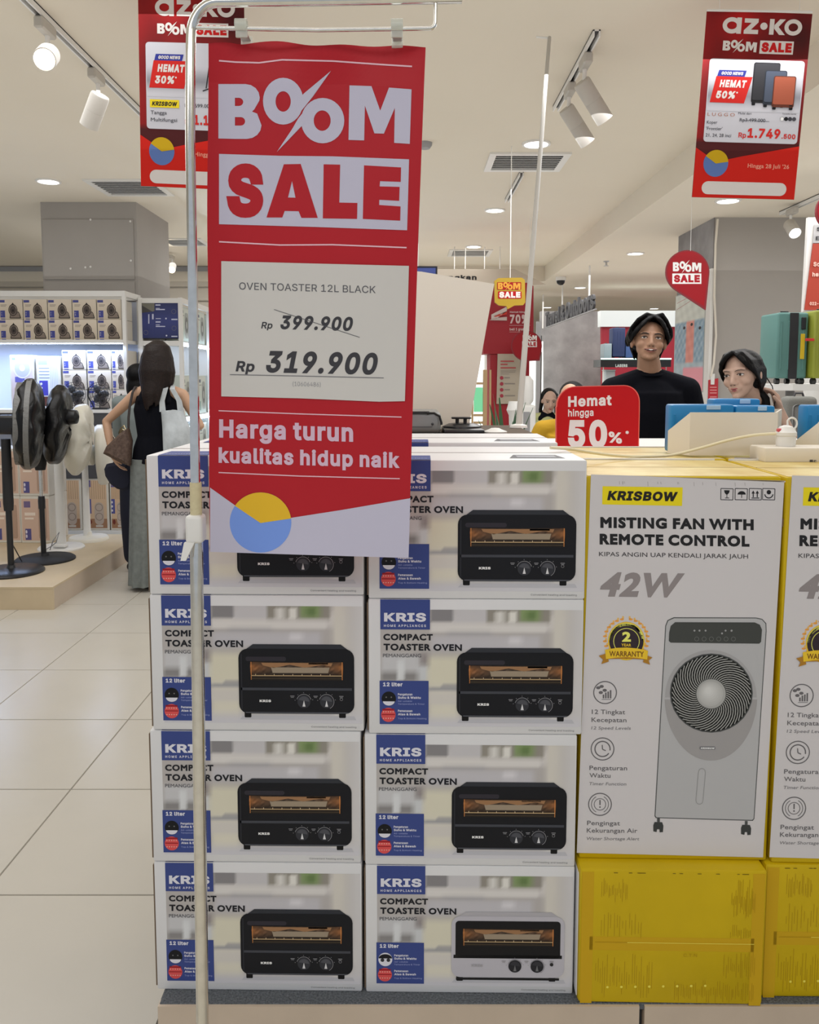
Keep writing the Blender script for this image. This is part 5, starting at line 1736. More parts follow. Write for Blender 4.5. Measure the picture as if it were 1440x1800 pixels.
# white extension box with markings, bottle with loop, cable
wb = thing('white_case', 'low white case with small dark markings at the right end of the counter', 'case', PY(1345, 815, 1.72))
A = PY(1345, 787, 1.72); zb = CAMZ - .905 + KH
MB().rbox(A.x, A.x + .28, 1.72, 1.80, zb + .0, A.z, .004, 2).build('shell', M_cream, wb, world=True, smooth=True)
p = Print(); p.layer = 1
p.tf = (1260, 380, 3.911)
k = ob(60, 58, 56, G1)
p.rect(640, 1675, 662, 1703, k); p.text('EX', 668, 1703, 700, 1704, 26, k, 'G', .02)
p.build('markings', lambda x, y: (PY(x, y, 1.7195), Vector((0, -1, 0))), M_ink, wb)
b0 = PY(1384, 787, 1.75)
BT = thing('white_bottle', 'small white bottle with a carrying loop at the end of the cream cable', 'bottle', (b0.x, 1.758, A.z))
MB().lathe([(0, 0), (.022, 0), (.024, .004), (.024, .022), (.0225, .026), (.0255, .028), (.0255, .036), (.021, .041), (.016, .05), (.006, .054), (0, .054)], n=24).build('body', M_whitep, BT, smooth=True)
lpnts = [(.004, 0, .045)] + [(.014 + .013 * cos(a), 0, .058 + .015 * sin(a)) for a in [pi - .5 - i * .45 for i in range(9)]] + [(.024, 0, .034)]
MB().tube(lpnts, .0026, 8).build('loop', M_whitep, BT, smooth=True)
MB().rbox(-.024, -.014, -.01, .004, .036, .046, .002, 1).build('tag', mat('pink_tag', (.6, .08, .1), rough=.5), BT)
BT.scale = (.84, .84, .84)
cpt = [(968, 787, 1.62), (1000, 789, 1.65), (1040, 795.5, 1.70), (1085, 801, 1.75), (1130, 802.5, 1.78), (1180, 800, 1.79), (1230, 788, 1.785), (1280, 774, 1.78), (1325, 765, 1.77), (1368, 762, 1.758)]
cb = [PY(*q) for q in cpt]
sm = []
for i in range(len(cb) - 1):
    p0 = cb[max(i - 1, 0)]; p1 = cb[i]; p2 = cb[i + 1]; p3 = cb[min(i + 2, len(cb) - 1)]
    for k in range(5):
        u = k / 5
        sm.append(.5 * ((2 * p1) + (p2 - p0) * u + (2 * p0 - 5 * p1 + 4 * p2 - p3) * u * u + (3 * p1 - p0 - 3 * p2 + p3) * u ** 3))
sm.append(cb[-1])
tag(MB().tube(sm, .0031, 8).build('cable', mat('cream_cable', (.78, .70, .48), rough=.45), smooth=True),
    'cream cable running over the yellow lids to the small white bottle', 'cable')

# ================================================================== shelf counter behind the white lids
zt = PY(850, 770, 2.25).z
xl_, xr_ = PY(700, 770, 2.25).x - .35, PY(958, 770, 2.25).x
SH = thing('product_stand', 'dark edged display stand behind the white boxes holding the grill appliances', 'stand', ((xl_ + xr_) / 2, 2.25, 0))
hw = (xr_ - xl_) / 2
MB().rbox(-hw, hw, 0, .62, zt - .014, zt, .003, 1).build('top', mat('brown_board', (.12, .085, .055), rough=.8, noise=.3, nscale=40), SH)
MB().box(-hw + .01, hw - .01, .01, .61, 0, zt - .014).build('base', M_white, SH)
M_silver = mat('silver_plastic', (.34, .35, .35), rough=.4, metal=.4)
a = PY(700, 770, 2.38); b_ = PY(778, 722, 2.38)
TO = thing('table_grill', 'silver grill appliance with black trim beside the cream board', 'appliance', ((a.x + b_.x) / 2, 2.38, zt))
w = (b_.x - a.x) / 2; h = b_.z - zt
prof = [(-w, 0.006), (w * .96, 0.006)]
MB().rbox(-w, w * .94, 0, .22, .004, h * .96, .014, 4).build('body', M_silver, TO, smooth=True)
MB().rbox(-w, w * .55, -.003, .0, h * .32, h * .34, .001, 1).build('seam_line', M_dark, TO)
MB().tube([(w * .30, -.006, h * .9), (w * .62, -.006, h * .9), (w * .86, -.006, h * .78), (w * .95, -.006, h * .5), (w * .95, -.006, h * .42)], .0035, 8).build('trim', M_black, TO, smooth=True)
MB().rbox(-w, w * .42, -.008, .002, h * .88, h * .98, .003, 2).build('handle', M_black, TO, smooth=True)
MB().ball((w * .55, -.003, h * .45), .004, n=8).build('screw', M_dark, TO)
for xx in (-w * .8, w * .8):
    MB().lathe([(0, -.0), (.012, 0), (.012, .006), (0, .006)], (xx, .03, 0), 12).build('foot', M_black, TO)
c0 = PY(775, 770, 2.36); c1 = PY(860, 740, 2.36)
GR = thing('black_griddle', 'black lidded griddle with a knob handle beside the silver grill', 'appliance', ((c0.x + c1.x) / 2, 2.38, zt))
w = (c1.x - c0.x) / 2 * .86; h = PY(800, 738, 2.38).z - zt
MB().rbox(-w, w, 0, .2, .0, h * .35, .006, 2).build('base', M_black, GR, smooth=True)
MB().lathe([(w * .98, 0), (w * .96, h * .12), (w * .7, h * .28), (w * .3, h * .34), (0, h * .35)], (0, .10, h * .35), 28).build('lid', M_black, GR, smooth=True)
for s in (-.012, .012):
    MB().tube([(s - .004, .09, h * .6), (s - .004, .09, h * .98)], .0055, 8).build('knob_post', M_black, GR, smooth=True)
MB().rbox(-.034, .026, .078, .10, h * .96, h * 1.1, .003, 2).build('knob', M_black, GR, smooth=True)
d0 = PY(873, 768, 2.4)
tag(MB().lathe([(0, 0), (.035, 0), (.036, .006), (.02, .012), (.012, .016), (0, .017)], (d0.x, 2.44, zt), 20).build('saucer', M_white, smooth=True),
    'small white saucer beside the black griddle on the dark edged stand', 'saucer')

# cream board standing on it
cb_ = [(700, 474), (741, 477.5), (869, 499), (858, 560), (824, 769), (700, 769)]
P3 = [PY(x, y, 2.66) for x, y in cb_]
for v in P3[-2:]: v.z = zt + .0005
nn = len(P3)
tag(MB().add(P3 + [v + Vector((0, .005, 0)) for v in P3], [list(range(nn)), list(range(nn, 2 * nn))[::-1]] + [[i, (i + 1) % nn, nn + (i + 1) % nn, nn + i] for i in range(nn)]).build('blank_board', M_cream),
    'large blank cream board standing behind the grill appliances beside the banner', 'board')
# leaning white rod
ra, rb_ = PY(911.5, 769, 2.72), PY(966, 66, 3.95)
ra = Vector((ra.x, ra.y, zt + .001))
RD = thing('white_rod', 'long thin white rod rising from the display stand towards the ceiling', 'rod', ra)
MB().tube([ra, rb_], [.0105, .0085], 12).build('pole', mat('rod_white', (.50, .48, .44), rough=.5), RD, smooth=True, world=True)
MB().tube([PY(943, 65, 3.95), PY(969, 67, 3.95)], .005, 8).build('crossbar', M_whitep, RD, world=True)
MB().lathe([(0, 0), (.03, 0), (.028, .008), (.012, .012), (0, .012)], n=18).build('foot', M_whitep, RD)

# ================================================================== left side: fan platform and shelving
M_lwood = mat('light_wood', (.62, .50, .33), rough=.5, noise=.10, nscale=5)
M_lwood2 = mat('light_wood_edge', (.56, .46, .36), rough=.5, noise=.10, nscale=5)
FPF = thing('fan_platform', 'low pale wooden platform carrying the pedestal fans at the left', 'platform', (-3.3, 5.18, 0))
MB().box(-1.4, 1.0, 0, 1.8, .138, .15).build('top', M_lwood, FPF)
MB().box(-1.4, 1.0, .002, .02, 0, .1378).build('front_panel', M_lwood, FPF)
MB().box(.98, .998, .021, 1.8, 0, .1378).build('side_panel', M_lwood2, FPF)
MB().box(-1.38, .97, .03, 1.78, .001, .137).build('base', M_dark, FPF)

M_bag_d = mat('dark_bag_film', (.006, .006, .007), rough=.28, spec=.30, bump=.5, bscale=16)
M_bag_s = mat('bag_film_stripe', (.16, .16, .155), rough=.35, bump=.7, bscale=40)
M_bag_w = mat('white_bag_film', (.80, .77, .66), rough=.3, bump=.6, bscale=14)
M_ivory = mat('ivory_plastic', (.82, .79, .70), rough=.35)
PZL = .15
def fan_base(t, m, r, x=0, y=0, thick=.022):
    MB().lathe([(0, 0), (r, 0), (r, thick * .5), (r * .93, thick), (r * .3, thick * 1.25), (.03, thick * 1.5), (.024, thick * 2.4), (0, thick * 2.4)], (x, y, 0), 40).build('base', m, t, smooth=True)
def wavy_bag(M, R, W, m, name, t, seed, n=40, squash=1.0, low=0.0):
    """plastic bag drawn over a fan head: disc seen mostly edge on"""
    rnd = random.Random(seed); ph = [rnd.random() * 6 for _ in range(8)]
    b = MB(); rings = []
    K = 18
    for i in range(K + 1):
        s = -1 + 2 * i / K
        rr = R * max(.03, (1 - abs(s) ** 3.2)) ** .42
        ring = []
        for k in range(n):
            a = 2 * pi * k / n
            q = rr * (1 + .025 * sin(a * 7 + ph[0] + s * 3) + .018 * sin(a * 13 + ph[1]) + low * max(0, -sin(a)) ** 2 * .25)
            w = W * s * (1 + .08 * sin(a * 5 + ph[2])) + .008 * sin(a * 9 + ph[3])
            ring.append(M @ Vector((w, q * cos(a) * squash, q * sin(a))))
        rings.append(ring)
    b.loft(rings)
    return b.build(name, m, t, smooth=True)

# black fan 1 (nearest, cut by the left edge)
def at_base(px, py): return PZ(px, py, PZL)
b1_ = at_base(20, 1006)
F1 = thing('pedestal_fan', 'black pedestal fan nearest us, its bagged head striped grey, cut by the left edge', 'fan', b1_, group='pedestal fans on the pale platform')
hz = PY(50, 745, b1_.y).z - PZL
fan_base(F1, M_black, .215)
MB().tube([(0, 0, .03), (0, 0, hz * .45)], .021, 16).build('lower_pole', M_black, F1, smooth=True)
MB().tube([(0, 0, hz * .42), (0, 0, hz * .47), (0, 0, hz * .9)], [.030, .034, .030], 16).build('upper_pole', M_blackm, F1, smooth=True)
MB().rbox(-.10, .10, -.055, .055, hz - .07, hz + .06, .022, 3).build('motor_housing', M_black, F1, smooth=True)
hx = PY(51, 745, b1_.y).x - b1_.x
Mh = Matrix.Translation((hx, 0, hz)) @ Matrix.Rotation(radians(20), 4, 'Z') @ Matrix.Rotation(radians(3), 4, 'Y')
hd = wavy_bag(Mh, .305, .088, M_bag_d, 'bagged_head', F1, 3)
for sx_, wd_ in ((-.055, .018), (.006, .016)):
    rings = []
    for i in range(25):
        a = radians(120 + i * 5); a = radians(95 + i * 7.2)
        for_ = .309 * (max(.03, 1 - abs(sx_ / .088) ** 3.2)) ** .42 + .004
        rings.append([Mh @ Vector((sx_ + dx, -for_ * sin(radians(8 + i * 6.8)) , for_ * cos(radians(8 + i * 6.8)) )) + Vector((0, dy, 0)) for dx, dy in ((-wd_, -.002), (wd_, -.002), (wd_, .004), (-wd_, .004))])
    MB().loft(rings).build('reflective_stripe', M_bag_s, hd, smooth=True)
MB().tube([(0.02, .03, hz - .3), (-.05, .1, hz - .6), (-.08, .16, .2), (-.02, .2, .03)], .004, 6).build('cord', M_black, F1, smooth=True)

# black fan 2
b2_ = at_base(80, 984)
F2 = thing('pedestal_fan', 'second black pedestal fan with a chrome neck and a dark bag over its head', 'fan', b2_, group='pedestal fans on the pale platform')
hz = PY(100, 747, b2_.y).z - PZL
pxo = PY(74, 900, b2_.y).x - b2_.x
fan_base(F2, M_blackm, .21)
zz = lambda y: PY(74, y, b2_.y).z - PZL
MB().tube([(pxo, 0, .03), (pxo, 0, zz(880))], .019, 16).build('lower_pole', M_black, F2, smooth=True)
MB().tube([(pxo, 0, zz(894)), (pxo, 0, zz(880)), (pxo, 0, zz(872))], [.024, .026, .022], 16).build('height_collar', M_black, F2, smooth=True)
MB().tube([(pxo, 0, zz(875)), (pxo, 0, zz(815))], .013, 14).build('chrome_neck', M_chrome, F2, smooth=True)
MB().tube([(pxo, 0, zz(826)), (pxo, 0, zz(815)), (pxo, 0, zz(740)), (pxo + .01, 0, zz(710))], [.035, .044, .044, .03], 18).build('control_column', M_blackm, F2, smooth=True)
hx = PY(102, 747, b2_.y).x - b2_.x
Mh = Matrix.Translation((hx, 0, hz)) @ Matrix.Rotation(radians(14), 4, 'Z') @ Matrix.Rotation(radians(7), 4, 'Y')
wavy_bag(Mh, .29, .075, M_bag_d, 'bagged_head', F2, 5)
MB().lathe([(0, 0), (.06, .01), (.05, .08), (0, .1)], n=18, M=Matrix.Rotation(radians(90), 4, 'Y')).build('motor_cap', M_black, F2, smooth=True, loc=(hx + .07, -.03, hz + .06))
MB().box(-.012, .012, -.002, .002, -.08, .08).build('hang_tag', M_white, F2, loc=(pxo + .035, -.12, hz + .02), rot=(0, radians(-14), 0))

# white fan 3
b3_ = at_base(108, 964)
F3 = thing('pedestal_fan', 'white pedestal fan with a cream bag drawn over its head', 'fan', b3_, group='pedestal fans on the pale platform')
fan_base(F3, M_whitep, .175)
hz = PY(136, 770, b3_.y).z - PZL
pxo = PY(106, 900, b3_.y).x - b3_.x
MB().tube([(pxo, 0, .03), (pxo, 0, hz - .12), (pxo + .03, 0, hz - .02)], [.036, .034, .028], 18).build('pole', M_whitep, F3, smooth=True)
hx = PY(139, 770, b3_.y).x - b3_.x
Mh = Matrix.Translation((hx, 0, hz)) @ Matrix.Rotation(radians(12), 4, 'Z') @ Matrix.Rotation(radians(8), 4, 'Y')
wavy_bag(Mh, .265, .085, M_bag_w, 'bagged_head', F3, 8, low=.3)
MB().tube([(-.02, -.16, .02), (.02, -.19, .1), (.06, -.17, .16), (.03, -.16, .08), (-.01, -.15, .05), (-.06, -.17, .02)], .004, 6).build('cord', M_rail, F3, smooth=True)
MB().rbox(-.02, .08, -.12, -.05, .03, .05, .006, 2).build('remote_cradle', M_whitep, F3, smooth=True)
# white fan 4
b4_ = at_base(156, 949)
F4 = thing('pedestal_fan', 'white pedestal fan with a deep drum shaped head beside the woman with the tote bag', 'fan', b4_, group='pedestal fans on the pale platform')
fan_base(F4, M_ivory, .16, thick=.03)
hz = PY(178, 800, b4_.y).z - PZL
pxo = PY(152, 900, b4_.y).x - b4_.x
MB().tube([(pxo, 0, .03), (pxo, 0, hz - .02)], [.03, .024], 18).build('pole', M_whitep, F4, smooth=True)
Mr = Matrix.Rotation(radians(90), 4, 'Y')
MB().lathe([(0, -.06), (.06, -.06), (.085, -.03), (.085, .05), (.05, .07), (0, .07)], n=24, M=Mr).build('motor_housing', M_ivory, F4, smooth=True, loc=(pxo + .02, 0, hz))
MB().lathe([(0, 0), (.14, .0), (.235, .01), (.25, .03), (.25, .07), (.235, .09), (.10, .13), (0, .135)], n=40, M=Matrix.Rotation(radians(19), 4, 'Z') @ Matrix.Rotation(radians(88), 4, 'Y')).build('drum_head', M_ivory, F4, smooth=True, loc=(pxo + .09, 0, hz))

# printed cartons used on the shelves
def fan_art(p, w, h, G=1.3, tint=(1, 1, 1), lit=False):
    """desk fan carton front, artwork 100 x 75"""
    def cc(r, g, b): return ob(r * tint[0], g * tint[1], b * tint[2], G)
    p.layer = 1
    p.grid(0, 0, 100, 75, 5, 4, lambda x, y: cc(200 - y * .3, 188 - y * .3, 172 - y * .35))
    p.layer = 2
    p.rect(2, 3, 26, 12, cc(70, 74, 130)); p.rect(6, 42, 26, 68, cc(64, 68, 128)); p.rect(8, 72, 26, 75, cc(70, 74, 130))
    p.rect(8, 20, 34, 22, cc(120, 112, 104)); p.rect(8, 25, 30, 27, cc(140, 130, 120)); p.disc(11, 50, 3, cc(220, 215, 205), n=8); p.disc(11, 58, 3, cc(220, 215, 205), n=8)
    p.poly([(46, 66), (44, 36), (52, 20), (60, 14), (68, 22), (78, 44), (90, 66), (88, 70), (46, 70)], cc(120, 108, 98))
    p.layer = 3
    p.ring(60, 40, 19, 3, cc(44, 38, 36), ry=22, n=20); p.disc(60, 40, 13, cc(70, 62, 58), ry=16, n=16)
    p.poly([(54, 20), (60, 12), (66, 20)], cc(40, 36, 34))
    p.layer = 4; p.disc(60, 42, 5, cc(40, 36, 34), n=10)
    p.line([(48, 60), (46, 70), (92, 70), (86, 52), (80, 46)], 3, cc(44, 40, 38))
def tower_art(p, w, h, G=1.25):
    """slim appliance carton, artwork 50 x 100"""
    cc = lambda r, g, b: ob(r, g, b, G)
    p.layer = 1; p.rect(4, 4, 46, 96, cc(196, 168, 138))
    p.layer = 2
    for i in range(10): p.rect(5 + i * 4.1, 5, 6.2 + i * 4.1, 40, cc(166, 138, 110))
    p.rect(4, 4, 16, 17, cc(74, 74, 130)); p.rect(4, 40, 16, 68, cc(78, 80, 136)); p.rect(4, 78, 46, 96, cc(150, 112, 84))
    p.layer = 3
    for i in range(3): p.disc(7, 46 + i * 8, 2.5, cc(210, 205, 200), n=8)
    p.rect(22, 46, 40, 90, cc(176, 160, 146), r=9); p.disc(12, 84, 5, cc(110, 52, 44), n=10)
    p.layer = 4
    p.ring(31, 56, 7.5, 1.4, cc(140, 126, 114), n=16); p.ring(31, 74, 7.5, 1.4, cc(140, 126, 114), n=16); p.rect(24, 90, 38, 94, cc(190, 180, 168))
def round_art(p, w, h, G=1.3):
    cc = lambda r, g, b: ob(r, g, b, G)
    p.layer = 1; p.rect(3, 3, 47, 97, cc(196, 184, 190)); p.layer = 2
    p.rect(5, 5, 12, 9, cc(120, 130, 190)); p.rect(10, 40, 30, 50, cc(90, 90, 160)); p.rect(8, 60, 42, 96, cc(190, 170, 160))
    p.layer = 3; p.disc(26, 24, 19, cc(205, 205, 225), ry=19); p.layer = 4; p.disc(26, 24, 16, cc(170, 172, 205)); p.layer = 5; p.disc(26, 24, 6, cc(205, 205, 222))
def plug_art(p, w, h, G=1.3):
    cc = lambda r, g, b: ob(r, g, b, G)
    p.layer = 1; p.rect(3, 3, 47, 97, cc(205, 210, 222)); p.layer = 2
    p.rect(5, 8, 24, 16, cc(150, 165, 190))
    for i in range(4): p.rect(6, 22 + i * 6, 28, 23.5 + i * 6, cc(130, 140, 160))
    for i in range(5): p.rect(30 + i * 3.4, 8, 31 + i * 3.4, 60, cc(170, 178, 196))
    p.rect(6, 46, 24, 74, cc(70, 70, 170)); p.rect(8, 76, 26, 94, cc(90, 56, 50)); p.rect(30, 60, 44, 96, cc(176, 178, 186), r=6)
    p.layer = 3
    for i in range(3): p.disc(10, 52 + i * 8, 2.6, cc(210, 215, 235), n=8)
def blind_art(p, w, h, G=1.2):
    cc = lambda r, g, b: ob(r, g, b, G)
    p.layer = 1; p.rect(4, 4, 96, 71, cc(196, 168, 150)); p.layer = 2
    p.rect(12, 8, 34, 18, cc(110, 96, 130)); p.rect(14, 26, 50, 31, cc(220, 205, 190)); p.rect(14, 34, 44, 37, cc(220, 205, 190)); p.rect(14, 52, 34, 70, cc(84, 80, 130))
    p.layer = 3; p.disc(18, 57, 3, cc(210, 205, 215), n=8); p.disc(18, 64, 3, cc(210, 205, 215), n=8); p.rect(60, 14, 88, 68, cc(168, 140, 122), r=4)

def carton(name, label, group, w, d, h, art, aw, ah, m=None):
    t = thing(name, label, 'box', group=group)
    MB().rbox(0, w, 0, d, 0, h, .004, 1).build('carton', m or mat('shelf_carton', (.70, .66, .58), rough=.5), t)
    p = Print(); art(p, w, h)
    fn = lambda x, y: (Vector((x / aw * w, 0, h - y / ah * h)), Vector((0, -1, 0)))
    p.build('front_print', fn, M_ink, t, world=False, eps=.0006)
    KID[t.name] = kids(t)
    return t

def pale_art(p, w, h, G=1.3):
    cc = lambda r, g, b: ob(r, g, b, G)
    p.layer = 1; p.grid(3, 3, 97, 72, 4, 4, lambda x, y: cc(186 - y * .4, 190 - y * .3, 180 - y * .3)); p.layer = 2
    p.rect(8, 8, 30, 14, cc(90, 100, 110)); p.rect(8, 18, 40, 20, cc(140, 140, 136)); p.rect(8, 50, 26, 68, cc(110, 130, 120))
    p.rect(44, 12, 88, 66, cc(140, 144, 138), r=12); p.layer = 3; p.disc(66, 38, 17, cc(96, 98, 94)); p.layer = 4; p.disc(66, 38, 8, cc(160, 164, 158))
# cartons on the platform behind the fans
pc = carton('fan_carton', 'tall fan carton on the platform, upper one behind the second black fan', 'fan cartons piled on the platform', .24, .34, .385, blind_art, 100, 75)
xr = PY(34, 850, 6.6).x
pc.location = (xr, 6.6, PZL + .387)
dup(pc, (xr, 6.6, PZL), label='tall fan carton on the platform, lower one behind the second black fan')
dup(pc, (xr - .245, 6.61, PZL), label='tall fan carton on the platform, lower one at the left edge of the photo')
dup(pc, (xr - .245, 6.61, PZL + .387), label='tall fan carton on the platform, upper one at the left edge of the photo')

# ------------------------------------------------------------------ shelving unit 1
SY = 7.40
SX0, SX1 = -4.45, PY(222, 600, SY).x
ztop = PY(100, 511, SY).z
zA = PY(100, 597, SY).z; zB = PY(100, 720, SY).z; zC = PY(100, 806, SY).z; zD = .10
U1 = thing('shelving_unit', 'white shelving unit with lit shelves of fan cartons in front of the left grey pillar', 'shelf', (SX1, SY, 0))
w = SX1 - SX0; D = .43
for x in (-w, -w * .5, 0):
    if x == -w * .5: continue
    for y in (0, D - .035):
        MB().box(x - .03, x, y, y + .035, 0, ztop).build('post', M_white, U1)
MB().box(-w + .0005, -.0305, .001, .034, ztop - .05, ztop - .0005).build('top_rail', M_white, U1)
MB().box(-w + .0005, -.0305, D - .034, D - .001, ztop - .05, ztop - .0005).build('top_rail', M_white, U1)
MB().box(-.029, -.001, .0355, D - .0355, ztop - .05, ztop - .0005).build('top_rail', M_white, U1)
MB().box(-w, -.031, D - .004, D, .1, ztop - .06).build('back_panel', mat('shelf_back', (.62, .66, .78), rough=.6), U1)
for z, nm, fas in ((zA, 'shelf', 0), (zB, 'shelf', .13), (zC, 'shelf', .15), (zD, 'shelf', 0)):
    s_ = MB().box(-w, -.031, .0, D - .005, z - .03, z).build('shelf', M_white, U1)
    if fas:
        MB().box(-w, -.031, .012, .02, z - .03 - fas, z - .031).build('fascia', M_dark, s_)
M_led = mat('led_strip', (1, 1, 1), emit=(.62, .76, 1), estr=14)
MB().box(-w + .01, -.035, .05, .065, zA - .036, zA - .0305).build('led_strip', M_led, U1)
area('shelf_led', (SX1 - w / 2, SY - .01, zA - .05), w * .95, .05, 19, (.45, .62, 1))
MB().box(-w + .01, -.031, .03, .05, .001, .0695).build('kick_board', M_white, U1)

def px_x(px, Y=SY): return PY(px, 700, Y).x
bh = (PY(0, 524, SY).z - zA) / 2.06
bw = px_x(43) - px_x(0)
f0 = carton('desk_fan_box', 'x', 'desk fan boxes on the top shelf', bw * .96, .3, bh, fan_art, 100, 75)
ordn = ['fifth', 'fourth', 'third', 'second', 'nearest']
first = True
for r in range(2):
    for k in range(5):
        x = px_x(216) - (5 - k) * bw + .004
        lab = '%s desk fan box from the right post on the top lit shelf, %s layer' % (ordn[k].replace('nearest', 'first'), 'lower' if r == 0 else 'upper')
        if first: o = f0; o.location = (x, SY + .03, zA + .001); first = False
        else: o = dup(f0, (x, SY + .03, zA + .001 + r * (bh + .002)))
        o['label'] = lab
bh2 = bh * .98
for k, (x, n) in enumerate(((107, 3), (151, 3), (194, 3))):
    for r in range(n):
        if k == 2 and r == 3: continue
        o = dup(f0, (px_x(x), SY + .06, zB + .001 + r * (bh2 + .004)),
                label='desk fan box in the %s column under the blue shelf light, %s of three' % (('first', 'middle', 'last')[k], ('lowest', 'middle', 'topmost')[r]),
                group='desk fan boxes under the blue shelf light')
        o.scale = (.62 if k == 2 else 1, 1, .98)
hh = PY(40, 624, SY).z - zB
r1 = carton('round_fan_box', 'tall box with a round white fan pictured, under the blue shelf light', 'tall boxes under the blue shelf light', (px_x(58) - px_x(15)) * .97, .3, hh, round_art, 50, 100)
r1.location = (px_x(15), SY + .05, zB + .001)
r1 = carton('heater_box', 'tall box with a plug strip and blue feature panel, under the blue shelf light', 'tall boxes under the blue shelf light', (px_x(104) - px_x(61)) * .97, .3, hh * .98, plug_art, 50, 100)
r1.location = (px_x(61), SY + .05, zB + .001)
# display fans standing on shelf B
for px, nm in ((175, 'small dark display fan standing before the fan boxes on the lit shelf'), (131, 'small dark display fan half behind the bagged black fan')):
    P_ = PY(px, 722, SY + .0)
    t = thing('table_fan', nm, 'fan', (P_.x, SY + .03 - .0, zB + .001), group='small table fans on the lit shelf')
    t.location.y = SY - .0
    t.location.y = SY + .028
    Mx = Matrix.Rotation(radians(90), 4, 'X')
    MB().rbox(-.07, .07, -.02, .02, 0, .015, .004, 2).build('base', M_black, t, smooth=True)
    b = MB()
    for rr in (.035, .06, .085, .105):
        pts = [(rr * cos(a), -.026, .14 + rr * sin(a)) for a in [2 * pi * i / 24 for i in range(25)]]
        b.tube(pts, .0022, 5, cap=False)
    for i in range(14):
        a = 2 * pi * i / 14
        b.tube([(.02 * cos(a), -.027, .14 + .02 * sin(a)), (.105 * cos(a), -.026, .14 + .105 * sin(a))], .0018, 5)
    g_o = b.build('guard', M_black, t); g_o['kind'] = 'stuff'
    for i in range(3):
        a = 2 * pi * i / 3
        MB().ball((.045 * cos(a), -.012, .14 + .045 * sin(a)), .042, .004, .03, 12, M=Matrix.Rotation(-a, 3, 'Y')).build('blade', M_dark, t, smooth=True)
    MB().ball((0, -.01, .14), .022, .02, .022, 12).build('hub', M_black, t, smooth=True)
    MB().tube([(-.06, 0, .014), (-.108, 0, .12), (-.10, 0, .2)], .005, 8).build('bracket', M_black, t, smooth=True)
# shelf C boxes and bottom row
hC = (zB - .16 - zC) * .95
for k, x in enumerate((88, 128, 168)):
    o = dup(f0, (px_x(x) - .004, SY + .06, zC + .001), label='%s desk fan box on the shelf behind the white fan poles' % ('leftmost', 'middle', 'rightmost')[k], group='desk fan boxes behind the white fans')
    o.scale = (.9, 1, hC / bh)
hD = (zC - .18 - zD) * .99
tw_ = px_x(48) - px_x(0)
tb = carton('tower_fan_box', 'x', 'tower fan boxes on the bottom shelf', tw_ * .96, .3, hD, tower_art, 50, 100)
for k in range(4):
    x = px_x(40 + k * 48.5)
    o = tb if k == 0 else dup(tb)
    o.location = (x, SY + .03, zD + .001)
    if k == 3: o.scale = (.58, 1, 1)
    o['label'] = 'tower fan box on the bottom shelf, %s' % ('half hidden by the second black fan', 'between the poles of the white fans', 'just right of the last fan pole', 'beside the trousers of the woman')[k]

# ------------------------------------------------------------------ shelving unit 2 with the blue screen
QY = 7.72
QX0, QX1 = PY(243, 560, QY).x, PY(320, 560, QY).x
zt2 = PY(280, 523, QY).z; zs2 = PY(280, 600, QY).z
U2 = thing('screen_gondola', 'white gondola with a dark blue menu screen on its end, beside the grey pillar', 'shelf', (QX1, QY, 0))
w2 = QX1 - QX0; L2 = 3.2
for x in (-w2, -.035):
    for y in (0, 1.06, 2.12, L2 - .035):
        MB().box(x, x + .035, y, y + .035, 0, zt2).build('post', M_white, U2)
for z in (zt2 - .05, zs2 - .04):
    MB().box(-w2 + .0355, -.0355, .002, .033, z, z + .045).build('rail', M_white, U2)
MB().box(-.034, -.001, .036, L2 - .036, zt2 - .05, zt2 - .001).build('side_rail', M_white, U2)
lv = [.12, .62, 1.12, zs2]
for z in lv: MB().box(-w2 + .036, -.001 - .035, .036, L2 - .036, z - .03, z).build('shelf', M_white, U2)
M_wallg = mat('gondola_back', (.55, .56, .55), rough=.6)
MB().box(-w2 * .55, -w2 * .5, .04, L2 - .04, .12, zt2 - .06).build('back_panel', M_wallg, U2)
for z in lv[1:]:
    MB().box(-.034, -.002, .08, L2 - .05, z - .0299 - .01, z - .0301).build('led_strip', M_led, U2)
p = Print(); p.tf = (230, 490, 10.585)
G = 1.2
p.layer = 1
def scr(x, y):
    a = 1 - .25 * abs(y - 800) / 350
    return ob(52 * a, 58 * a, 108 * a, G)
p.grid(160, 450, 885, 1105, 10, 10, scr)
p.layer = 2
p.poly([(160, 455), (445, 455), (445, 600), (400, 610), (165, 470)], ob(100, 98, 88, G)); p.poly([(160, 470), (400, 612), (162, 640)], ob(62, 60, 58, G))
wl = ob(170, 172, 190, G)
p.layer = 3
for x0, y0, x1, y1 in ((460, 478, 552, 500), (465, 545, 540, 556), (465, 562, 635, 582), (465, 735, 560, 748), (462, 792, 555, 816), (465, 852, 540, 864), (465, 878, 640, 896), (755, 745, 868, 768), (755, 1062, 868, 1082),
                       (395, 655, 425, 755), (325, 660, 345, 835)):
    p.rect(x0, y0, x1, y1, wl)
for x, y in ((655, 740), (665, 1058)): p.disc(x, y, 16, wl, n=10)
for x, y in ((800, 610), (805, 920), (280, 1000)): p.ring(x, y, 45, 8, ob(86, 84, 96, G), n=14)
p.layer = 2; p.rect(440, 455, 446, 1105, ob(40, 44, 92, G))
tv = thing('menu_screen', 'dark blue screen mounted on the end of the white gondola behind the woman', 'screen', (QX1 - w2 / 2, QY, zs2 + .02))
MB().rbox(-w2 / 2 + .04, w2 / 2 - .04, .004, .03, 0, zt2 - zs2 - .09, .004, 1).build('housing', M_black, tv)
p.build('display', lambda x, y: (PY(x, y, QY + .003), Vector((0, -1, 0))), M_screen, tv)
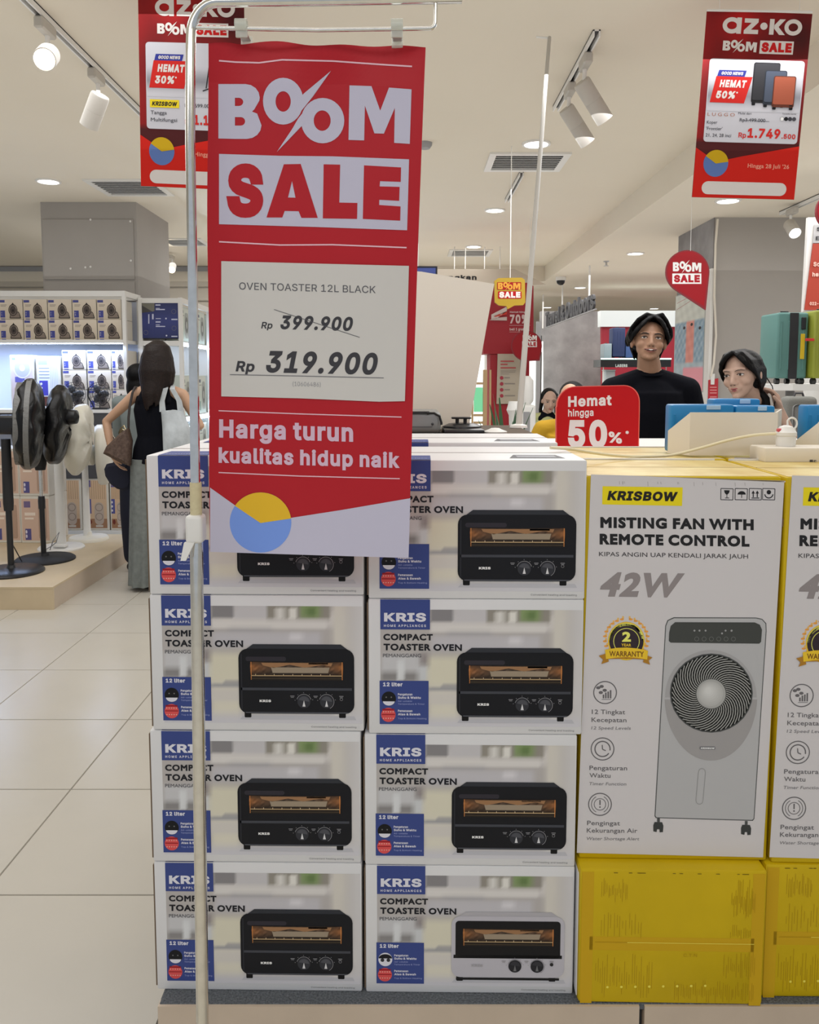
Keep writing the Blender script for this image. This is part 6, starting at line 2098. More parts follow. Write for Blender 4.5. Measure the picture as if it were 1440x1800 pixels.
# cartons on the gondola's right side
side = carton('appliance_carton', 'x', 'appliance cartons along the side of the gondola', .30, .145, .40, pale_art, 100, 75, mat('pale_green_carton', (.55, .60, .54), rough=.5))
first = True
for zi, z in enumerate(lv):
    for k in range(5):
        o = side if first else dup(side)
        first = False
        o.location = (QX1 - .045, QY + .12 + k * .60, z + .001)
        o.rotation_euler = (0, 0, radians(90))
        o['label'] = 'appliance carton facing the aisle on the %s shelf, %s from the screen end' % (('lowest', 'second', 'third', 'top')[zi], ('first', 'second', 'third', 'fourth', 'last')[k])
        if zi == 3: o.scale = (1, 1, .85)

# ================================================================== background, middle and right
Gb = 1.15
def slab(pts, Y, th, m, name, t=None, world=True):
    P3 = [PY(x, y, Y) for x, y in pts]; n = len(P3)
    return MB().add(P3 + [v + Vector((0, th, 0)) for v in P3], [list(range(n)), list(range(n, 2 * n))[::-1]] + [[i, (i + 1) % n, n + (i + 1) % n, n + i] for i in range(n)]).build(name, m, t, world=world)
def cm(r, g, b, rough=.55, e=0):
    return mat('paint_%d_%d_%d' % (r, g, b), ob(r, g, b, Gb), rough=rough)
def fY(Y): return lambda x, y: (PY(x, y, Y), Vector((0, -1, 0)))

# beige hanging fascia with lettering, blue corner sign
FA = thing('fascia_sign', 'beige hanging fascia with dark lettering above the cream board', 'sign', PY(835, 500, 10.5))
slab([(700, 473), (905, 473), (960, 500), (905, 503), (700, 503)], 10.5, .06, cm(176, 166, 150), 'panel', FA)
p = Print((720, 440, 4)); p.layer = 3
p.text('Ruangkan', 150, 208, 472, 208, 34, ob(40, 40, 40, Gb), 'I', .04)
p.build('lettering', fY(10.5), M_inkm, FA, eps=.001)
for i, x in enumerate((799, 818, 852, 879)):
    q = PY(x, 473, 10.5)
    MB().tube([q, Vector((q.x, q.y, CEIL))], .006, 6).build('hanger', M_white, FA, world=True)
bs = thing('blue_sign', 'small blue hanging sign showing between the banner and the cream board', 'sign', PY(750, 500, 9.5))
slab([(700, 468), (769, 468), (769, 600), (700, 600)], 9.5, .03, cm(40, 44, 60), 'frame', bs)
slab([(700, 471), (766, 471), (766, 596), (700, 596)], 9.49, .005, cm(78, 96, 170), 'face', bs)
q = PY(735, 468, 9.51)
MB().tube([q, Vector((q.x, q.y, CEIL))], .006, 6).build('hanger', M_white, bs, world=True)

# bright shop window behind everything
Mday = mat('daylight_panel', (1, 1, 1), emit=(.92, 1, .97), estr=1.15)
WN = struct(slab([(800, 600), (955, 600), (955, 800), (800, 800)], 13.5, .05, Mday, 'window_1'))
MB().box(-.02, .02, -.05, -.01, -.0, 1.6).build('mullion', M_white, WN, loc=tuple(PY(852, 790, 13.5)))
MB().box(-.02, .02, -.05, -.01, -.0, 1.6).build('mullion', M_white, WN, loc=tuple(PY(948, 790, 13.5)))
# red promotional arch
AR = thing('promotion_arch', 'red promotional arch with 70% lettering and a pale instruction panel', 'display', PY(890, 700, 9.0))
R1 = cm(158, 26, 40)
ztopA = PY(0, 497, 9).z
slab([(848, 520), (870, 497), (930, 497), (938, 503), (938, 622), (850, 622)], 9.0, .5, R1, 'header', AR)
slab([(862, 622.5), (911, 622.5), (911, 768), (862, 768)], 9.02, .4, R1, 'left_leg', AR)
slab([(920, 622.5), (931, 622.5), (931, 700), (920, 700)], 9.02, .4, R1, 'right_leg', AR)
for nm in ('left_leg', 'right_leg'):
    o = bpy.data.objects[nm]
    for v in o.data.vertices:
        if v.co.z < (wm(AR).inverted() @ PY(0, 690, 9)).z: v.co.z = -PY(890, 700, 9).z
slab([(875, 622), (915, 622), (913, 704), (909, 710), (873, 710)], 8.99, .01, cm(186, 176, 160), 'instruction_panel', AR)
p = Print((720, 440, 4)); p.layer = 2
rr = ob(190, 80, 84, Gb); gy = ob(150, 142, 136, Gb)
for x0, x1, y in ((640, 735, 776), (640, 690, 798), (640, 748, 822)): p.rect(x0, y, x1, y + 8, rr)
for x0, x1, y in ((640, 750, 846), (640, 745, 856), (640, 700, 868)): p.rect(x0, y, x1, y + 3, gy)
for i in range(4):
    p.disc(648, 897 + i * 42, 13, ob(170, 70, 84, Gb), n=14); p.rect(668, 892 + i * 42, 706 + (i % 2) * 36, 899 + i * 42, gy)
p.build('instruction_print', fY(8.985), M_inkm, AR, eps=.001)
p = Print((720, 440, 4)); p.layer = 2
p.poly([(575, 452), (685, 395), (685, 430), (610, 480), (575, 488)], ob(215, 200, 196, Gb)); p.poly([(600, 476), (685, 468), (685, 494), (560, 492)], ob(205, 188, 184, Gb))
p.poly([(590, 462), (685, 428), (685, 450), (600, 470)], ob(206, 70, 60, Gb))
wt = ob(214, 190, 190, Gb)
p.layer = 3
p.text('Hemat hingga', 706, 440, 836, 440, 12, wt, 'I', .03)
p.text('70%', 706, 514, 836, 514, 62, wt, 'I', .045)
p.text('beli 1 gratis 1', 704, 564, 838, 564, 18, wt, 'I', .03)
p.rect(702, 527, 850, 529, wt); p.rect(702, 573, 850, 575, wt)
p.build('promotion_print', fY(8.985), M_inkm, AR, eps=.001)
ds2 = drop_sign('far red drop shaped sale sign at the right side of the red arch', 926, 608, 27, (949, 634), 8.6, (919, 589, 944, 610))
q = PY(930, 582, 8.6)
MB().tube([q, Vector((q.x, q.y, CEIL))], .003, 6).build('string', M_whitep, ds2, world=True)

# yellow speech bubble sign
YB = thing('bubble_sign', 'yellow speech bubble sale sign hanging left of the white rod', 'sign', PY(897, 515, 6.0))
pts = [(x / 4 + 720, y / 4 + 440) for x, y in [(625, 195), (790, 192), (812, 210), (815, 365), (800, 385), (738, 388), (690, 414), (682, 392), (630, 388), (600, 365), (597, 215)]]
slab(pts, 6.0, .03, cm(170, 138, 22, .5), 'panel', YB)
p = Print((720, 440, 4)); p.layer = 2
Rr = ob(170, 24, 30, Gb)
p.layer = 2; p.rect(616, 224, 786, 278, ob(150, 30, 30, Gb), r=6); p.layer = 3
boom(p, 622, 228, 780, 274, ob(210, 150, 60, Gb)); 
p.layer = 2; p.rect(622, 288, 788, 340, Rr, r=8); p.layer = 4
p.text('SALE', 630, 334, 780, 334, 42, ob(226, 214, 208, Gb), 'I', .06)
p.build('sign_print', fY(6.0), M_inkm, YB, eps=.0008)
q = PY(897, 489, 6.01)
MB().tube([q, Vector((q.x, q.y, CEIL))], .003, 6).build('string', M_whitep, YB, world=True)

# Travel & Outdoors letters hung along the depth of the shop
TX_ = 2.28
TL = thing('hanging_letters', 'dark letters reading Travel & Outdoors hung over the concrete partition', 'sign', (TX_, 12.3, CAMZ + .86))
Vt, Tt, Wt = text_tris('Travel & Outdoors', 'I', .035)
L_len = 13.9 - 10.25
Hc = .235
word = 'Travel & Outdoors'
xo = 0
tot = sum((glyph('I', ch, .035)[0]) for ch in word)
for ch in word:
    adv, v, tr = glyph('I', ch, .035)
    if tr:
        kx = L_len / tot; kz_ = Hc / (CAPH['I'] + .07)
        vs = []; n = len(v)
        for dx in (0, .03):
            for a, b in v: vs.append(Vector((TX_ + dx, 13.9 - (xo + a) * kx, CAMZ + .86 + (b + .035) * kz_)))
        fs = [list(t_) for t_ in tr] + [[i + n for i in t_][::-1] for t_ in tr]
        ec = {}
        for t_ in tr:
            for i in range(3):
                e_ = (t_[i], t_[(i + 1) % 3]); ec[e_] = 1
        for (a, b) in list(ec):
            if (b, a) not in ec: fs.append([a, b, b + n, a + n])
        MB().add(vs, fs).build('letter', M_dark, TL, world=True)
    xo += adv
MB().box(TX_ + .005, TX_ + .025, 10.2, 13.95, CAMZ + .84, CAMZ + .857).build('carrier_bar', M_rail, TL, world=True)
for (x, y) in ((955, 525), (989, 500), (1037, 466)):
    q = PX(x, y, TX_ + .015)
    yy = q.y
    MB().tube([(TX_ + .015, yy, CAMZ + .858), (TX_ + .015, yy, CEIL2)], .012, 8).build('drop_rod', M_white, TL, world=True)

# door frame edge at the partition, lit zone beyond
dfm = thing('glass_door_frame', 'grey metal door frame edge left of the concrete partition', 'frame', PY(946, 700, 13.3))
MB().box(-.035, .035, 0, .08, -PY(946, 700, 13.3).z, PY(0, 565, 13.3).z - PY(946, 700, 13.3).z).build('jamb', M_rail, dfm)
MB().box(.036, .048, 0, .08, -PY(946, 700, 13.3).z, PY(0, 590, 13.3).z - PY(946, 700, 13.3).z).build('seal', M_black, dfm)

# wooden display rack with bright slats behind the cream board
WR = thing('wooden_rack', 'pale wooden rack in front of the bright window behind the cream board', 'rack', PY(845, 760, 8.2))
M_rack = cm(186, 156, 116)
def pxbox(x0, y0, x1, y1, Y, th, m, name, t):
    a = PY(x0, y1, Y); b = PY(x1, y0, Y)
    return MB().box(a.x, b.x, Y, Y + th, a.z, b.z).build(name, m, t, world=True)
for x0, x1 in ((829, 833), (849, 857), (860, 864)):
    o = pxbox(x0, 650, x1, 768, 8.2, .05, M_rack, 'upright', WR)
    for v in o.data.vertices:
        if v.co.z < .05: v.co.z = -PY(845, 760, 8.2).z
for y in (672, 728, 741, 753, 765): pxbox(833.1, y, 848.9, y + 4, 8.205, .04, M_rack, 'shelf_slat', WR)
slab([(833.2, 681), (848.8, 681), (848.8, 724), (833.2, 724)], 8.21, .02, mat('lightbox_green', ob(120, 200, 150, Gb), rough=.4, emit=(.2, .8, .45), estr=.35), 'green_lightbox', WR)  # glowing green lightbox, set between the rack's uprights

# potted fern and white counter stuff
FN = thing('potted_fern', 'green fern by the foot of the red arch', 'plant', (PY(889, 760, 6.3).x, 6.3, 0))
Mleaf = cm(58, 96, 62)
MB().lathe([(0, 0), (.07, 0), (.09, .5), (.08, .5), (.075, .46), (0, .46)], n=20).build('pot', M_white, FN, smooth=True)
rnd = random.Random(4)
zf = PY(893, 696, 6.3).z
for i in range(44):
    a = rnd.random() * 2 * pi; r = .05 + rnd.random() * .20; h = (zf - .46) * (.55 + .6 * rnd.random())
    m = MB(); rings = []
    for k in range(7):
        s = k / 6
        q = Vector((cos(a) * r * s ** 1.3, sin(a) * r * s ** 1.3, .46 + h * s - .12 * s ** 3))
        wl_ = .028 * (1 - s) ** .7 + .004
        sd = Vector((-sin(a), cos(a), 0)) * wl_
        rings.append([q - sd, q + Vector((0, 0, .005)), q + sd, q - Vector((0, 0, .002))])
    m.loft(rings); m.build('frond', Mleaf, FN, smooth=True)
WD = thing('water_dispenser', 'white water dispenser beside the fern under the white rod', 'dispenser', (PY(929, 760, 7.35).x, 7.35, 0))
w_ = (PY(940, 700, 7.35).x - PY(914, 700, 7.35).x) / 2
zt_ = PY(0, 712, 7.35).z
MB().rbox(-w_, w_, 0, .3, 0, zt_, .02, 3).build('cabinet', M_whitep, WD, smooth=True)
MB().rbox(-w_ * .7, w_ * .2, -.006, .02, zt_ - .28, zt_ - .06, .004, 1).build('niche', M_rail, WD)
MB().lathe([(w_ * .6, 0), (w_ * .95, .03), (w_, .06), (w_ * .95, .22), (w_ * .5, .26), (0, .26)], (0, .15, zt_), 22).build('bottle', M_whitep, WD, smooth=True)
ms = thing('blender_jug', 'white appliance with a dark window standing left of the far woman', 'appliance', (PY(905, 760, 6.9).x, 6.9, 0))
za = PY(0, 768, 6.9).z; zb_ = PY(0, 706, 6.9).z
MB().box(-.05, .07, 0, .2, 0, za).build('pedestal', M_white, ms)
MB().lathe([(0, 0), (.07, 0), (.075, .04), (.045, .07), (.05, (zb_ - za) * .6), (.07, (zb_ - za) * .75), (.05, zb_ - za), (0, zb_ - za)], (0.01, .1, za), 22).build('body', M_whitep, ms, smooth=True)

# red shop section behind the young man
RZ = struct(slab([(1058, 573), (1300, 573), (1300, 900), (1058, 900)], 13.0, .1, cm(160, 34, 52), 'wall_red'))
for v in RZ.data.vertices:
    if v.co.z < 1.0: v.co.z = 0
LB = tag(slab([(1056, 546), (1300, 546), (1300, 574), (1056, 574)], 12.9, .2, mat('cool_white_bulkhead', (.8, .84, .84), rough=.5, emit=(.8, .95, 1), estr=.12), 'bulkhead'),
    'pale blue white bulkhead above the red wall behind the young man', 'bulkhead')
SHB = thing('travel_shelf', 'black edged shelf with travel goods behind the young man', 'shelf', (PY(1120, 650, 11.5).x, 11.5, 0))
a = PY(1056, 645, 11.5); b = PY(1180, 632, 11.5)
MB().box(a.x, b.x, 11.5, 11.95, a.z, b.z).build('header', M_black, SHB, world=True)
MB().box(a.x, b.x, 11.49, 11.5, b.z, b.z + .02).build('light_edge', mat('teal_glow', (.7, 1, .9), emit=(.6, 1, .9), estr=1.6), SHB, world=True)
for x in (1058, 1168): 
    o = pxbox(x, 645, x + 4, 800, 11.55, .04, M_white, 'upright', SHB)
    for v in o.data.vertices:
        if v.co.z < PY(0, 700, 11.5).z: v.co.z = 0
for y in (680, 715, 750): pxbox(1062.2, y, 1167.8, y + 3, 11.6, .3, M_white, 'board', SHB)
p = Print((1080, 540, 9)); p.layer = 2
p.text('LASERS', 18, 948, 208, 948, 46, ob(190, 200, 196, Gb), 'I', .04)
p.build('lettering', fY(11.495), M_inkm, SHB, eps=.001)
def luggage(label, x0, y0, x1, y1, Y, m, z0=None, strap=None, d=.24, grp='suitcases shown in the shop', m2=None):
    a = PY(x0, y1, Y); b_ = PY(x1, y0, Y)
    w = (b_.x - a.x) / 2; h = b_.z - a.z
    t = thing('suitcase', label, 'suitcase', ((a.x + b_.x) / 2, Y, a.z if z0 is None else z0), group=grp)
    h = b_.z - t.location.z
    wh = min(.05, h * .08)
    MB().rbox(-w, w, 0, d, wh, h, min(w, h) * .16, 4).build('shell', m, t, smooth=True)
    for i in range(4):
        MB().rbox(-w * .8 + i * w * .48, -w * .8 + i * w * .48 + w * .12, -.003, .004, wh + h * .12, h * .88, .002, 1).build('rib', m, t)
    for sx in (-1, 1):
        for yy in (.03, d - .03):
            MB().lathe([(0, -.012), (wh * .5, -.012), (wh * .5, .012), (0, .012)], (sx * w * .8, yy, wh * .5), 12, M=Matrix.Rotation(radians(90), 3, 'Y').to_4x4()).build('wheel', M_black, t, smooth=True)
    MB().tube([(-w * .25, d * .5, h - .004), (-w * .22, d * .5, h + .012), (w * .22, d * .5, h + .012), (w * .25, d * .5, h - .004)], .006, 8).build('handle', M_black, t, smooth=True)
    return t
zsh = PY(0, 631, 11.55).z + .001
luggage('dark blue suitcase on the black edged shelf behind the young man', 1077, 576, 1100, 630, 11.6, cm(38, 52, 92), z0=PY(0, 632, 11.5).z + .004, grp='suitcases on the far shelf')
luggage('small blue case beside the dark blue suitcase on the far shelf', 1100, 592, 1116, 630, 11.6, cm(64, 90, 140), z0=PY(0, 632, 11.5).z + .004, grp='suitcases on the far shelf')
luggage('small pale grey case at the left end of the far shelf', 1062, 604, 1076, 630, 11.6, cm(150, 165, 172), z0=PY(0, 632, 11.5).z + .004, grp='suitcases on the far shelf')
for i, (x0, x1, y0, y1, col) in enumerate(((1064, 1082, 652, 680, (190, 200, 205)), (1150, 1166, 655, 680, (176, 186, 190)), (1150, 1166, 690, 714, (120, 170, 80)))):
    a = PY(x0, y1 + .2, 11.65); b_ = PY(x1, y0, 11.65)
    t = thing('storage_box', ('pale storage box left on the board under the black header', 'pale storage box right under the black header', 'green storage box on the second board')[i], 'box', (a.x, 11.65, PY(0, y1, 11.6).z + .004), group='boxes on the far travel shelf')
    MB().rbox(0, b_.x - a.x, 0, .2, 0, b_.z - t.location.z, .01, 1).build('tub', cm(*col), t)
    MB().rbox(-.004, b_.x - a.x + .004, -.004, .204, b_.z - t.location.z, b_.z - t.location.z + .02, .004, 1).build('lid', cm(*col), t)

# picture poster on the left flank of the right pillar
p = Print(); 
X_ = 2.705
rnd = random.Random(5)
def blotch(x, y):
    v = (y - 510) / 170.0
    base = [178, 182, 176]
    if v > .3:
        base = [150, 165, 172]
    k = .5 + .5 * sin(x * .42 + y * .11) * sin(y * .23 - x * .2)
    k2 = .5 + .5 * sin(x * .9 + 2) * sin(y * .35 + 1)
    if .28 < v < .75:
        base = [base[0] - 44 * k2, base[1] - 34 * k2, base[2] - 20 * k2]
        if 1208 < x < 1222: base = [186, 128, 118]
    base = [b - 14 * k for b in base]
    if v > .8 and x > 1205: base = [190, 130, 140]
    return ob(*base, 1.75)
def fnX(x, y):
    return PX(x, y, X_), Vector((-1, 0, 0))
def side_y(Yv, z): return Vector((X_, Yv, z))
PPs = thing('picture_poster', 'pale picture poster on the left flank of the right grey pillar', 'poster', (X_ - .002, 8.0, 1.5))
p.layer = 1
Ya, Yb = PX(1240, 600, X_).y, PX(1187, 600, X_).y
za_, zb2 = PX(1240, 690, X_).z, PX(1240, 505, X_).z
b = MB().box(X_ - .006, X_ - .001, Ya, Yb, za_, zb2).build('sheet', cm(176, 180, 176), PPs, world=True)
fl = lambda x, y: (Vector((X_ - .007, Ya + (Yb - Ya) * (1240 - x) / 53.0, zb2 + (za_ - zb2) * (y - 505) / 185.0)), Vector((-1, 0, 0)))
p.grid(1188, 507, 1239, 688, 26, 40, blotch)
p.layer = 2
p.line([(1190, 520), (1236, 508)], .8, ob(170, 110, 104, Gb)); p.line([(1190, 532), (1236, 514)], .8, ob(170, 110, 104, Gb))
for x, y in ((1205, 570), (1218, 566), (1232, 575)): p.disc(x, y, 2.2, ob(60, 52, 54, Gb), ry=3, n=8)
p.build('poster_print', fl, M_inkm, PPs)

# white cable down the pillar, small red tag
q = [PY(1262, 385, 7.42), PY(1258, 430, 7.42), PY(1256, 520, 7.42), PY(1259, 590, 7.42), PY(1255, 640, 7.42), PY(1250, 662, 7.42)]
tag(MB().tube(q, .010, 8).build('wall_cable', M_cream, smooth=True), 'thin cream cable running down the corner of the right grey pillar', 'cable')
RT = thing('price_tag', 'small red tag hanging at the foot of the cream pillar cable', 'tag', PY(1254, 668, 7.425))
slab([(1246, 668), (1263, 665), (1262, 706), (1245, 708)], 7.425, .01, cm(176, 40, 50), 'card', RT)
slab([(1250, 658), (1257, 657), (1256, 676), (1250, 676)], 7.415, .02, M_whitep, 'clip', RT)
p = Print(); p.layer = 2
for y in (680, 685, 690, 697): p.rect(1248, y, 1260, y + 1.5, ob(220, 150, 150, Gb))
p.build('tag_print', fY(7.424), M_inkm, RT, eps=.001)

# luggage table at the right
LT = thing('luggage_table', 'white round edged table carrying the teal and lime suitcases', 'table', (PY(1440, 690, 4.6).x, 4.6, 0))
zt3 = PY(1400, 676, 4.55).z
x0 = PY(1345, 680, 4.6).x - LT.location.x
top = MB().prism([(x0 + .0, .30), (x0 + .06, .16), (x0 + .18, .05), (x0 + .34, 0), (.9, -.02), (.9, .8), (x0 + .1, .8)], (0, 0, zt3 - .035), (1, 0, 0), (0, 1, 0), (0, 0, .035))
top.build('top', M_white, LT)
for (x, y) in ((x0 + .28, .3), (.7, .3)):
    MB().tube([(x, y, 0), (x, y, zt3 - .036)], .025, 14).build('leg', M_rail, LT, smooth=True)
p1 = luggage('teal hard suitcase with a black strap on the white table at the right', 1364, 549, 1423, 668, 4.75, cm(78, 118, 112), z0=zt3 + .001, grp='suitcases on the white table')
lo = PY(1388, 600, 4.745).x - p1.location.x; hi = PY(1403, 600, 4.745).x - p1.location.x
htop = PY(0, 549, 4.75).z - zt3
MB().rbox(lo, hi, -.006, .0, .03, htop - .004, .001, 1).build('strap', M_blackm, p1)
lo = PY(1408, 600, 4.745).x - p1.location.x; hi = PY(1415, 600, 4.745).x - p1.location.x
MB().rbox(lo, hi, -.007, .0, htop * .35, htop * .70, .001, 1).build('yellow_label', cm(200, 170, 30), p1)
MB().rbox(lo, hi + .004, -.008, .0, htop * .76, htop * .93, .004, 2).build('lock', M_black, p1)
p2 = luggage('lime green hard suitcase cut by the right edge of the photo', 1419, 545, 1480, 668, 4.70, cm(128, 134, 42), z0=zt3 + .001, grp='suitcases on the white table')
p2.location.x += .03
MB().rbox(-.14, -.09, -.004, .0, .245, .26, .001, 1).build('red_logo', cm(190, 40, 40), p2)
MP = thing('mesh_backpack', 'grey mesh backpack hanging below the white luggage table', 'bag', (PY(1408, 770, 4.35).x, 4.35, PY(0, 790, 4.35).z))
h = PY(0, 697, 4.35).z - MP.location.z
w = .075
MB().rbox(-w, w * 1.2, 0, .12, 0, h, .03, 4).build('body', mat('grey_mesh_cloth', (.20, .20, .18), rough=.9, bump=.3, bscale=200), MP, smooth=True)
MB().rbox(-w * .7, w * .8, -.012, .004, h * .1, h * .85, .02, 3).build('pocket', mat('grey_mesh_net', (.26, .26, .25), rough=.9, bump=.5, bscale=300), MP, smooth=True)
MB().tube([(-w * .3, .05, h - .003), (-w * .2, .05, zt3 - .045 - MP.location.z), (w * .3, .05, zt3 - .045 - MP.location.z), (w * .4, .05, h - .003)], .006, 8).build('handle', M_dark, MP, smooth=True)

# orange wall posters at the right edge on a white frame
OP = thing('orange_poster', 'orange promotion poster on a white frame at the right edge of the photo', 'poster', PY(1430, 450, 5.6))
slab([(1421, 382), (1520, 382), (1520, 548), (1412, 548)], 5.62, .03, M_white, 'frame', OP)
slab([(1430, 428), (1520, 428), (1520, 545), (1415, 545)], 5.605, .01, cm(158, 52, 32), 'sheet', OP)
slab([(1432, 395), (1520, 395), (1520, 427), (1430, 427)], 5.605, .01, cm(170, 168, 168), 'header', OP)
p = Print((1260, 380, 3.911)); p.layer = 2
for s_, x0, y, h, cc_ in (('Sale', 688, 102, 26, (40, 40, 44)), ('Extra', 682, 165, 26, (40, 40, 44)), ('Solusi', 665, 345, 30, (226, 190, 176)), ('hemat', 658, 415, 30, (226, 190, 176)), ('022-555', 640, 612, 22, (226, 190, 176))):
    p.text(s_, x0, y, x0 + 110, y, h, ob(*cc_, Gb), 'I', .03)
p.build('lettering', fY(5.60), M_inkm, OP, eps=.0008)
MB().box(PY(1446, 0, 5.66).x, PY(1462, 0, 5.66).x, 5.66, 5.70, 0, PY(0, 383, 5.66).z).build('post', M_white, OP, world=True)
dsr = drop_sign('edge of a red drop shaped sign high at the right edge of the photo', 1470, 372, 35, (1500, 430), 4.9, (1452, 355, 1490, 390))
q = PY(1470, 338, 4.9)
MB().tube([q, Vector((q.x, q.y, CEIL2))], .002, 6).build('string', M_whitep, dsr, world=True)

# ================================================================== people
def cap_prim(b, p0, r0, p1, r1, n=14):
    """tapered capsule"""
    p0, p1 = Vector(p0), Vector(p1)
    d = (p1 - p0)
    L = d.length or 1e-6
    t = d / L if d.length > 1e-6 else Vector((0, 0, 1))
    a = t.orthogonal().normalized(); c_ = t.cross(a)
    rings = []
    for k in range(5):
        an = -pi / 2 + pi / 2 * k / 4
        rr = r0 * max(.02, cos(an)); cc = p0 + t * r0 * sin(an)
        rings.append([cc + (a * cos(2 * pi * i / n) + c_ * sin(2 * pi * i / n)) * rr for i in range(n)])
    for k in range(5):
        an = pi / 2 * k / 4
        rr = r1 * max(.02, cos(an)); cc = p1 + t * r1 * sin(an)
        rings.append([cc + (a * cos(2 * pi * i / n) + c_ * sin(2 * pi * i / n)) * rr for i in range(n)])
    b.loft(rings)
def ell(b, c_, rx, ry, rz, M=None):
    b.ball(c_, rx, ry, rz, 20, M=M)

def fuse(b, name, material, parent, voxel=.006, smooth=2, factor=.5):
    """grow the overlapping forms into one continuous surface"""
    tmp = b.build(name + '_form', material, None, fix=True)
    m = tmp.modifiers.new('r', 'REMESH'); m.mode = 'VOXEL'; m.voxel_size = voxel; m.use_smooth_shade = True
    if smooth:
        s = tmp.modifiers.new('s', 'SMOOTH'); s.iterations = smooth; s.factor = factor
    dg = bpy.context.evaluated_depsgraph_get(); dg.update()
    me = bpy.data.meshes.new_from_object(tmp.evaluated_get(dg))
    me.name = name
    bpy.data.objects.remove(tmp)
    me.polygons.foreach_set('use_smooth', [True] * len(me.polygons))
    if not me.materials: me.materials.append(material)
    o = bpy.data.objects.new(name, me); COL.objects.link(o)
    if parent is not None: o.parent = parent
    return o

def head_forms(b, H, s=1.0, male=True, neck_to=None):
    """head facing -y in its own frame H (matrix)"""
    S = Matrix.Scale(s, 4)
    T = H @ S
    R = T.to_3x3()
    P = lambda *q: T @ Vector(q)
    E = lambda c_, rx, ry, rz: b.ball(P(*c_), rx, ry, rz, 22, M=R)
    E((0, .014, .036), .077, .096, .090)
    E((0, -.020, .004), .069, .069, .078)
    E((0, -.028, -.036), .063 if male else .059, .058, .060)
    E((0, -.034, -.064), .052 if male else .046, .050, .040)
    E((0, -.052, -.088), .036 if male else .029, .033, .024)
    for sx in (-1, 1):
        E((sx * .038, -.052, -.024), .027, .030, .027)
        E((sx * .033, -.070, .010), .019, .018, .012)             # lids
        cap_prim(b, P(sx * .012, -.082, .034), .012 * s, P(sx * .046, -.071, .036), .011 * s)
        E((sx * .079, .012, -.002), .010, .020, .032)
        cap_prim(b, P(sx * .012, -.094, -.034), .0095 * s, P(sx * .010, -.086, -.028), .010 * s)
    cap_prim(b, P(0, -.082, .022), .010 * s, P(0, -.102, -.024), .0125 * s)
    E((0, -.102, -.030), .0135, .013, .011)
    E((0, -.078, -.056), .032, .018, .020)
    cap_prim(b, P(-.020, -.084, -.056), .0055 * s, P(0, -.0935, -.0535), .007 * s)
    cap_prim(b, P(.020, -.084, -.056), .0055 * s, P(0, -.0935, -.0535), .007 * s)
    cap_prim(b, P(-.016, -.084, -.070), .006 * s, P(.016, -.084, -.070), .006 * s)
    E((0, -.0885, -.070), .014, .008, .007)
    E((0, -.074, -.098), .020, .017, .015)
    if neck_to is not None:
        nk = Vector(neck_to)
        r = .056 if male else .047
        cap_prim(b, P(0, .012, -.05), r * s, nk, r * 1.08)
    return T

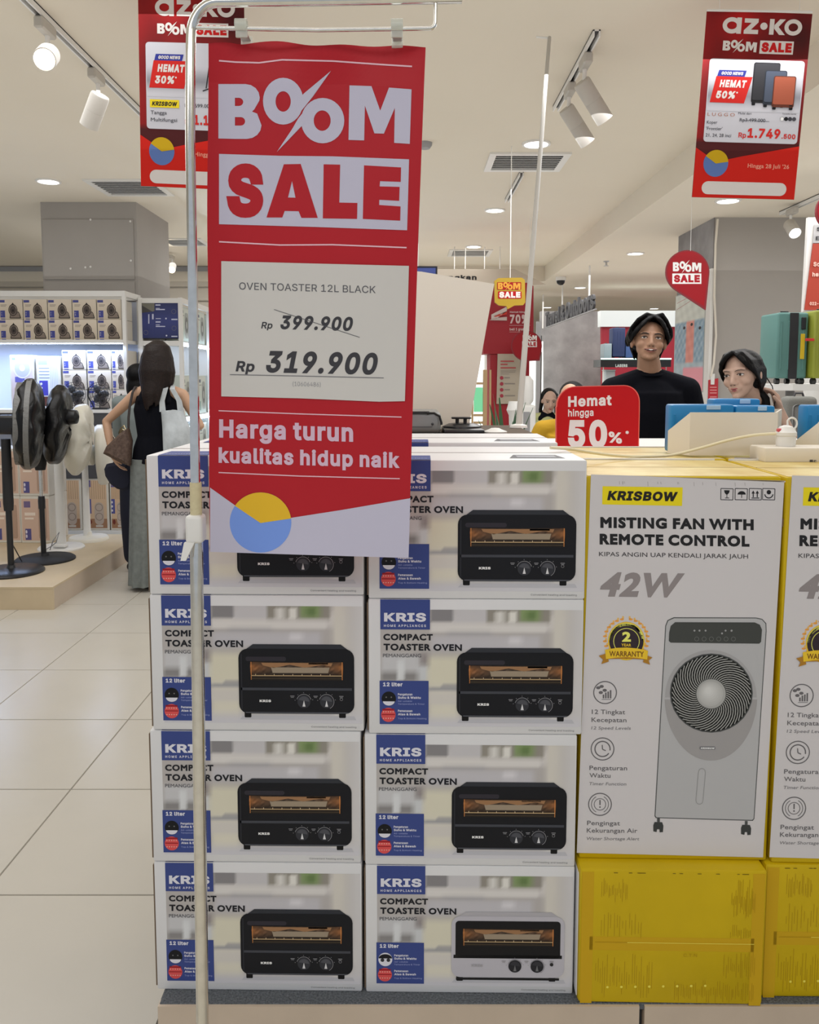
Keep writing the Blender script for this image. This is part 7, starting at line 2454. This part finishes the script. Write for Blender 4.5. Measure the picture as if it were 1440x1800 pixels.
def face_bits(par, T, s, skin_lip, smile=True, male=True, gaze=(0, 0)):
    M_eye = mat('eye_white', (.72, .70, .68), rough=.25)
    M_iris = mat('dark_iris', (.02, .012, .008), rough=.15)
    M_brow = mat('dark_hair_brow', (.02, .016, .014), rough=.8)
    M_lid = mat('lash_line', (.05, .03, .025), rough=.7)
    R = T.to_3x3(); P = lambda *q: T @ Vector(q)
    for sx in (-1, 1):
        e_ = MB().ball(P(sx * .033, -.0805, .009), .0140, .0085, .0056 if smile else .0062, 16, M=R).build('eye', M_eye, par, smooth=True)
        MB().ball(P(sx * .033 + gaze[0], -.0875, .0095 + gaze[1]), .0062, .0032, .0060, 12, M=R).build('iris', M_iris, e_, smooth=True)
        pts = [P(sx * .017, -.0865, .0105), P(sx * .026, -.0905, .0165), P(sx * .036, -.0895, .0168), P(sx * .049, -.0800, .0110)]
        MB().tube(pts, .0017 * s, 6).build('lash_line', M_lid, par, smooth=True)
        pts = [P(sx * .013, -.0950, .0285), P(sx * .027, -.0945, .0330), P(sx * .040, -.0885, .0335), P(sx * .054, -.0775, .0280)]
        MB().tube(pts, [.0030 * s, .0052 * s, .0044 * s, .0018 * s] if male else [.0018 * s, .0027 * s, .0024 * s, .0010 * s], 8, squash=.6).build('eyebrow', M_brow, par, smooth=True)
        MB().ball(P(sx * .0085, -.1025, -.0405), .0042, .0035, .0022, 8, M=R).build('nostril', M_lid, par)
    lip = mat('lips_%d' % int(male), skin_lip, rough=.4)
    if smile:
        MB().tube([P(-.029, -.0835, -.0560), P(-.014, -.0965, -.0610), P(0, -.0990, -.0625), P(.014, -.0965, -.0610), P(.029, -.0835, -.0560)], [.0015 * s, .0048 * s, .0056 * s, .0048 * s, .0015 * s], 8, squash=.8).build('mouth', mat('mouth_dark', (.10, .03, .03), rough=.6), par, smooth=True)
        MB().tube([P(-.018, -.0965, -.0600), P(0, -.1030, -.0618), P(.018, -.0965, -.0600)], [.0022 * s, .0034 * s, .0022 * s], 8).build('teeth', mat('teeth', (.75, .73, .68), rough=.3), par, smooth=True)
        MB().tube([P(-.030, -.0835, -.0535), P(-.012, -.0975, -.0560), P(0, -.1000, -.0570), P(.012, -.0975, -.0560), P(.030, -.0835, -.0535)], [.0012 * s, .0030 * s, .0030 * s, .0030 * s, .0012 * s], 8).build('upper_lip', lip, par, smooth=True)
    else:
        MB().tube([P(-.022, -.0850, -.0600), P(-.010, -.0945, -.0575), P(0, -.0970, -.0590), P(.010, -.0945, -.0575), P(.022, -.0850, -.0600)], [.0015 * s, .0038 * s, .0036 * s, .0038 * s, .0015 * s], 8).build('upper_lip', lip, par, smooth=True)
        MB().tube([P(-.019, -.0860, -.0660), P(0, -.0960, -.0700), P(.019, -.0860, -.0660)], [.0015 * s, .0048 * s, .0015 * s], 8).build('lower_lip', lip, par, smooth=True)
        MB().tube([P(-.020, -.0870, -.0632), P(0, -.0975, -.0640), P(.020, -.0870, -.0632)], .0016 * s, 6).build('mouth_line', mat('mouth_dark', (.10, .03, .03), rough=.6), par)
    if smile:
        MB().tube([P(-.022, -.0870, -.0670), P(0, -.0985, -.0715), P(.022, -.0870, -.0670)], [.0012 * s, .0048 * s, .0012 * s], 8).build('lower_lip', lip, par, smooth=True)

def hand_forms(b, W, d, n, s=1.0, curl=.35, side=1):
    """palm and five fingers from the wrist W, pointing along d, palm facing n; side = +1 thumb towards d x n"""
    W = Vector(W); d = Vector(d).normalized(); n = Vector(n); n = (n - d * n.dot(d)).normalized()
    a = d.cross(n) * side
    for k in range(4):
        u = (k - 1.5) * .0185 * s
        cap_prim(b, W + a * u * .7 + d * .012 * s, .0155 * s, W + a * u + d * .072 * s, .0125 * s, 10)
    lens = [.070, .080, .075, .058]
    for k in range(4):
        u = (1.5 - k) * .0205 * s
        p = W + a * u + d * .078 * s
        dd = (d + a * (1.5 - k) * .06).normalized(); L = lens[k] * s
        r = .0088 * s
        c_ = curl * (1 + .15 * k)
        for j, f in enumerate((.42, .32, .26)):
            dd = (dd * cos(c_) + n * sin(c_)).normalized()
            q = p + dd * L * f
            cap_prim(b, p, r, q, r * .92, 8); p = q; r *= .92
    p = W + a * .026 * s + d * .022 * s; dd = (d * .65 + a * .75 + n * .25).normalized(); r = .0125 * s
    for f in (.034, .030, .024):
        q = p + dd * f * s
        cap_prim(b, p, r, q, r * .88, 8); p = q; r *= .86
        dd = (dd + d * .25 + n * .15).normalized()

def std_person(t, s, J, skin, voxel=.006, male=True, headM=None, hands=True, curl=.35, lower=True, hs=1.0):
    """J: joints in the figure's own space. returns the head frame"""
    b = MB()
    sh = .168 if male else .150
    hp = .150 if male else .165
    g = lambda k: Vector(J[k])
    ell(b, g('pelvis'), hp * s, .108 * s, .125 * s)
    ell(b, g('waist'), (.135 if male else .115) * s, .092 * s, .13 * s)
    ell(b, g('chest'), (.160 if male else .138) * s, .108 * s, .165 * s)
    for k in ('L', 'R'):
        S_, E_, W_ = g('sh' + k), g('el' + k), g('wr' + k)
        ra = (.046 if male else .036) * s
        cap_prim(b, g('neck') + Vector((0, .01, -.05)), .060 * s, S_, ra * 1.12)
        cap_prim(b, S_, ra * 1.14, S_.lerp(E_, .5), ra)
        cap_prim(b, S_.lerp(E_, .5), ra, E_, ra * .80)
        cap_prim(b, E_, ra * .82, E_.lerp(W_, .35), ra * .80)
        cap_prim(b, E_.lerp(W_, .35), ra * .80, W_, ra * .56)
        if hands and ('pn' + k) in J:
            hand_forms(b, W_, J['hd' + k], J['pn' + k], s * .95, J.get('curl' + k, curl), J.get('sd' + k, 1))
        if lower:
            Hp, Kn, An = g('hip' + k), g('kn' + k), g('an' + k)
            cap_prim(b, Hp, .088 * s, Kn, .056 * s); cap_prim(b, Kn, .056 * s, Kn.lerp(An, .35), .055 * s)
            cap_prim(b, Kn.lerp(An, .35), .055 * s, An, .036 * s)
            f = Vector(J.get('toe', (0, -1, 0)))
            cap_prim(b, An + Vector((0, 0, -.035 * s)) - f * .03 * s, .036 * s, An + f * .13 * s + Vector((0, 0, -.058 * s)), .028 * s)
    T = head_forms(b, headM, s * hs, male, g('neck'))
    o = fuse(b, 'body', skin, t, voxel, 3)
    return T

def base_J(s, toe=(0, -1, 0)):
    f = Vector(toe)
    J = dict(pelvis=(0, 0, .95 * s), waist=(0, 0, 1.09 * s), chest=(0, 0, 1.27 * s), neck=(0, .01, 1.475 * s), toe=toe)
    for k, x in (('L', -1), ('R', 1)):
        J['sh' + k] = (x * .175 * s, 0, 1.405 * s); J['el' + k] = (x * .235 * s, .02, 1.11 * s); J['wr' + k] = (x * .245 * s, -.06, .86 * s)
        J['hd' + k] = (0, -.1, -1); J['pn' + k] = (-x, 0, 0); J['sd' + k] = x
        J['hip' + k] = (x * .085 * s, 0, .90 * s); J['kn' + k] = (x * .095 * s, -.01, .49 * s); J['an' + k] = (x * .10 * s, .02, .088 * s)
    return J

def shirt(t, J, s, m, male=True, sleeve=.55, infl=.014, name='shirt', hem=.80, voxel=.008, fit=1.0, tank=False):
    b = MB(); g = lambda k: Vector(J[k])
    c0 = g('chest'); w0 = g('waist'); p0 = g('pelvis')
    if not tank: ell(b, c0 + Vector((0, 0, .0)), ((.160 if male else .138) * s + infl) * fit, .108 * s + infl, .165 * s + infl)
    n = 28; rings = []
    prof = ((c0 + Vector((0, 0, .10 * s)), .150 if not tank else .118, .098), (c0, .166 if male else .142, .108), (w0 + Vector((0, 0, .05 * s)), .150 if male else .126, .10), (w0, .146 if male else .120, .096),
            (p0 + Vector((0, 0, .06 * s)), .154 if male else .150, .105), (p0 + Vector((0, 0, (hem - .95) * s)), .162 if male else .168, .112))
    for c_, rx, ry in prof:
        rings.append([c_ + Vector(((rx * s + infl) * fit * cos(2 * pi * i / n), (ry * s + infl) * sin(2 * pi * i / n), 0)) for i in range(n)])
    b.loft(rings)
    for k in ('L', 'R'):
        S_, E_ = g('sh' + k), g('el' + k)
        ra = (.046 if male else .036) * s + infl
        if tank:
            q0 = c0.lerp(S_, .60) + Vector((0, -.085 * s, .0)); q1 = g('neck').lerp(S_, .50) + Vector((0, -.035 * s, -.005)); q2 = c0.lerp(S_, .55) + Vector((0, .085 * s, .02))
            cap_prim(b, q0, .020, q1, .014); cap_prim(b, q1, .014, q1 + Vector((0, .07 * s, 0)), .014); cap_prim(b, q1 + Vector((0, .07 * s, 0)), .014, q2, .020)
            continue
        cap_prim(b, g('neck') + Vector((0, .01, -.054 * s)), .058 * s + infl * .5, S_, ra * 1.08)
        if sleeve: cap_prim(b, S_, ra * 1.1, S_.lerp(E_, sleeve), ra * 1.16)
    return fuse(b, name, m, t, voxel, 3)

def trousers(t, J, s, m, name='trousers', wide=1.0, voxel=.010, top=.98):
    b = MB(); g = lambda k: Vector(J[k])
    ell(b, g('pelvis') - Vector((0, 0, .02 * s)), .160 * s, .120 * s, .13 * s)
    for k in ('L', 'R'):
        Hp, Kn, An = g('hip' + k), g('kn' + k), g('an' + k)
        cap_prim(b, Hp, .100 * s, Kn, .068 * s * wide); cap_prim(b, Kn, .068 * s * wide, An + Vector((0, 0, .04)), .058 * s * wide)
    return fuse(b, name, m, t, voxel, 3)

def shoes(t, J, s, m):
    for k in ('L', 'R'):
        An = Vector(J['an' + k]); f = Vector(J.get('toe', (0, -1, 0)))
        b = MB()
        cap_prim(b, An - f * .04 * s + Vector((0, 0, -.042 * s)), .043 * s, An + f * .15 * s + Vector((0, 0, -.05 * s)), .036 * s)
        o = fuse(b, 'shoe', m, t, .008, 2)

def locks(b, paths, r0=.010, r1=.004):
    for pts in paths:
        n = len(pts)
        for i in range(n - 1):
            a = r0 + (r1 - r0) * (i / (n - 1)); c_ = r0 + (r1 - r0) * ((i + 1) / (n - 1))
            cap_prim(b, pts[i], a, pts[i + 1], c_, 8)

M_skin1 = mat('tan_skin', (.46, .26, .165), rough=.5, noise=.08, nscale=14)
M_skin2 = mat('fair_skin', (.60, .40, .31), rough=.5, noise=.06, nscale=14)
M_skin3 = mat('light_tan_skin', (.56, .34, .22), rough=.5, noise=.06, nscale=12)
M_hairb = mat('black_hair', (.004, .0038, .0045), rough=.5, spec=.18, noise=.5, nscale=90, bump=.25, bscale=160)
M_hairbr = mat('dark_brown_hair', (.016, .008, .006), rough=.5, spec=.25, noise=.5, nscale=70, bump=.3, bscale=120)
M_tee = mat('black_cotton', (.005, .0055, .009), rough=.95, spec=.12, bump=.2, bscale=22)
M_jean = mat('dark_jeans', (.02, .025, .045), rough=.85)
M_grey_tr = mat('grey_green_cloth', (.20, .22, .21), rough=.9, noise=.25, nscale=30)

# ---- the young man behind the counter
s = 1.06
mx = PY(1143, 690, 4.2).x
man = thing('person', 'young man in a black T-shirt standing behind the counter, smiling and looking up', 'person', (mx, 4.2, 0))
J = base_J(s)
J['neck'] = (-.005, .012, 1.545)
J['chest'] = (0, 0, 1.315)
J['shL'] = (-.178 * s, 0, 1.428); J['shR'] = (.178 * s, 0, 1.428)
hm = Matrix.Translation((-.022, -.032, 1.668)) @ Matrix.Rotation(radians(-8), 4, 'Z') @ Matrix.Rotation(radians(-10), 4, 'X') @ Matrix.Rotation(radians(4), 4, 'Y') @ Matrix.Diagonal((1.12, 1, .98, 1))
T = std_person(man, s, J, M_skin1, .0050, True, hm, hs=.86)
face_bits(man, T, s, (.36, .14, .11), True, True, gaze=(-.001, .002))
shirt(man, J, s, M_tee, True, .62, .014, 'tshirt', fit=1.02)
b = MB()
nk = Vector(J['neck'])
rim = [nk + Vector((.072 * cos(2 * pi * i / 28), -.002 + .066 * sin(2 * pi * i / 28), -.026 + .016 * sin(2 * pi * i / 28))) for i in range(29)]
b.tube(rim, .0065, 8, cap=False).build('neckband', M_tee, man, smooth=True)
trousers(man, J, s, M_jean); shoes(man, J, s, M_black)
b = MB(); R3 = T.to_3x3(); P = lambda *q: T @ Vector(q)
b.ball(P(0, .036, .056), .090, .088, .086, 24, M=R3)
b.ball(P(0, .052, .010), .082, .066, .072, 24, M=R3)
rnd = random.Random(11)
paths = []
for sx in (-1, 1):
    for i in range(34):
        u = i / 33.0
        y0 = -.066 + u * .12
        st = (.010 + sx * .010 * rnd.random(), y0, .136 - .9 * max(0, -y0 - .03) ** 1.5 + rnd.uniform(0, .010))
        up_ = .010 * (1 - u)
        out = .088 + rnd.uniform(0, .010)
        e_ = rnd.uniform(-.008, .010)
        paths.append([P(*st), P(sx * .036 + .008, y0 - .016 * (1 - u), .140 + up_ * .3 + rnd.uniform(-.004, .004)), P(sx * (.068), y0 - .016 * (1 - u), .112), P(sx * out, y0 + .002 + .01 * u, .066),
                      P(sx * (out + .007), y0 + .020 + .02 * u, .028 + e_), P(sx * (out - .004), y0 + .036 + .02 * u, .004 + e_)])
for sx in (-1, 1):
    for i in range(16):
        u = i / 15.0; j1, j2 = rnd.uniform(-.004, .004), rnd.uniform(-.006, .006)
        paths.append([P(.008 + sx * .004, -.060 - .010 * u, .134), P(sx * (.026 + .006 * u) + .006, -.088 - .008 * u + j1, .118 - .012 * u), P(sx * (.050 + .004 * u) + .003, -.092 - .006 * u + j1, .092 - .022 * u),
                      P(sx * (.070 + j1), -.078 - .004 * u, .062 - .020 * u), P(sx * (.084 + j1), -.058, .030 - .012 * u + j2), P(sx * .087, -.036, .004 + j2)])
for i in range(26):
    a = pi * (.12 + .76 * i / 25)
    x, y = .084 * cos(a), .045 + .070 * sin(a)
    paths.append([P(x * .6, y * .7, .130), P(x, y, .05), P(x * 1.0, y * 1.02, -.02), P(x * .84, y * .86, -.070 + rnd.uniform(-.012, .012))])
locks(b, paths, .0105, .0045)
fuse(b, 'hair', M_hairb, man, .0042, 1)

# ---- the woman at the right
wx = PY(1312, 665, 3.7).x
s = .97
wo = thing('person', 'woman with black tied hair looking left behind the blue packs, hand at her neck', 'person', (wx + .04, 3.7, 0))
dz = -.055
J = base_J(s)
for k in J:
    if isinstance(J[k], tuple) and k[:2] in ('pe', 'wa', 'ch', 'ne', 'sh', 'el', 'wr'): J[k] = (J[k][0], J[k][1], J[k][2] + dz)
J['shL'] = (-.125, -.10, 1.36 * s + dz); J['shR'] = (.125, .10, 1.36 * s + dz)
J['elL'] = (-.16, -.17, 1.08 * s); J['wrL'] = (-.12, -.30, .92 * s)
J['elR'] = (.185, -.06, 1.14); J['wrR'] = (.088, -.060, 1.352)
J['hdR'] = (-.35, -.05, 1); J['pnR'] = (-1, .15, -.2); J['curlR'] = .5
hc = PY(1306, 661, 3.62)
hm = Matrix.Translation(Vector((hc.x - .004, 3.62, hc.z + .0)) - wo.location) @ Matrix.Rotation(radians(-48), 4, 'Z') @ Matrix.Rotation(radians(4), 4, 'X') @ Matrix.Rotation(radians(-6), 4, 'Y') @ Matrix.Diagonal((1.07, 1, .98, 1))
J['neck'] = (.010, .0, 1.40)
T = std_person(wo, s, J, M_skin2, .0048, False, hm, hs=.88 / .97)
face_bits(wo, T, .9, (.42, .12, .12), False, False)
shirt(wo, J, s, M_tee, False, .5, .012, 'blouse')
trousers(wo, J, s, M_jean); shoes(wo, J, s, M_black)
b = MB(); R3 = T.to_3x3(); P = lambda *q: T @ Vector(q)
b.ball(P(0, .034, .050), .086, .090, .084, 24, M=R3)
b.ball(P(0, .050, -.010), .076, .068, .078, 24, M=R3)
paths = []
rnd = random.Random(3)
for sx in (-1, 1):
    for i in range(24):
        u = i / 23.0; y0 = -.062 + u * .11
        zt_ = .130 - .3 * (y0 - .02) ** 2
        paths.append([P(sx * .006, y0, zt_ - .004), P(sx * .040, y0 - .006 * (1 - u), .114 - .02 * u), P(sx * .070, y0 + .004, .072), P(sx * .081, y0 + .026, .020),
                      P(sx * .078, y0 * .5 + .048, -.040), P(sx * .045, .080, -.095 + rnd.uniform(-.006, .006))])
for sx in (-1, 1):
    for i in range(12):
        u = i / 11.0; j1, j2 = rnd.uniform(-.003, .003), rnd.uniform(-.006, .006)
        paths.append([P(sx * .004, -.058, .124), P(sx * (.026 + .004 * u), -.080 - .004 * u + j1, .112 - .008 * u), P(sx * (.050 + .004 * u), -.083 - .004 * u + j1, .086 - .014 * u),
                      P(sx * (.071 + j1), -.062, .046 - .012 * u), P(sx * .082, -.030, .006 + j2), P(sx * .080, .004, -.035 + j2), P(sx * .060, .05, -.075)])
# tail falling behind the shoulder
for i in range(14):
    w = rnd.uniform(-.012, .012); v = rnd.uniform(-.012, .012)
    paths.append([P(.03 + w, .085 + v, -.08), P(.055 + w, .105 + v, -.13), P(.05 + w * 1.4, .11 + v, -.20), P(.075 + w * 2, .11 + v, -.255 - abs(w))])
locks(b, paths, .0105, .0045)
fuse(b, 'hair', M_hairb, wo, .0042, 1)
MB().tube([P(.060, .10, .0), P(.088, .115, -.07), P(.092, .12, -.15), P(.075, .12, -.20)], [.003, .0022, .0022, .002], 6).build('hair_strand', M_hairb, wo, smooth=True)

# ---- the woman with the tote bag, seen from behind
WY = 5.72
s = 1.0
wbx = PY(274, 700, WY).x
bk = thing('person', 'woman seen from behind with long dark brown hair, black tank top and grey trousers', 'person', (wbx, WY, 0))
J = base_J(s, toe=(0, 1, 0))
def bp(px, py, Y, ob_=None): return PY(px, py, Y) - (ob_ or bk).location
J['neck'] = (.005, -.01, 1.475)
J['shL'] = tuple(bp(238, 694, WY)); J['shR'] = tuple(bp(321, 694, WY))
J['elL'] = tuple(bp(187, 741, WY + .02)); J['wrL'] = tuple(bp(197, 800, WY - .03))
J['hdL'] = (.45, .1, -.9); J['pnL'] = (.8, .3, .3); J['sdL'] = 1; J['curlL'] = .25
J['elR'] = tuple(bp(352, 748, WY + .02)); J['wrR'] = tuple(bp(326, 764, WY + .30))
J['hdR'] = (-.6, .8, .1); J['pnR'] = (0, 0, -1); J['sdR'] = 1
hc = bp(279, 636, WY)
hm = Matrix.Translation((hc.x, .0, hc.z - .005)) @ Matrix.Rotation(radians(168), 4, 'Z') @ Matrix.Rotation(radians(6), 4, 'X')
T = std_person(bk, s, J, M_skin3, .0065, False, hm, hs=.98)
shirt(bk, J, s, M_tee, False, 0, .012, 'tank_top', hem=.90, tank=True)
# wide trousers with loose folds
def folds(t, J, name, m, zt_, zb2_, rx, ry, cx, cy, waves, amp, flare):
    b = MB(); n = 72; rings = []
    for j in range(26):
        v = j / 25.0; z = zt_ + (zb2_ - zt_) * v
        k = 1 + flare * v
        rings.append([(cx(v) + rx * k * cos(2 * pi * i / n) * (1 + amp * v * sin(waves * 2 * pi * i / n + 1.2 * v)), cy + ry * k * sin(2 * pi * i / n) * (1 + amp * v * sin(waves * 2 * pi * i / n + v)), z) for i in range(n)])
    b.loft(rings)
    return b.build(name, m, t, smooth=True)
for sx, xo_ in ((-1, -.085), (1, .085)):
    folds(bk, J, 'trouser_leg', M_grey_tr, .93, .035, .098, .112, lambda v, xo_=xo_, sx=sx: xo_ + sx * .004 * v - .02 * v, 0, 9, .085, .10)
b = MB(); ell(b, (0, 0, .93), .172, .122, .10); fuse(b, 'trouser_seat', M_grey_tr, bk, .01, 2)
shoes(bk, J, s, M_black)
b = MB(); R3 = T.to_3x3(); P = lambda *q: T @ Vector(q)
b.ball(P(0, .022, .045), .093, .104, .095, 24, M=R3)
paths = []
rnd = random.Random(21)
zc0 = hc.z
for i in range(64):
    a = pi * (-.10 + 1.20 * i / 63)
    x, y = cos(a), sin(a)
    r1, r2 = .098 + rnd.uniform(-.004, .006), .112 + rnd.uniform(-.006, .010)
    end = -.255 - .04 * sin(a) + rnd.uniform(-.03, .03) if .15 < a / pi < .85 else -.18 + rnd.uniform(-.03, .03)
    if x > 0: end += -.03
    shift = -.012
    paths.append([P(x * .03, .01 + y * .03, .138), P(x * .075, .02 + y * .070, .105), P(x * r1, .02 + y * .095, .03), P(x * r2, .02 + y * .108, -.07),
                  P(x * (r2 - .012), .015 + y * .110, -.145), P(x * (r2 - .035), .02 + y * .112, (end - .145) / 2 - .01), P(x * (r2 - .058), .018 + y * .105, end)])
locks(b, paths, .0150, .0060)
fuse(b, 'hair', M_hairbr, bk, .0055, 1)
# tank top straps are part of the top; brown handbag and pale tote
M_mono = mat('brown_monogram', (.055, .030, .023), rough=.6, noise=.6, nscale=60, noise_col=(.13, .085, .062))
M_tote = mat('pale_blue_tote', (.62, .67, .70), rough=.7, noise=.35, nscale=9, bump=.5, bscale=14)
HB = thing('handbag', 'brown patterned shoulder bag hanging at the left side of the woman', 'bag', tuple(bp(212, 800, WY - .10) + bk.location))
f = lambda px, py, Y=WY - .10: tuple(PY(px, py, Y) - HB.location)
A = [f(*q) for q in ((214, 760), (226, 752), (232, 775), (229, 819), (212, 812), (183, 797), (189, 784))]
b = MB(); front = [Vector(q) for q in A]; cc_ = sum(front, Vector()) / len(front)
rings = []
for j in range(7):
    v = -1 + 2 * j / 6
    k = (1 - .30 * v ** 4)
    rings.append([cc_ + (q - cc_) * k + Vector((0, v * .055, 0)) for q in front])
b.loft(rings); 
bb = b.build('pouch', M_mono, HB, smooth=True)
MB().tube([f(226, 753), f(226, 735), f(228, 715, WY - .09), f(233, 690, WY - .075), f(238, 680, WY - .03), f(240, 680, WY + .05)], .009, 8, squash=.5).build('strap', mat('dark_strap', (.03, .022, .02), rough=.6), HB, smooth=True)
MB().tube([f(211, 763), f(216, 755), f(222, 757), f(218, 748), f(213, 753), f(209, 762)], .006, 6).build('buckle', mat('brass', (.5, .42, .25), rough=.3, metal=1), HB, smooth=True)
TB = thing('tote_bag', 'crumpled pale blue tote bag over the right shoulder of the woman', 'bag', tuple(bp(307, 790, WY - .11) + bk.location))
f = lambda px, py, Y=WY - .11: Vector(PY(px, py, Y) - TB.location)
b = MB(); rings = []
lft = [(283, 722), (285, 745), (286, 770), (287, 792), (288, 812)]; rgt = [(322, 722), (330, 742), (339, 764), (330, 790), (322, 812)]
n = 20
for j, ((x0, y0), (x1, y1)) in enumerate(zip(lft, rgt)):
    a_, c_ = f(x0, y0), f(x1, y1); ce = (a_ + c_) / 2; w_ = (c_.x - a_.x) / 2
    dpt = (.022, .045, .055, .05, .03)[j]
    rings.append([ce + Vector((w_ * cos(2 * pi * i / n), dpt * sin(2 * pi * i / n) * (1 + .25 * sin(i * 2.3 + j * 2)), .008 * sin(i * 1.7 + j))) for i in range(n)])
b.loft(rings); b.build('sack', M_tote, TB, smooth=True)
b = MB()
for (xa, xb, yk) in ((286, 291, 0), (318, 303, 0)):
    pts = [f(xa, 724), f(xa - 1 if xa < 300 else xa - 3, 705), f(xb, 684), f(xb + 1, 678, WY - .04), f(xb + 2, 678, WY + .04)]
    wds = [.021, .017, .016, .014, .014]
    rr = []
    for q, w_ in zip(pts, wds):
        rr.append([q + Vector((-w_, -.004, 0)), q + Vector((w_, -.004, 0)), q + Vector((w_, .004, .002)), q + Vector((-w_, .004, .002))])
    MB().loft(rr).build('handle', M_tote, TB, smooth=True)

# ---- her companion, mostly hidden in front of her
cp_ = thing('person', 'dark haired companion mostly hidden in front of the woman with the tote bag', 'person', (PY(246, 700, 6.25).x, 6.25, 0))
s = .93
J = base_J(s, toe=(0, 1, 0))
hm = Matrix.Translation((0, 0, PY(246, 668, 6.25).z)) @ Matrix.Rotation(radians(170), 4, 'Z')
J['elL'] = (-.20, .12, 1.04); J['wrL'] = (-.12, .30, 1.0); J['hdL'] = (.3, 1, 0)
T = std_person(cp_, s, J, M_skin3, .009, False, hm)
shirt(cp_, J, s, mat('grey_blouse', (.24, .28, .28), rough=.9), False, .9, .014, 'blouse')
trousers(cp_, J, s, mat('navy_cloth', (.012, .014, .03), rough=.9), wide=1.3); shoes(cp_, J, s, M_black)
b = MB(); R3 = T.to_3x3(); P = lambda *q: T @ Vector(q)
b.ball(P(0, .022, .045), .092, .100, .092, 22, M=R3); b.ball(P(0, .05, -.06), .088, .06, .13, 22, M=R3)
fuse(b, 'hair', M_hairb, cp_, .007, 1)
NB = thing('navy_bag', 'round black bag hanging below the woman\'s left hand', 'bag', tuple(PY(212, 845, WY + .12)))
f = lambda px, py, Y=WY + .12: Vector(PY(px, py, Y) - NB.location)
pts = [f(*q) for q in ((190, 815), (209, 812), (228, 812), (234, 832), (236, 848), (232, 858), (222, 862), (208, 858), (196, 849), (188, 836), (186, 824))]
b = MB(); ce = sum(pts, Vector()) / len(pts)
b.loft([[ce + (q - ce) * k + Vector((0, y, 0)) for q in pts] for k, y in ((.8, -.05), (1, -.03), (1, .03), (.8, .05))])
b.build('pouch', mat('navy_cloth', (.012, .014, .03), rough=.9), NB, smooth=True)
MB().tube([f(205, 816), f(212, 800), f(220, 815)], .006, 8).build('handle', M_black, NB, smooth=True)

# ---- far woman on the phone and the person in yellow
fw = thing('person', 'far woman in a black top and pale green vest holding a phone to her ear', 'person', (PY(962, 720, 8.2).x, 8.2, 0))
s = .93
J = base_J(s)
hz_ = PY(964, 705, 8.2).z
dz = hz_ - 1.60 * s
hm = Matrix.Translation((PY(965, 704, 8.2).x - fw.location.x, -.03, hz_)) @ Matrix.Rotation(radians(12), 4, 'X')
for k in list(J):
    if k[:2] in ('ne', 'sh', 'ch', 'wa') : J[k] = (J[k][0], J[k][1], J[k][2] + dz)
J['elR'] = (.24, -.10, 1.12 + dz); J['wrR'] = (.105, -.10, 1.40 + dz); J['hdR'] = (-.2, 0, 1); J['pnR'] = (-1, 0, 0)
T = std_person(fw, s, J, M_skin2, .008, False, hm)
face_bits(fw, T, s, (.40, .14, .12), False, False)
shirt(fw, J, s, mat('pale_green_vest', (.50, .52, .25), rough=.8), False, 0, .016, 'vest')
trousers(fw, J, s, M_jean); shoes(fw, J, s, M_black)
b = MB()
nk = Vector(J['neck'])
cap_prim(b, nk + Vector((-.02, -.0, -.035)), .060, nk + Vector((-.07, -.03, -.06)), .04); cap_prim(b, nk + Vector((.02, -.0, -.035)), .060, nk + Vector((.07, -.03, -.06)), .04)
fuse(b, 'black_collar', M_tee, fw, .009, 2)
b = MB(); R3 = T.to_3x3(); P = lambda *q: T @ Vector(q)
b.ball(P(0, .034, .052), .088, .092, .086, 22, M=R3)
for sx in (-1, 1): cap_prim(b, P(sx * .07, .02, .06), .025, P(sx * .085, .03, -.10), .018); cap_prim(b, P(sx * .085, .03, -.1), .02, P(sx * .08, .02, -.18), .014)
fuse(b, 'hair', M_hairb, fw, .006, 1)
MB().rbox(-.006, .006, -.035, .035, -.07, .07, .004, 2).build('phone', M_black, fw, loc=(.088, -.10, hz_ - .02), rot=(.2, 0, 0))

yl = thing('person', 'person in a golden yellow shirt half hidden behind the red counter sign', 'person', (PY(999, 760, 5.2).x, 5.2, 0))
s = .93
J = base_J(s)
hm = Matrix.Translation((.01, -.02, PY(990, 705, 5.2).z)) @ Matrix.Rotation(radians(-25), 4, 'Z')
dz = PY(990, 705, 5.2).z - 1.60 * s
for k in list(J):
    if k[:2] in ('ne', 'sh', 'ch', 'wa'): J[k] = (J[k][0], J[k][1], J[k][2] + dz)
J['elL'] = (-.24, .02, 1.10 + dz)
J['wrL'] = (-.22, -.12, .90)
T = std_person(yl, s, J, M_skin3, .008, False, hm)
shirt(yl, J, s, mat('golden_cloth', (.52, .30, .01), rough=.85, bump=.3, bscale=18), False, .8, .022, 'shirt')
trousers(yl, J, s, M_jean); shoes(yl, J, s, M_black)
b = MB(); R3 = T.to_3x3(); P = lambda *q: T @ Vector(q)
b.ball(P(0, .034, .052), .088, .092, .086, 22, M=R3)
fuse(b, 'hair', M_hairb, yl, .007, 1)
